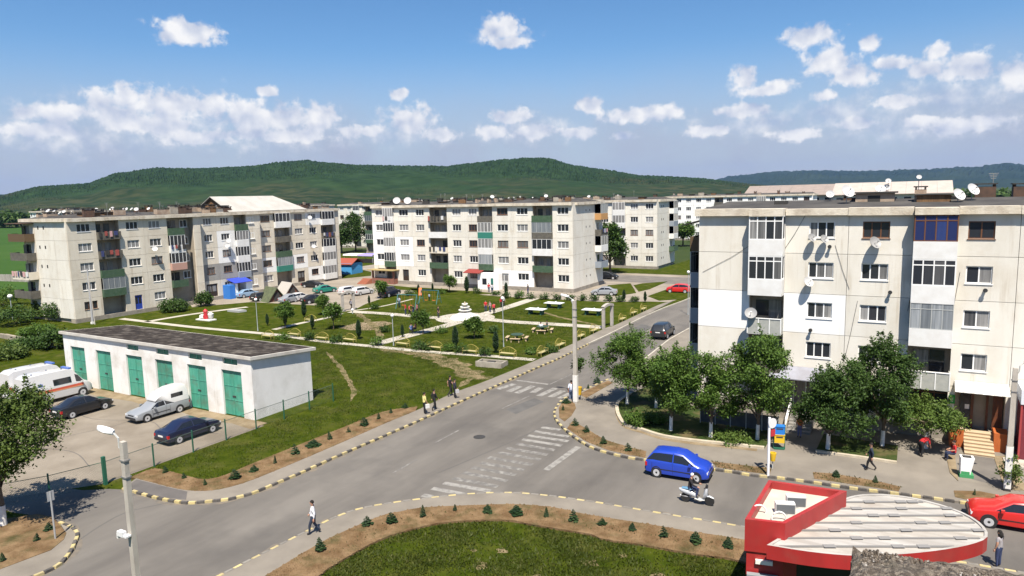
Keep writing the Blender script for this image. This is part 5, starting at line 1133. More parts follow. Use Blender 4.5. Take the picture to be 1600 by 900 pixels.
for s in (-1, 1): q = MB(); q.add([(-3.3,s*2.5,2.3),(3.3,s*2.5,2.3),(3.3,0,3.5),(-3.3,0,3.5),(-3.3,s*2.5,2.2),(3.3,s*2.5,2.2),(3.3,0,3.4),(-3.3,0,3.4)], [(0,1,2,3),(7,6,5,4),(0,4,5,1)]); q.build('roof_slope', mat('hut red roof', (.26,.06,.035), .8), t)
t = thing('market_stall', 'market stall with violet and white tarps beside the blue hut', 'stall', (*G(566,410), 0), .05)
for k, c in enumerate((mat('tarp white', (.62,.60,.58), .7), mat('tarp violet', (.32,.26,.62), .7))): q = MB(); q.box(-5+k*5,-.1+k*5,-1.6,1.6,2.2,2.3); q.add([(-5+k*5,-1.8,1.9),(-.1+k*5,-1.8,1.9),(-.1+k*5,-1.62,2.3),(-5+k*5,-1.62,2.3)], [(0,1,2,3)]); q.build('tarp', c, t)
for x in (-4.8,-.1,4.7):
    for y in (-1.5,1.5): q = MB(); q.tube([(x,y,0),(x,y,2.2)], .05, 6); q.build('pole', GFRAME, t)
MB().box(-4.8,4.6,-.6,.6,0,.9).build('counter', mat('stall board', (.35,.2,.15), .8), t)
# ---- left edge: allotment, low wall, board fence
t = thing('retaining_wall', 'low stone wall crossing the allotment at the left edge', 'wall', (*G(50,540), 0)); A, B = Vector(G(0,527)), Vector(G(82,543)); d = B-A
for k in range(9): q = MB(); q.box(-d.length/18+.02, d.length/18-.02, -.2, .2, 0, .55+rnd.uniform(-.06,.06)); c = A+d*(k+.5)/9; q.build('stone', mat('wall stone', (.30,.26,.2), .9, (.22,.19,.15), 2, rand=.15), t, (c.x-G(50,540)[0], c.y-G(50,540)[1], 0), math.atan2(d.y, d.x))
t = thing('board_fence', 'weathered board fence before the crop field at the left edge', 'fence', (*G(20,440), 0)); A, B = Vector(G(-30,438)), Vector(G(50,441)); d = B-A; g = Vector(G(20,440)); bm_ = MB().box(-.23,.23,-.03,.03,0,1.6).mesh('board', mat('old board', (.32,.30,.27), .9, (.25,.23,.2), 3, rand=.15))
for k in range(48): c = A+d*(k+.5)/48-g; link('board', bm_, t, (c.x, c.y, rnd.uniform(-.05,.05)), math.atan2(d.y, d.x)).scale.x = d.length/48/.5
t = thing('utility_pole', 'tall grey pole beside the front corner of the staggered block', 'pole', (*G(145,506), 0)); q = MB(); h = ztop((145,506), 420); q.tube([(0,0,0),(0,0,h)], [.16,.1], 8); q.build('pole', mat('pole grey', (.33,.33,.34), .7), t); MB().box(-.2,.2,-.2,.2,0,.3).build('foot', WHT, t)
q = MB(); q.tube([(.1,.0,h-1),(.9,-.2,0)], .06, 6); q.build('brace', PCON, t)
t = thing('park_lamp', 'white globe lamp among the allotment bushes at the left edge', 'park lamp', (*G(20,500), 0)); q = MB(); hh_ = ztop((20,500), 463); q.tube([(0,0,0),(0,0,hh_-.2)], .06, 8); q.build('pole', PGR, t); MB().lathe([(.05,-.3),(.3,-.2),(.36,0),(.3,.2),(.1,.32)], 14).build('globe', GLOBE, t, (0,0,hh_), smooth=60)

# dark terrace screen below the trees of the near block
t = thing('terrace_screen', 'dark grey screen panels of the terrace behind the roadside trees', 'screen', (-12.6, 48.4, .15)); DSC = mat('screen dark', (.055,.06,.07), .7, (.09,.095,.10), 2)
for k in range(5): MB().box(k*1.05+.03, k*1.05+1.02, -.02, .02, .1, 1.15).build('panel', DSC, t)
for k in range(6): MB().box(k*1.05-.03, k*1.05+.028, -.04, .04, 0, 1.25).build('post', GFRAME, t)
# ================================================================== vehicles
TYRE = mat('tyre', (.018,.018,.018), .85); RIM = mat('rim', (.42,.42,.43), .45); CGLASS = mat('car glass', (.012,.014,.017), .08, spec=.7); TRIM = mat('car trim', (.02,.02,.022), .6)
HEADL = mat('headlight', (.62,.64,.66), .15, spec=.7); TAILL = mat('tail light', (.38,.012,.012), .25); PLATE = mat('number plate', (.6,.6,.58), .5)
PROF = {
 'sedan': dict(w=.85, st=[(-2.14,.60,.66,.58,.72,.34),(-2.10,.86,.70,.82,.78,.28),(-1.98,.985,.70,.92,.81,.24),(-1.48,1.02,.66,.95,.83,.22),(-.86,1.38,.56,.94,.84,.2),(-.15,1.43,.58,.92,.85,.2),(.36,1.40,.58,.90,.85,.2),(1.08,.97,.68,.87,.83,.2),(1.70,.86,.68,.79,.81,.22),(2.04,.72,.66,.67,.75,.26),(2.14,.52,.60,.50,.66,.32)], k=(3,4,5,6,7), wb=(-1.30,1.32), wr=.30),
 'hatch': dict(w=.85, st=[(-1.94,.60,.66,.58,.72,.34),(-1.92,.93,.70,.88,.80,.28),(-1.86,1.02,.68,.95,.82,.24),(-1.48,1.42,.56,.95,.84,.22),(-1.1,1.48,.57,.94,.85,.2),(-.2,1.51,.58,.92,.85,.2),(.38,1.46,.58,.91,.85,.2),(1.15,1.03,.68,.89,.83,.2),(1.65,.92,.68,.82,.80,.22),(1.90,.76,.64,.69,.74,.26),(1.98,.52,.58,.50,.64,.32)], k=(2,3,5,6,7), wb=(-1.22,1.24), wr=.29),
 'suv': dict(w=.92, st=[(-2.1,.7,.7,.68,.8,.42),(-2.08,1.05,.74,1.0,.86,.36),(-2.0,1.12,.72,1.05,.88,.34),(-1.8,1.70,.62,1.05,.9,.34),(-1.3,1.76,.64,1.04,.92,.33),(-.1,1.78,.64,1.03,.92,.33),(.5,1.73,.64,1.02,.92,.33),(1.05,1.15,.72,1.0,.9,.33),(1.75,1.05,.72,.95,.88,.34),(2.05,.85,.7,.78,.82,.38),(2.12,.6,.66,.58,.74,.42)], k=(2,3,5,6,7), wb=(-1.3,1.32), wr=.36),
 'wagon': dict(w=.85, st=[(-2.14,.60,.66,.58,.72,.34),(-2.12,.93,.70,.88,.80,.28),(-2.06,1.02,.68,.95,.82,.24),(-1.85,1.40,.56,.95,.84,.22),(-1.4,1.45,.57,.94,.85,.2),(-.15,1.46,.58,.92,.85,.2),(.36,1.42,.58,.90,.85,.2),(1.08,.98,.68,.87,.83,.2),(1.70,.86,.68,.79,.81,.22),(2.04,.72,.66,.67,.75,.26),(2.14,.52,.60,.50,.66,.32)], k=(2,3,5,6,7), wb=(-1.30,1.32), wr=.30),
 'van': dict(w=.99, st=[(-2.72,.62,.86,.60,.90,.40),(-2.70,1.40,.90,1.36,.96,.36),(-2.66,2.40,.80,1.40,.98,.34),(-2.3,2.62,.74,1.40,.99,.32),(-1.0,2.66,.76,1.40,.99,.30),(.7,2.62,.76,1.38,.99,.30),(1.28,2.38,.74,1.36,.98,.30),(2.02,1.42,.82,1.24,.96,.30),(2.45,1.20,.80,1.10,.92,.32),(2.66,.92,.76,.86,.86,.36),(2.72,.62,.70,.60,.78,.40)], k=(2,3,5,6,7), wb=(-1.75,1.78), wr=.35),
 'pickup': dict(w=.84, st=[(-2.28,.62,.72,.60,.76,.36),(-2.25,.90,.76,.86,.80,.30),(-2.1,.95,.76,.90,.82,.26),(-.9,.96,.72,.92,.83,.22),(-.82,1.34,.58,.92,.83,.2),(-.2,1.38,.58,.91,.84,.2),(.36,1.36,.58,.90,.84,.2),(1.02,.96,.66,.87,.83,.2),(1.72,.86,.66,.79,.80,.22),(2.10,.74,.66,.69,.75,.26),(2.18,.52,.60,.50,.66,.32)], k=(3,4,5,6,7), wb=(-1.35,1.36), wr=.30),
}
CARM = {}
def car(kind, label, loc, rz, pm, name='parked_car', cat='car', group=None, detail=True):
    P = PROF[kind]; st = P['st']; t = thing(name, label, cat, (loc[0], loc[1], loc[2] if len(loc) > 2 else .014), rz, group); HW = P['w']
    def sec(s):
        x, zt, wt, zs, ws, zb = s; zm = zb+(zs-zb)*.45
        h = [(0,zt),(wt*.6,zt-.006),(wt*.93,zt-.022),(wt,zt-.055),(ws-.012,zs+.02),(ws,zs-.03),(ws+.012,zm),(ws-.01,zb+.06),(ws-.1,zb)]
        return [(x,-y,z) for y, z in h[::-1]]+[(x,y,z) for y, z in h[1:]]
    S_ = [sec(s) for s in st]; n = len(S_[0])
    key = (kind, pm.name)
    if key not in CARM:
        b = MB(); vs = [p for q in S_ for p in q]; fs = [(i*n+k, i*n+k+1, (i+1)*n+k+1, (i+1)*n+k) for i in range(len(S_)-1) for k in range(n-1)]
        fs += [tuple(range(n-1,-1,-1)), tuple(range((len(S_)-1)*n, len(S_)*n))]+[(i*n+n-1, i*n, (i+1)*n, (i+1)*n+n-1) for i in range(len(S_)-1)]
        b.add(vs, fs); CARM[key] = b.mesh('body', pm, 42)
    link('body', CARM[key], t)
    ib, it, im, wt_, wb_ = P['k']
    def quad(A, B, C, D, f=.07, off=.010, fz=.09, name='side_window', m=CGLASS):
        A, B, C, D = map(Vector, (A, B, C, D)); nn = (B-A).cross(D-A).normalized(); cen = (A+B+C+D)/4
        if nn.dot(cen-Vector((0,0,.8))) < 0: nn = -nn
        def at(u, v): return A*(1-u)*(1-v)+B*u*(1-v)+C*u*v+D*(1-u)*v+nn*off
        q = MB(); q.add([at(f,fz),at(1-f,fz),at(1-f,1-fz),at(f,1-fz)], [(0,1,2,3)]); q.build(name, m, t)
    c = n//2; i3, i4 = 3, 4
    for s in (-1, 1):
        tp = lambda i: S_[i][c+s*i3]; lo = lambda i: S_[i][c+s*i4]
        if kind == 'van':
            quad(lo(6), lo(wb_), Vector(tp(wb_))*.35+Vector(tp(6))*.65, Vector(tp(6))*.8+Vector(lo(6))*.2, .04, .012)
            a_, b_ = Vector(lo(5)), Vector(tp(5)); quad((-.55,a_.y,a_.z),(.95,a_.y,a_.z),(.95,a_.y*.4+b_.y*.6,2.0),(-.55,a_.y*.4+b_.y*.6,2.0), .02, .03)
        else:
            def strip(ids, name='side_window'):
                q = MB(); pts = []
                for i, fl in ids:
                    L_, T_ = Vector(lo(i)), Vector(tp(i)); pts.append((L_*.9+T_*.1, (L_*.12+T_*.88) if fl else (L_*.9+T_*.1), fl))
                vs = []
                for a_, b_, fl in pts: vs += [a_, b_]
                vs = [v+Vector((0, s*.012, .004)) for v in vs]; n_ = len(pts); fs = []
                for i in range(n_-1):
                    fs.append((2*i,2*i+2,2*i+3,2*i+1) if pts[i][2] and pts[i+1][2] else (2*i,2*i+2,2*i+3) if pts[i+1][2] else (2*i,2*i+2,2*i+1))
                q.add(vs, fs); q.build(name, CGLASS, t)
            def lerp_id(i): return (i, True)
            strip([(ib, False)]+[lerp_id(i) for i in range(it, im+1)]); strip([lerp_id(i) for i in range(im, wt_+1)]+[(wb_, False)])
            A_, B_ = Vector(lo(im)), Vector(tp(im)); q = MB(); q.tube([A_+Vector((0,s*.016,0)), B_+Vector((0,s*.012,0))], .035, 5); q.build('pillar', pm, t)
    quad(S_[wb_][c-3], S_[wb_][c+3], S_[wt_][c+3], S_[wt_][c-3], .04, .012, .06, 'windscreen')
    quad(S_[ib][c-3], S_[ib][c+3], S_[it][c+3], S_[it][c-3], .05, .012, .10, 'rear_window')
    wr = P['wr']; wm = CARM.get(('w', wr))
    if not wm:
        q = MB(); q.T = Matrix.Rotation(math.pi/2, 4, 'X'); q.lathe([(wr*.70,-.1),(wr*.97,-.1),(wr,-.07),(wr,.07),(wr*.97,.1),(wr*.70,.1)], 20); r_ = MB(); r_.T = q.T; r_.lathe([(.05,-.085),(wr*.3,-.094),(wr*.70,-.088),(wr*.70,.088),(wr*.3,.094),(.05,.085)], 16)
        a_ = MB(); a_.T = q.T; a_.lathe([(wr*.97,-.03),(wr*1.16,-.03),(wr*1.16,.03),(wr*.97,.03),(wr*.97,-.029)], 22)
        wm = CARM[('w', wr)] = (q.mesh('tyre', TYRE, 40), r_.mesh('rim', RIM, 40), a_.mesh('wheel_arch', TRIM))
    for x in P['wb']:
        for s in (-1, 1):
            w = link('wheel', wm[0], t, (x, s*(HW-.085), wr)); link('rim', wm[1], w, (0, s*.012, 0)); link('wheel_arch', wm[2], t, (x, s*(HW-.018), wr+.04))
    fx_ = st[-2][0]; rx_ = st[1][0]; zf = st[-2][3]; zr = st[1][3]
    for s in (-1, 1):
        MB().box(fx_-.16, fx_+.03, s*(st[-2][4]-.14)-.15, s*(st[-2][4]-.14)+.15, zf-.14, zf+.0).build('headlight', HEADL, t)
        MB().box(rx_-.03, rx_+.10, s*(st[1][4]-.05)-.10, s*(st[1][4]-.05)+.06, zr-.26, zr-.04).build('tail_light', TAILL, t)
        MB().box(st[wb_][0]-.35, st[wb_][0]-.2, s*(HW+.02), s*(HW+.17), st[wb_][3]+.04, st[wb_][3]+.17).build('mirror', pm, t)
    MB().box(fx_+.02, fx_+.125, -st[-2][4]+.1, st[-2][4]-.1, .34, .5).build('bumper', TRIM, t); MB().box(fx_+.0, fx_+.06, -.36, .36, zf-.12, zf-.03).build('grille', TRIM, t)
    MB().box(rx_-.075, rx_+.0, -st[1][4]+.06, st[1][4]-.06, .36, .52).build('bumper', TRIM if detail else pm, t); MB().box(rx_-.06, rx_-.035, -.26, .26, zr-.2, zr-.09).build('number_plate', PLATE, t)
    if detail:
        for s in (-1, 1):
            q = MB()
            for x in (st[im][0], st[wb_][0]-.12, st[ib][0]+.35): q.box(x-.006, x+.006, s*(HW+.006)-.006, s*(HW+.006)+.006, .34, st[im][3]-.06)
            q.box(st[ib][0]+.4, st[wb_][0]-.15, s*(HW+.008)-.012, s*(HW+.008)+.012, .5, .55); q.build('door_seams', TRIM, t)
    return t
NY = math.pi/2
black, navy = paint('paint black', (.010,.011,.014)), paint('paint navy', (.008,.011,.035)); blue = paint('paint blue', (.012,.045,.36)); redp = paint('paint red', (.50,.018,.016)); silver = paint('paint silver', (.24,.255,.275)); white = paint('paint white', (.50,.50,.50)); teal = paint('paint teal', (.01,.16,.12)); lblue = paint('paint light blue', (.20,.30,.42)); dgrey = paint('paint dark', (.02,.022,.024))
car('sedan', 'black sedan parked in the yard between ambulance and pickup', G(130,645), NY+.03, black)
car('sedan', 'dark navy sedan parked in the yard next to the fence', G(296,682), NY-.02, navy)
pk = car('pickup', 'silver pickup with a tall white hardtop backed up to the garages', G(247,650), -NY-.02, silver, 'pickup', 'pickup')
b = MB(); cs = [(.50,1.36,.60),(.34,1.58,.62),(-.1,1.98,.64),(-.9,2.16,.66),(-1.7,2.2,.66),(-2.14,2.12,.66),(-2.24,1.86,.66)]; vs = []
for x, zt, wt in cs:
    zb = 1.345 if x > -.78 else .95; wb2 = .60 if x > -.78 else .80
    vs += [(x,-wb2,zb),(x,-wt-.02,zb+(zt-zb)*.75),(x,-wt*.8,zt-.03),(x,0,zt),(x,wt*.8,zt-.03),(x,wt+.02,zb+(zt-zb)*.75),(x,wb2,zb)]
b.add(vs, [(i*7+k,i*7+k+1,(i+1)*7+k+1,(i+1)*7+k) for i in range(6) for k in range(6)]+[(0,1,2,3,4,5,6),(48,47,46,45,44,43,42)]); b.build('hardtop', white, pk, smooth=45)
for s in (-1, 1): MB().box(-1.75,-.75,min(s*.735,s*.75),max(s*.735,s*.75),1.35,1.68).build('hardtop_window', CGLASS, pk)
AST1 = mat('stripe red', (.50,.09,.05), .5); AST2 = mat('stripe orange', (.62,.26,.12), .5); ABL = mat('emblem blue', (.05,.14,.45), .5)
def ambulance(label, loc):
    t = car('van', label, loc, NY, white, 'ambulance', 'ambulance', 'ambulances in the yard', False)
    for s in (-1, 1):
        y = s*1.004
        for z0, z1, mm in ((1.16,1.34,AST1),(1.08,1.155,AST2)): MB().box(-2.6,1.9,min(y,y+s*.006),max(y,y+s*.006),z0-.12,z1-.12).build('stripe', mm, t)
        q = MB(); q.T = Matrix.Translation((-1.55,s*.985,1.72)) @ Matrix.Rotation(math.pi/2, 4, 'X')
        for k in range(3): a = k*math.pi/3; q.T = Matrix.Translation((-1.55,s*.965,1.68)) @ Matrix.Rotation(-s*.22, 4, 'X') @ Matrix.Rotation(a, 4, 'Y'); q.box(-.06,.06,-.012,.012,-.2,.2)
        q.build('star_emblem', ABL, t)
    tx = bpy.data.curves.new('lettering', 'FONT'); tx.body = 'EMC'; tx.size = .36; tx.extrude = .002; tx.materials.append(mat('letter grey', (.45,.5,.5), .5))
    to = link('lettering', tx); bpy.context.view_layer.update(); lm_ = bpy.data.meshes.new_from_object(to.evaluated_get(bpy.context.evaluated_depsgraph_get())); bpy.data.objects.remove(to)
    o = link('lettering', lm_, t); o.location = (.9-1.35,-.935,1.58); o.rotation_euler = (math.pi/2-.22, 0, 0)
    q = MB()
    for x, y in ((-1.9,-.4),(-1.9,.4),(-.4,.3),(.5,-.35)): q.lathe([(.07,0),(.07,.08),(.03,.1)], 8, c=(x,y,2.62))
    q.build('roof_vent', mat('roof vent', (.12,.14,.2), .5), t); MB().box(.95,1.2,-.6,.6,2.53,2.66).build('light_bar', mat('beacon blue', (.05,.12,.4), .2), t)
    return t
g = G(147,614); ambulance('white ambulance with red stripe and blue star, nearer the garages', (g[0]-.9, g[1]-2.75)); ambulance('white ambulance half hidden at the left edge behind the other one', (g[0]-4.4, g[1]-2.3))
car('hatch', 'bright blue hatchback driving on the side street', (-11.3, 38.75, .014), .05, blue, 'car').scale = (.93, .97, 1.04)
car('sedan', 'red sedan cut off by the right edge on the side street', (5.1, 40.0, .014), math.pi+.04, redp, 'car')
car('suv', 'dark car driving away on the street behind the trees', G(1036,526), NY+.02, dgrey, 'car')
for kind, px, rz, pm, lb in (('sedan',(387,464),NY-.1,lblue,'light blue sedan parked by the blue porch'),('wagon',(411,469),NY,dgrey,'dark car parked beside the mossy hut'),('sedan',(489,449),.2,black,'black car parked before the dark doorway'),('sedan',(508,457),NY-.25,teal,'teal green sedan parked in the lot'),('wagon',(547,459),NY-.15,white,'white estate car, left of the two behind the portal'),('wagon',(567,460),NY-.1,white,'white estate car, right of the two behind the portal'),('suv',(609,463),NY,navy,'dark van parked behind the small round tree'),('sedan',(467,470),NY-.1,white,'white car parked behind the park hedge'),('sedan',(491,473),NY-.3,black,'black sedan parked at the park edge'),('sedan',(455,472),NY,silver,'grey car partly hidden beside the cellar huts'),('sedan',(944,461),math.pi+.25,silver,'pale silver sedan parked at the end of the fountain block'),('hatch',(1060,457),math.pi+.1,redp,'red hatchback parked at the far end of the street'),('sedan',(552,381),.3,lblue,'blue car far back in the gap between blocks'),('sedan',(541,380),.4,dgrey,'dark car far back in the gap between blocks'),('hatch',(950,436),.1,black,'dark car behind the end of the fountain block')):
    car(kind, lb, G(*px), rz, pm, detail=False)
# ---- scooter
sc = thing('scooter', 'white and blue scooter riding beside the blue hatchback', 'scooter', (*G(1089,787), .012), .06)
SWT = paint('scooter white', (.40,.42,.45)); SBL = paint('scooter blue', (.10,.22,.33))
for x in (-.62,.66):
    q = MB(); q.T = Matrix.Rotation(math.pi/2, 4, 'X'); q.lathe([(.13,-.05),(.23,-.05),(.25,-.03),(.25,.03),(.23,.05),(.13,.05)], 18); w = q.build('wheel', TYRE, sc, (x,0,.25), smooth=40); q = MB(); q.T = Matrix.Rotation(math.pi/2, 4, 'X'); q.lathe([(.03,-.04),(.13,-.035),(.13,.035),(.03,.04)], 12); q.build('rim', RIM, w)
def hull(name, secs, m, par, sm=50):
    b = MB(); vs = []; n = 8
    for x, z0, z1, w in secs:
        for k in range(n): a = 2*math.pi*k/n; vs.append((x, w*math.cos(a), (z0+z1)/2+(z1-z0)/2*math.sin(a)))
    b.add(vs, [(i*n+k,i*n+(k+1) % n,(i+1)*n+(k+1) % n,(i+1)*n+k) for i in range(len(secs)-1) for k in range(n)]+[tuple(range(n-1,-1,-1)), tuple(range((len(secs)-1)*n, len(secs)*n))]); return b.build(name, m, par, smooth=sm)
hull('rear_fairing', [(-.95,.62,.74,.05),(-.75,.48,.78,.15),(-.35,.38,.74,.17),(-.05,.3,.6,.15)], SWT, sc); hull('seat', [(-.8,.74,.82,.1),(-.5,.73,.85,.15),(-.05,.70,.80,.13)], SBL, sc); hull('floor_board', [(-.1,.26,.36,.17),(.2,.24,.3,.18),(.42,.25,.34,.16)], GFRAME, sc)
hull('front_shield', [(.36,.3,.75,.18),(.46,.35,1.0,.2),(.56,.5,1.05,.13)], SWT, sc); hull('front_mudguard', [(.45,.44,.52,.07),(.66,.46,.56,.08),(.88,.4,.46,.05)], SWT, sc); hull('exhaust', [(-.9,.26,.38,.05),(-.5,.26,.4,.06),(-.3,.28,.34,.03)], RIM, sc)
q = MB(); q.tube([(.66,0,.25),(.46,0,.95)], .035, 6); q.tube([(.42,-.32,1.02),(.47,0,1.0),(.42,.32,1.02)], .02, 6); q.box(.45,.56,-.1,.1,.95,1.1); q.build('steering', TRIM, sc)

# ================================================================== people
SKIN = mat('skin', (.40,.22,.15), .6); SHOE = mat('shoe', (.03,.025,.022), .6)
def cloth(c): 
    k = 'cloth %.2f %.2f %.2f' % c; return mat(k, c, .9, tuple(q*.8 for q in c), 8)
PEOPLE = []
def person(label, loc, rz, h=1.7, top=(.5,.5,.5), legs=(.03,.03,.05), hair=(.012,.01,.009), pose='stand', sleeves=.5, skirt=None, helmet=None, bag=None, longhair=False):
    PEOPLE.append(dict(label=label, loc=loc, rz=rz, h=h, top=top, legs=legs, hair=hair, pose=pose, sl=sleeves, helmet=helmet, bag=bag, lh=longhair))
def joints(pose):
    J = dict(pel=(0,0,.93,.135,.105), wst=(0,0,1.08,.125,.09), chs=(.005,0,1.28,.155,.105), nek=(0,0,1.46,.052,.052), hd0=(.015,0,1.54,.07,.075), hd1=(.02,0,1.62,.078,.092), hd2=(.01,0,1.69,.055,.065))
    def limb(s, hip, kn, an, toe): J.update({'hip'+s:(*hip,.088,.088),'kne'+s:(*kn,.06,.06),'ank'+s:(*an,.042,.042),'toe'+s:(*toe,.04,.032)})
    def arm(s, sh, el, wr): J.update({'sho'+s:(*sh,.06,.06),'elb'+s:(*el,.043,.043),'wri'+s:(*wr,.03,.03)})
    if pose == 'walk':
        limb('L',(0,.09,.88),(.17,.1,.50),(.2,.1,.09),(.33,.11,.05)); limb('R',(0,-.09,.88),(-.02,-.1,.47),(-.3,-.1,.16),(-.2,-.11,.05))
        arm('L',(0,.18,1.40),(-.12,.24,1.14),(-.08,.26,.88)); arm('R',(0,-.18,1.40),(.08,-.24,1.14),(.22,-.24,.93))
    elif pose in ('sit', 'ride'):
        for k in ('pel','wst','chs','nek','hd0','hd1','hd2'): v = J[k]; J[k] = (v[0]+(0.02 if pose == 'sit' else .10*(v[2]-.9)*2), v[1], v[2]-.43, v[3], v[4])
        z = .46
        limb('L',(.04,.10,z),(.45,.13,z+.04),(.44 if pose == 'sit' else .4,.13,.09),(.57 if pose == 'sit' else .54,.14,.05)); limb('R',(.04,-.10,z),(.45,-.13,z+.04),(.44 if pose == 'sit' else .4,-.13,.09),(.57 if pose == 'sit' else .54,-.14,.05))
        dx = .1 if pose == 'ride' else 0.02
        for s, e in (('L',1),('R',-1)): arm(s, (dx,e*.18,.97), (dx+(.15 if pose == 'ride' else .02),e*.27,.74), (dx+(.38 if pose == 'ride' else .28),e*(.26 if pose == 'ride' else .15),.68))
    elif pose == 'bend':
        for k, (x, z) in dict(wst=(.12,1.05), chs=(.32,1.13), nek=(.46,1.2), hd0=(.54,1.2), hd1=(.61,1.21), hd2=(.67,1.22)).items(): v = J[k]; J[k] = (x, 0, z, v[3], v[4])
        limb('L',(0,.09,.88),(.04,.1,.48),(-.02,.1,.08),(.12,.11,.045)); limb('R',(0,-.09,.88),(.04,-.1,.48),(-.02,-.1,.08),(.12,-.11,.045))
        for s, e in (('L',1),('R',-1)): arm(s, (.4,e*.17,1.12), (.45,e*.2,.85), (.55,e*.14,.65))
    else:
        limb('L',(0,.09,.88),(.02,.10,.48),(-.01,.1,.08),(.12,.12,.045)); limb('R',(0,-.09,.88),(.0,-.1,.48),(-.02,-.11,.08),(.1,-.14,.045))
        arm('L',(0,.18,1.40),(-.02,.23,1.13),(.06,.23,.88)); arm('R',(0,-.18,1.40),(.02,-.23,1.13),(.14,-.2,.92))
    return J
BONES = [('pel','wst','top'),('wst','chs','top'),('chs','nek','top'),('nek','hd0','skin'),('hd0','hd1','skin'),('hd1','hd2','skin')]
for s in 'LR': BONES += [('pel','hip'+s,'legs'),('hip'+s,'kne'+s,'legs'),('kne'+s,'ank'+s,'legs'),('ank'+s,'toe'+s,'shoe'),('chs','sho'+s,'top'),('sho'+s,'elb'+s,'top'),('elb'+s,'wri'+s,'fore')]
def make_people():
    tmp = {}
    for pose in sorted({p['pose'] for p in PEOPLE}):
        J = joints(pose); names = list(J); me = bpy.data.meshes.new('t'); me.from_pydata([J[k][:3] for k in names], [(names.index(a), names.index(b)) for a, b, _ in BONES], [])
        o = link('t', me); o.modifiers.new('s', 'SKIN'); sv = me.skin_vertices[0].data
        for i, k in enumerate(names): sv[i].radius = (J[k][3]*1.28, J[k][4]*1.28) if k[:3] in ('pel','wst','chs','hip','kne','sho','elb') else (J[k][3]*1.12, J[k][4]*1.12); sv[i].use_root = (k == 'pel')
        sb = o.modifiers.new('b', 'SUBSURF'); sb.levels = 1; sb.render_levels = 1; tmp[pose] = (o, J)
    bpy.context.view_layer.update(); dg = bpy.context.evaluated_depsgraph_get(); geo = {}
    for pose, (o, J) in tmp.items():
        ev = o.evaluated_get(dg); me = bpy.data.meshes.new_from_object(ev); V_ = [tuple(v.co) for v in me.vertices]; F_ = [tuple(p.vertices) for p in me.polygons]; kinds = []
        for f in F_:
            c = sum((Vector(V_[i]) for i in f), Vector())/len(f); best = (9, 'top')
            for a, b, kd in BONES:
                A, B = Vector(J[a][:3]), Vector(J[b][:3]); t = max(0, min(1, (c-A).dot(B-A)/(B-A).length_squared)); r = (J[a][3]+J[a][4])/2*(1-t)+(J[b][3]+J[b][4])/2*t; d = (c-(A+(B-A)*t)).length/r
                if kd == 'top' and a == 'pel' and t < .25: kd = 'legs'
                if kd == 'top' and b.startswith('elb'): kd = 'upper' if t < .55 else 'upper2'
                if kd == 'top' and b == 'nek' and t > .75: kd = 'skin'
                if kd == 'fore' and t > .9: kd = 'skin'
                if d < best[0]: best = (d, kd)
            kinds.append(best[1])
        geo[pose] = (V_, F_, kinds, J); bpy.data.objects.remove(o)
    for p in PEOPLE:
        V_, F_, kinds, J = geo[p['pose']]; s = p['h']/1.72
        t = thing('person', p['label'], 'person', p['loc'], p['rz']); t.scale = (s, s, s)
        idx = dict(skin=0, top=1, legs=2, shoe=3, upper=1, upper2=1 if p['sl'] > .4 else 0, fore=1 if p['sl'] > .8 else 0)
        b = MB(); b.v = list(V_); b.f = list(F_); b.m = [idx[k] for k in kinds]
        for sd in 'LR':                                        # hands: palm, four fingers, thumb
            w = Vector(J['wri'+sd][:3]); e = Vector(J['elb'+sd][:3]); d = (w-e).normalized(); sg = 1 if sd == 'L' else -1
            up = Vector((1,0,0)) if abs(d.x) < .8 else Vector((0,0,1)); a = d.cross(up).normalized(); c = a.cross(d).normalized()
            b.tube([w, w+d*.04, w+d*.09], [.026,.036,.034], 6, 0)
            for k in range(4): o_ = w+d*.085+c*((k-1.5)*.019); L_ = (.055,.068,.072,.06)[k]; b.tube([o_, o_+d*L_*.55, o_+d*L_-a*sg*.018], [.0095,.009,.006], 5, 0)
            o_ = w+d*.03+c*.034; b.tube([o_, o_+(c*.6+d*.8)*.035, o_+(c*.35+d)*.06], [.011,.01,.007], 5, 0)
        h = Vector(J['hd1'][:3]); fw = (Vector((1,0,0)) if p['pose'] != 'bend' else Vector((.2,0,-1)))
        b.tube([h+fw*.075+Vector((0,0,.015)), h+fw*.108-Vector((0,0,.02))], [.012,.016], 5, 0)
        for sg in (-1, 1): b.tube([h+Vector((0,sg*.078,.01)), h+Vector((-.01,sg*.096,.0))], [.02,.012], 5, 0); b.tube([h+fw*.084+Vector((0,sg*.032,.018)), h+fw*.094+Vector((0,sg*.032,.018))], .009, 5, 4)
        b.tube([h+fw*.088+Vector((0,-.025,-.05)), h+fw*.09+Vector((0,.025,-.05))], .006, 4, 5)
        b.build('body', [SKIN, cloth(p['top']), cloth(p['legs']), SHOE, CAPM, mat('lips', (.28,.09,.08), .6)], t, smooth=80)
        q = MB(); vs = []; fs = []; nr, na = 6, 14; cen = h+Vector((-.012,0,.028)) if p['pose'] != 'bend' else h
        for i in range(nr+1):
            th = math.pi*.62*i/nr
            for k in range(na):
                a = 2*math.pi*k/na; front = max(0, math.cos(a)); tt = th*(1-.42*front); vs.append(cen+Vector((math.sin(tt)*math.cos(a)*.100, math.sin(tt)*math.sin(a)*.092, math.cos(tt)*.108)))
        fs = [(i*na+k,i*na+(k+1) % na,(i+1)*na+(k+1) % na,(i+1)*na+k) for i in range(nr) for k in range(na)]; q.add(vs, fs)
        if p['lh']: q.lathe([(.02,.0),(.1,-.05),(.11,-.16),(.07,-.26)], 10, c=(cen.x-.04, 0, cen.z+.02))
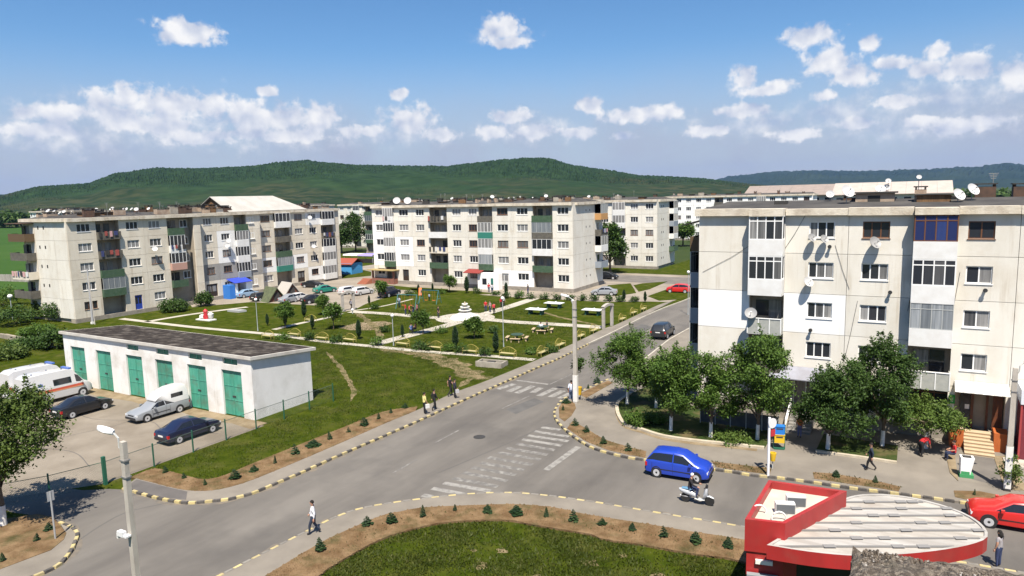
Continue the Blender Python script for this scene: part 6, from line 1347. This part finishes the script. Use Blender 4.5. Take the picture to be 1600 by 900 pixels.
        q.build('helmet' if p['helmet'] else 'hair', mat('helmet white', (.62,.63,.66), .3) if p['helmet'] else cloth(p['hair']), t, smooth=80)
        if p['bag']: w = Vector(J['wriR'][:3]); MB().box(w.x-.16,w.x+.16,w.y-.1,w.y+.02,w.z-.42,w.z-.1).build('bag', cloth(p['bag']), t)
WH, BK, RD, YL, BLU, GRY, JEAN = (.68,.68,.72), (.014,.014,.016), (.45,.02,.025), (.62,.55,.22), (.10,.18,.40), (.30,.28,.29), (.03,.045,.11)
person('man in a white shirt and dark jeans walking by the near kerb', (*G(491,837), .11), R(215), 1.72, WH, (.025,.035,.06), pose='walk', sleeves=1)
person('person in a pale yellow top and black trousers on the left pavement', (*G(664,649), .12), R(60), 1.68, YL, BK, sleeves=.5, bag=(.6,.6,.58))
person('person all in black walking beside the yellow top', (*G(679,643), .12), R(70), 1.66, BK, BK, pose='walk', sleeves=1)
person('person in black with an orange sleeve further up the left pavement', (*G(704,621), .12), R(60), 1.74, BK, BK, pose='walk', sleeves=.3)
person('person in dark clothes with a pale bag next to the kerb', (*G(711,624), .12), R(55), 1.6, (.03,.03,.045), BK, sleeves=1, bag=(.4,.4,.42))
person('person in white and pale blue beside the corner lamp post', (*G(893,627), .02), R(120), 1.7, (.55,.6,.72), (.2,.26,.4), pose='walk')
person('person in dark clothes striding along the right pavement', (*G(1360,738), .12), R(180), 1.66, (.02,.03,.05), BK, pose='walk', sleeves=1)
person('woman in a grey top and blue jeans by the red kiosk', (*G(1559,886), .012), R(150), 1.66, GRY, JEAN, pose='stand', sleeves=.3, longhair=True)
person('person in a bright red shirt under the low leafy tree', (*G(1438,716), .12), R(40), 1.66, RD, BK, pose='bend')
person('person in a red shirt seated on the step edge near the stair', (*G(1490,722), .12), R(200), 1.62, RD, (.02,.03,.07), pose='sit')
person('person in orange on the dark shop steps behind the bins', (*G(1249,686), .12), R(250), 1.5, (.5,.15,.05), (.15,.16,.3))
person('rider in a dark jacket and white helmet on the scooter', (sc.location.x-.42, sc.location.y, .36), .06, 1.7, (.018,.016,.02), JEAN, pose='ride', sleeves=1, helmet=True)
park = [((634,492),RD,'person in red at the left of the group on the path west of the fountain',200,'stand'),((640,494),(.5,.05,.06),'second person in red of the group on the path west of the fountain',20,'walk'),((646,494),BK,'person in black of the group on the path west of the fountain',180,'stand'),((652,492),(.32,.12,.14),'person in dull red at the right of the group west of the fountain',190,'stand'),((685,497),BK,'person in black standing alone left of the fountain',0,'stand'),
        ((759,487),RD,'person in bright red, left of the group right of the fountain',300,'stand'),((766,488),(.30,.22,.22),'person in grey brown within the group right of the fountain',250,'stand'),((772,491),(.5,.04,.05),'person in red and dark trousers, right of the group right of the fountain',120,'walk'),((783,481),RD,'person in red further along the path to the block',60,'walk'),((787,479),WH,'person in white further along the path to the block',60,'walk'),
        ((643,521),BLU,'person in blue sitting by the path near the globe lamp',300,'sit'),((650,519),(.35,.16,.10),'person in brown sitting by the path near the globe lamp',240,'sit'),((845,519),WH,'person in white sitting at the picnic table',90,'sit'),((855,516),(.02,.02,.025),'person in black sitting at the picnic table',200,'sit'),((624,480),(.45,.5,.62),'person in pale blue beside the left swing',100,'stand'),((671,470),(.3,.36,.5),'child in blue on the further swing frame',90,'stand'),((549,484),(.25,.25,.3),'person in grey by the portal near the car park',90,'walk'),((764,457),RD,'person in red before the white porch of the block',120,'walk'),((769,458),(.5,.5,.55),'person in pale top before the white porch of the block',100,'stand'),((825,459),BK,'person in black before the fountain block entrance',180,'stand')]
for px, c, lb, a, ps in park: person(lb, (*G(*px), .03), R(a), 1.62 if 'child' not in lb else 1.2, c, rnd.choice([BK, JEAN, (.05,.05,.06)]), pose=ps)
a, z = onY(1447,440,51.0); person('person in red leaning out of the white balcony window', (a, 51.45, 9.32), R(-90), 1.6, (.42,.06,.08), BK, pose='stand')
make_people()
# ================================================================== plants
def leafmat(name, dark, light, pale):
    m = bpy.data.materials.new(name); m.use_nodes = True; N = m.node_tree.nodes; L = m.node_tree.links; b = N['Principled BSDF']; b.inputs['Roughness'].default_value = .6; b.inputs['Specular IOR Level'].default_value = .25
    geo = N.new('ShaderNodeNewGeometry'); cr = N.new('ShaderNodeValToRGB'); e = cr.color_ramp.elements; e[0].position = 0; e[0].color = (*dark, 1); e[1].position = 1; e[1].color = (*pale, 1); q = e.new(.62); q.color = (*light, 1)
    n = N.new('ShaderNodeTexNoise'); n.inputs['Scale'].default_value = .9; n.inputs['Detail'].default_value = 3; L.new(geo.outputs['Position'], n.inputs['Vector'])
    mm = N.new('ShaderNodeMath'); mm.operation = 'MULTIPLY_ADD'; L.new(geo.outputs['Random Per Island'], mm.inputs[0]); mm.inputs[1].default_value = .55
    m2 = N.new('ShaderNodeMath'); m2.operation = 'MULTIPLY_ADD'; L.new(n.outputs['Fac'], m2.inputs[0]); m2.inputs[1].default_value = .9; m2.inputs[2].default_value = -.22; L.new(m2.outputs[0], mm.inputs[2]); L.new(mm.outputs[0], cr.inputs['Fac'])
    L.new(cr.outputs[0], b.inputs['Base Color']); tr = N.new('ShaderNodeBsdfTranslucent'); L.new(cr.outputs[0], tr.inputs['Color']); mx = N.new('ShaderNodeMixShader'); mx.inputs[0].default_value = .35
    L.new(b.outputs[0], mx.inputs[1]); L.new(tr.outputs[0], mx.inputs[2]); L.new(mx.outputs[0], N['Material Output'].inputs['Surface']); return m
LEAF = leafmat('leaf', (.034,.070,.012), (.085,.155,.024), (.16,.23,.05)); LEAFD = leafmat('leaf dark', (.022,.048,.010), (.052,.100,.020), (.10,.155,.036)); LEAFY = leafmat('leaf pale', (.05,.09,.015), (.10,.16,.03), (.17,.22,.06)); CONI = leafmat('conifer', (.010,.026,.010), (.022,.050,.016), (.045,.08,.025)); LEAFB = leafmat('leaf brownish', (.040,.064,.012), (.085,.13,.025), (.15,.19,.05))
BARK = mat('bark', (.085,.062,.045), .95, (.14,.11,.08), 6, (1,1,.3), .6, 20)
def leaves(name, C, size, m, rs, parent, up=.4):
    n = len(C); a = rs.normal(size=(n,3)); a /= np.linalg.norm(a, axis=1)[:, None]; b = rs.normal(size=(n,3)); nrm = np.cross(a, b); nrm[:, 2] = np.abs(nrm[:, 2])+up; nrm /= np.linalg.norm(nrm, axis=1)[:, None]
    a = np.cross(nrm, b); a /= np.linalg.norm(a, axis=1)[:, None]+1e-9; b = np.cross(nrm, a); s = size*rs.uniform(.65,1.3,(n,1)); a = a*s; b = b*s*.62
    V_ = np.stack([C-a, C-b*.9+nrm*s*.12, C+a, C+b*.9+nrm*s*.12], 1).reshape(-1, 3)
    me = bpy.data.meshes.new(name); me.vertices.add(4*n); me.vertices.foreach_set('co', V_.ravel()); me.loops.add(4*n); me.loops.foreach_set('vertex_index', np.arange(4*n)); me.polygons.add(n); me.polygons.foreach_set('loop_start', np.arange(n)*4); me.update(calc_edges=True); me.validate(); me.materials.append(m)
    return link(name, me, parent)
def tree(name, label, base, h, rx, z0, n, m, seed, size=.10, white=True, lobes=9, group=None, tr=.13, squash=1.0, cat='tree', sparse=.0):
    rs = np.random.RandomState(seed); t = thing(name, label, cat, (base[0], base[1], .02), 0, group)
    cz = (z0+h)/2; rz = (h-z0)/2; b = MB(); fork = max(.25*h, z0*.9)
    b.tube([(0,0,0),(.03,.02,fork*.5),(.05,-.03,fork),(.03,.04,cz+rz*.45)], [tr,tr*.8,tr*.65,tr*.2], 8); Ls = []
    for k in range(lobes):
        a = 2.4*k+rs.uniform(0,.8); f = rs.uniform(.25,.86); zz = cz+rz*(-.62+1.3*(k+.5)/lobes)+rs.uniform(-.1,.1)*rz; w = math.sqrt(max(.15, 1-((zz-cz)/rz)**2))
        c = np.array([rx*f*w*math.cos(a), rx*f*w*math.sin(a), zz]); r = rs.uniform(.24,.50)*rx*squash; Ls.append((c, r))
        b.tube([(.04,0,fork*rs.uniform(.75,1.05)),(c[0]*.5,c[1]*.5,(fork+c[2])/2+.1),tuple(c)], [tr*.42,tr*.28,tr*.1], 6)
    Ls.append((np.array([0,0,h-rx*.42]), rx*.42)); b.build('trunk', BARK, t, smooth=60)
    if white: q = MB(); q.tube([(0,0,.02),(.02,.01,.6),(.028,.018,1.15)], [tr*1.06,tr*.96,tr*.92], 8); q.build('whitewash', WHT, t, smooth=60)
    per = 22; nc = n//per; C = []
    for k in range(lobes*3):                                   # leafy shoots that break up the outline
        c, r = Ls[rs.randint(len(Ls))]; d = rs.normal(size=3); d[2] = abs(d[2])*1.3; d /= np.linalg.norm(d); p0 = c+d*r*.8; ln_ = rs.uniform(.35,.75)*min(rx, 2.2)*.55; d2 = d*.6+np.array([0,0,.6]); d2 /= np.linalg.norm(d2); q = rs.rand(70,1)
        C.append(p0+d2*q*ln_+rs.normal(size=(70,3))*size*(1.6-1.0*q))
    for k in range(nc):
        c, r = Ls[rs.randint(len(Ls))]; d = rs.normal(size=3); d /= np.linalg.norm(d); p = c+d*r*rs.uniform(.55,1.12)*np.array([1,1,.82])
        C.append(p+rs.normal(size=(per,3))*size*1.75*np.array([1,1,.75])+(np.arange(per)[:, None]/per-.5)*rs.normal(size=3)*size*4)
    C = np.concatenate(C); C = C[C[:, 2] > z0*.55]; leaves('crown', C, size, m, rs, t); return t
def hz(b, y): return ztop(b, y)
tree('tree', 'leafy tree at the left end of the corner island, nearest the street', G(980,634), hz((980,634),516), 2.4, 1.2, 14000, LEAF, 1, .085)
tree('tree', 'wide leafy tree over the island, second from the street', G(1048,676), hz((1048,676),546), 2.3, 1.1, 16000, LEAF, 2, .085)
tree('tree', 'slender leafy tree before the corner of the near block', G(1110,686), hz((1110,686),556), 1.9, 1.1, 10500, LEAF, 3, .085, lobes=7)
tree('tree', 'tall leafy tree before the first balcony stack of the near block', G(1183,690), hz((1183,690),522), 2.25, 1.1, 18000, LEAF, 4, .085, lobes=12)
tree('tree', 'dense dark tree spreading low beside the shop steps', G(1293,705), hz((1293,705),574), 2.25, .9, 17000, LEAFD, 5, .085)
tree('tree', 'tall dark tree before the second balcony stack of the near block', G(1378,700), hz((1378,700),528), 2.15, 1.0, 17000, LEAFD, 6, .085, lobes=12)
tree('tree', 'low pale green tree spreading beside the entrance stair', G(1446,703), hz((1446,703),640), 2.4, 1.9, 7500, LEAFY, 7, .085, squash=.6)
tree('tree', 'small leafy tree filling the island behind the street corner trees', G(1025,640), hz((1025,640),560), 1.5, 1.2, 6500, LEAF, 8, .085)
tree('tree', 'big tree with whitewashed trunk in the left foreground', (-40.6, 16.6), 7.7, 2.85, 2.6, 20000, LEAFB, 9, .09, lobes=13, tr=.17)
tree('young_tree', 'thin young tree beside the corner lamp post', G(902,618), 3.0, .55, 2.0, 420, LEAFD, 10, .09, lobes=4, tr=.04)
def bush(label, base, h, r, m, seed, n=1500, size=.09, group=None, name='bush'):
    rs = np.random.RandomState(seed); t = thing(name, label, 'bush', (base[0], base[1], .02), 0, group); b = MB()
    for k in range(5): a = k*1.26; b.tube([(0,0,0),(r*.5*math.cos(a),r*.5*math.sin(a),h*.6)], [.03,.012], 5)
    b.build('stems', BARK, t); C = []
    for k in range(n//20): d = rs.normal(size=3); d /= np.linalg.norm(d); d[2] = abs(d[2])*1.0-.15; C.append(np.array([d[0]*r,d[1]*r,h*.42+d[2]*h*.55])*rs.uniform(.6,1.05)+rs.normal(size=(20,3))*size*1.6)
    C = np.concatenate(C); C = C[C[:, 2] > .03]; leaves('foliage', C, size, m, rs, t); return t
bush('round light green bush on the corner island', G(995,668), 1.3, .8, LEAF, 31); bush('low green bush on the island below the second tree', G(1020,662), .8, .9, LEAF, 32, 1200); bush('low bush at the foot of the tall leafy tree', G(1145,692), .7, 1.2, LEAFY, 33, 1200)
bush('climbing plant round the foot of the right lamp post', (5.2, 44.6), 2.3, .5, LEAFB, 34, 700)
for k, (px, h, r, m, lb) in enumerate((((95,500),3.2,2.4,LEAFD,'dark bush before the white end wall of the staggered block'),((65,498),2.8,1.6,LEAFB,'dull green conical bush at the allotment'),((22,508),3.0,2.6,LEAFD,'large dark bush at the left edge of the allotment'),((40,545),1.2,2.2,LEAFD,'low hedge bush on the allotment wall'),((88,545),2.4,1.8,LEAFD,'dark bush at the back corner of the garage row'),((5,478),3.5,3.2,LEAF,'green bush beside the globe lamp at the left edge'),((12,560),1.2,1.8,LEAFB,'low scrub in the allotment'),((60,525),1.4,2.0,LEAF,'leafy vegetable patch above the allotment wall'),((272,487),2.0,2.0,LEAFD,'bush at the foot of the staggered block'),((320,478),2.4,1.2,LEAFD,'bush beside the dark doorway of the staggered block'))): bush(lb, G(*px), h, r, m, 40+k, 2200, .16)
# ---- young conifers in the kerb beds
def conifer_mesh(h, r, n, seed, col=False):
    rs = np.random.RandomState(seed); b = MB(); b.tube([(0,0,0),(0,0,h*.9)], [.03*h,.01*h], 5)
    for k in range(n):
        f = (k+.5)/n; z = h*(.10+.86*f); a = k*2.4; rr = r*((1-f)**.75 if not col else min(1, 2.6*(1-f))**.6*min(1, .55+f*2))*rs.uniform(.75,1.15)+.03*h; p = Vector((math.cos(a)*rr, math.sin(a)*rr, z+(-.02 if not col else .10)*h)); w = Vector((-math.sin(a), math.cos(a), 0))*rr*.42+Vector((0,0,.001)); q = Vector((math.cos(a)*.1*rr, math.sin(a)*.1*rr, z))
        b.add([q, p*.65+q*.35+w, p, p*.65+q*.35-w, p*.6+q*.4+Vector((0,0,.07*h))], [(0,1,4),(1,2,4),(2,3,4),(3,0,4)])
    return b.mesh('young_conifer', CONI)
cm_ = [conifer_mesh(1, .34, 46, 0), conifer_mesh(1, .52, 38, 1), conifer_mesh(1, .26, 50, 2), conifer_mesh(.8, .6, 34, 3), conifer_mesh(1.1, .4, 30, 4)]
CON = [(501,864),(574,824),(612,820),(661,811),(711,801),(762,804),(807,806),(854,811),(896,817),(941,823),(988,832),(1038,842),(1087,851),(1138,859)]
CONL = [(259,741),(288,750),(321,761),(368,751),(397,739),(430,727),(462,712),(490,700),(516,689),(545,678),(570,667),(592,657),(611,648),(633,640)]
CONR = [(919,609),(933,600),(885,632),(880,643),(899,667),(916,677),(943,696),(982,707),(1306,748),(1368,757),(1522,777),(57,848),(77,831),(5,880)]
for gi, lst in enumerate((CON, CONL, CONR)):
    for k, px in enumerate(lst):
        o = link('young_conifer', cm_[(k*3+gi+(k*k) % 4) % 5], None, (*G(*px), .12), rnd.uniform(0, 6)); s = rnd.uniform(.36,.68) if gi < 2 else rnd.uniform(.36,.6); w_ = s*rnd.uniform(.9,1.5); o.scale = (w_, w_*rnd.uniform(.85,1.15), s); o.rotation_euler = (rnd.uniform(-.12,.12), rnd.uniform(-.12,.12), rnd.uniform(0,6))
        lb = [f'young conifer, {ORD[k]} from the left in the soil bed along the near kerb', f'young conifer, {ORD[k]} from the front in the soil bed of the left pavement', f'young conifer, {ORD[k]} counted along the small beds of the right pavement' if k < 11 else f'young conifer, {ORD[k-11]} from the post in the lower left corner bed'][gi]
        tag(o, lb, 'conifer', 'young conifers in the kerb beds')
th = [conifer_mesh(1, .16, 90, 20+s, True) for s in range(3)]
for k, (x, y, hp) in enumerate(sorted([(418,509,18),(475.5,497,27),(488.5,515,22),(561,530,29),(629,527,19),(712,545,34),(775,552,33),(654,460,15),(676,455,12),(791,462,20),(729.5,459,26),(975,471,18),(1008,473,17),(577,476,14),(446,510,20)])):
    h = ztop((x, y), y-hp); o = link('cypress', th[k % 3], None, (*G(x, y), 0), k*1.1); o.scale = (h*.9, h*.9, h); tag(o, f'columnar cypress, {ORD[k]} of the park counted left to right', 'cypress', 'columnar cypresses in the park')
for k, (px, ty, r, lb) in enumerate((((446,512),478,1.5,'small round tree in the park near the huts'),((521,514),478,1.4,'small tree in the park before the portal'),((661,522),490,1.1,'sapling beside the two seated people'),((741,529),500,1.0,'sapling in the lawn below the fountain'),((702,457),431,1.5,'round tree before the fountain block'),((596,466),441,1.3,'round tree beside the parked dark van'),((505,492),463,1.0,'pale blossoming sapling near the parked cars'))):
    tree('park_tree', lb, G(*px), ztop(px, ty), r, ztop(px, ty)*.35, 1300, LEAF, 60+k, .13, white=k == 6, lobes=6, tr=.08)
for k, (px, ty, r, lb) in enumerate((((556,394),334,6.0,'big dark tree in the gap left of the fountain block'),((534,396),360,3.5,'smaller tree in the gap beside the staggered block'),((953,427),352,3.6,'dark tree at the far end of the fountain block'),((1067,385),352,3.0,'small tree at the far end of the street'))):
    tree('far_tree', lb, G(*px), ztop(px, ty), r, 2.5, 3000, LEAFD if k != 3 else LEAF, 80+k, .32, white=False, lobes=9, tr=.3)
for k, px in enumerate([(790+20*i, 466+.6*i) for i in range(0, 11)]): bush(f'low clipped shrub, {ORD[k]} from the left in the hedge row behind the tables', G(*px), .8, .7, LEAFD, 120+k, 300, .13, 'hedge row at the back of the park', 'shrub')
for k, px in enumerate([(440,531),(484,531),(527,535),(590,540),(655,546),(668,547),(700,549),(722,552),(758,556),(830,553),(858,551),(600,519),(690,520),(770,520),(640,462),(690,459),(745,459),(775,461),(812,463),(585,483)]):
    bush(f'small green shrub, {(ORD+["sixteenth","seventeenth","eighteenth","nineteenth","twentieth"])[k]} planted along the park paths', G(*px), rnd.uniform(.5,1.0), rnd.uniform(.45,.85), LEAFD if k % 3 else LEAF, 160+k, 340, .12, 'small shrubs in the park', 'shrub')
# ---- woods and tree lines far away
def wood(name, pts, n, hh, spread, m, seed, size=1.4):
    rs = np.random.RandomState(seed); C = []
    for k in range(n):
        i = rs.randint(len(pts)-1); f = rs.rand(); p = np.array(pts[i])*(1-f)+np.array(pts[i+1])*f; p = p+rs.normal(size=2)*spread; h = hh*rs.uniform(.7,1.15); r = h*rs.uniform(.25,.4)
        d = rs.normal(size=(34,3)); d /= np.linalg.norm(d, axis=1)[:, None]; C.append(np.array([p[0],p[1],h*.58])+d*np.array([r,r,h*.44])*rs.uniform(.7,1.05,(34,1)))
    o = leaves(name, np.concatenate(C), size, m, rs, None); struct(o, 'stuff'); return tag(o, {'wood':'dark wood along the far edge of the crop field','tree_line':'line of trees on the plain behind the right block'}[name], 'trees')
wood('wood', [G(-120,357),G(-20,356),G(40,355)], 150, 13, 12, LEAFD, 5, 2.2)
wood('tree_line', [(-150,760),(60,660),(260,560),(420,520)], 420, 13, 20, LEAFD, 6, 2.2)
# ---- grass blades in the lawns near the camera
def in_poly(P_, poly):
    x, y = P_[:, 0], P_[:, 1]; ins = np.zeros(len(P_), bool); n = len(poly)
    for i in range(n):
        (x0, y0), (x1, y1) = poly[i], poly[(i+1) % n]; c = ((y0 > y) != (y1 > y)) & (x < (x1-x0)*(y-y0)/((y1-y0) or 1e-9)+x0); ins ^= c
    return ins
def tufts(label, poly, n, h, m, seed):
    rs = np.random.RandomState(seed); xs = [p[0] for p in poly]; ys = [p[1] for p in poly]; P_ = np.stack([rs.uniform(min(xs),max(xs),n*3), rs.uniform(min(ys),max(ys),n*3)], 1); P_ = P_[in_poly(P_, poly)]
    P_ = P_+rs.normal(size=P_.shape)*.10; v = np.sin(P_[:, 0]*1.3+np.sin(P_[:, 1]*.9)*2)*np.cos(P_[:, 1]*1.1+P_[:, 0]*.4); P_ = P_[rs.rand(len(P_)) < .45+.4*v][:n]; n = len(P_)
    a = rs.uniform(0,6.28,n); hh = h*rs.uniform(.4,1.2,n); w = hh*.35; ln = rs.normal(size=(n,2))*h*.5; z = np.full(n, .0 if m is GBL else .12); hh = hh+z
    V_ = np.stack([np.stack([P_[:,0]-np.cos(a)*w, P_[:,1]-np.sin(a)*w, z],1), np.stack([P_[:,0]+np.cos(a)*w, P_[:,1]+np.sin(a)*w, z],1), np.stack([P_[:,0]+ln[:,0], P_[:,1]+ln[:,1], hh],1)], 1).reshape(-1,3)
    me = bpy.data.meshes.new('grass'); me.vertices.add(3*n); me.vertices.foreach_set('co', V_.ravel()); me.loops.add(3*n); me.loops.foreach_set('vertex_index', np.arange(3*n)); me.polygons.add(n); me.polygons.foreach_set('loop_start', np.arange(n)*3); me.update(calc_edges=True); me.materials.append(m)
    o = struct(link('grass', me), 'stuff'); tag(o, label, 'grass')
GBL = leafmat('grass blade', (.026,.042,.004), (.056,.076,.009), (.14,.135,.042))
tufts('rough grass inside the bend of the near pavement', bedW+[(-5.2,20),(-22,15)], 60000, .11, GBL, 1)
tufts('grass strip between the fence and the left soil bed', bedL+GL([(708,612),(757,594),(832,566),(760,558),(580,543),(430,526)])+[(-69,55),(-69,42),(-41.4,41.5),(-41.05,22.5)], 110000, .085, GBL, 2)
tufts('lawn of the park', GL([(430,530),(845,568),(935,520),(780,470),(560,490)]), 40000, .10, GBL, 3)
WEED = leafmat('weeds', (.03,.042,.010), (.065,.072,.020), (.13,.12,.05))
mid_ = [((a[0]+b[0])/2, (a[1]+b[1])/2) for a, b in zip(SW[4:70], [min(bedW, key=lambda q: (q[0]-p[0])**2+(q[1]-p[1])**2) for p in SW[4:70]])]
tufts('weeds in the near soil bed', ribbon(mid_, .9, 0, 0), 2600, .09, WEED, 11)
mid2 = [((a[0]+b[0])/2, (a[1]+b[1])/2) for a, b in zip(SL[2:60], [min(bedL, key=lambda q: (q[0]-p[0])**2+(q[1]-p[1])**2) for p in SL[2:60]])]
tufts('weeds in the left soil bed', ribbon(mid2, .6, 0, 0), 1800, .08, WEED, 12)
for k_, bd in enumerate(([(1112,724),(1145,728),(1205,735),(1203,744),(1175,741),(1120,733)],[(1270,741),(1300,743),(1370,755),(1407,764),(1404,771),(1370,765.5),(1272,751)],[(886,672),(895,660),(915,672),(945,690),(985,702),(1010,708),(1008,718),(985,714),(950,706),(915,692)])): tufts(['weeds in the bed by the slim white post','weeds in the bed above the kiosk','weeds in the corner bed by the zebra'][k_], GL(bd), 260, .1, WEED, 20+k_)
# ---- pebbles and clods in the soil beds
def clods(label, poly, n, seed):
    rs = np.random.RandomState(seed); xs = [p[0] for p in poly]; ys = [p[1] for p in poly]; P_ = np.stack([rs.uniform(min(xs),max(xs),n*4), rs.uniform(min(ys),max(ys),n*4)], 1); P_ = P_[in_poly(P_, poly)][:n]; b = MB()
    for p in P_: s = rs.uniform(.03,.09); q = [(p[0]+s*math.cos(k*1.57+p[0]), p[1]+s*math.sin(k*1.57+p[0]), .11) for k in range(4)]; b.add(q+[(p[0], p[1], .12+s*.8)], [(0,1,4),(1,2,4),(2,3,4),(3,0,4)])
    o = struct(b.build('soil_clods', SOIL), 'stuff'); tag(o, label, 'soil')
clods('clods of earth in the near soil bed', SW[:next(i for i, p in enumerate(SW) if p[0] > -5.2)]+bedW[::-1], 5000, 1)
clods('clods of earth in the left soil bed', SL[:next(i for i, p in enumerate(SL) if p[1] > G(656,641)[1])]+bedL[::-1], 4000, 2)
clods('clods of earth in the corner beds', GL([(886,672),(895,660),(915,672),(945,690),(985,702),(1010,708),(1008,718),(985,714),(950,706),(915,692)]), 900, 3)

# ---- air
hzm = bpy.data.materials.new('haze'); hzm.use_nodes = True; N = hzm.node_tree.nodes; N.remove(N['Principled BSDF']); pv = N.new('ShaderNodeVolumePrincipled')
pv.inputs['Color'].default_value = (.34,.55,1.0,1); pv.inputs['Density'].default_value = 3.6e-5; pv.inputs['Anisotropy'].default_value = .2
hzm.node_tree.links.new(pv.outputs[0], N['Material Output'].inputs['Volume'])
hb = MB().box(-14500,14500,-14500,14500,-3,520).build('haze', hzm); struct(hb, 'stuff')
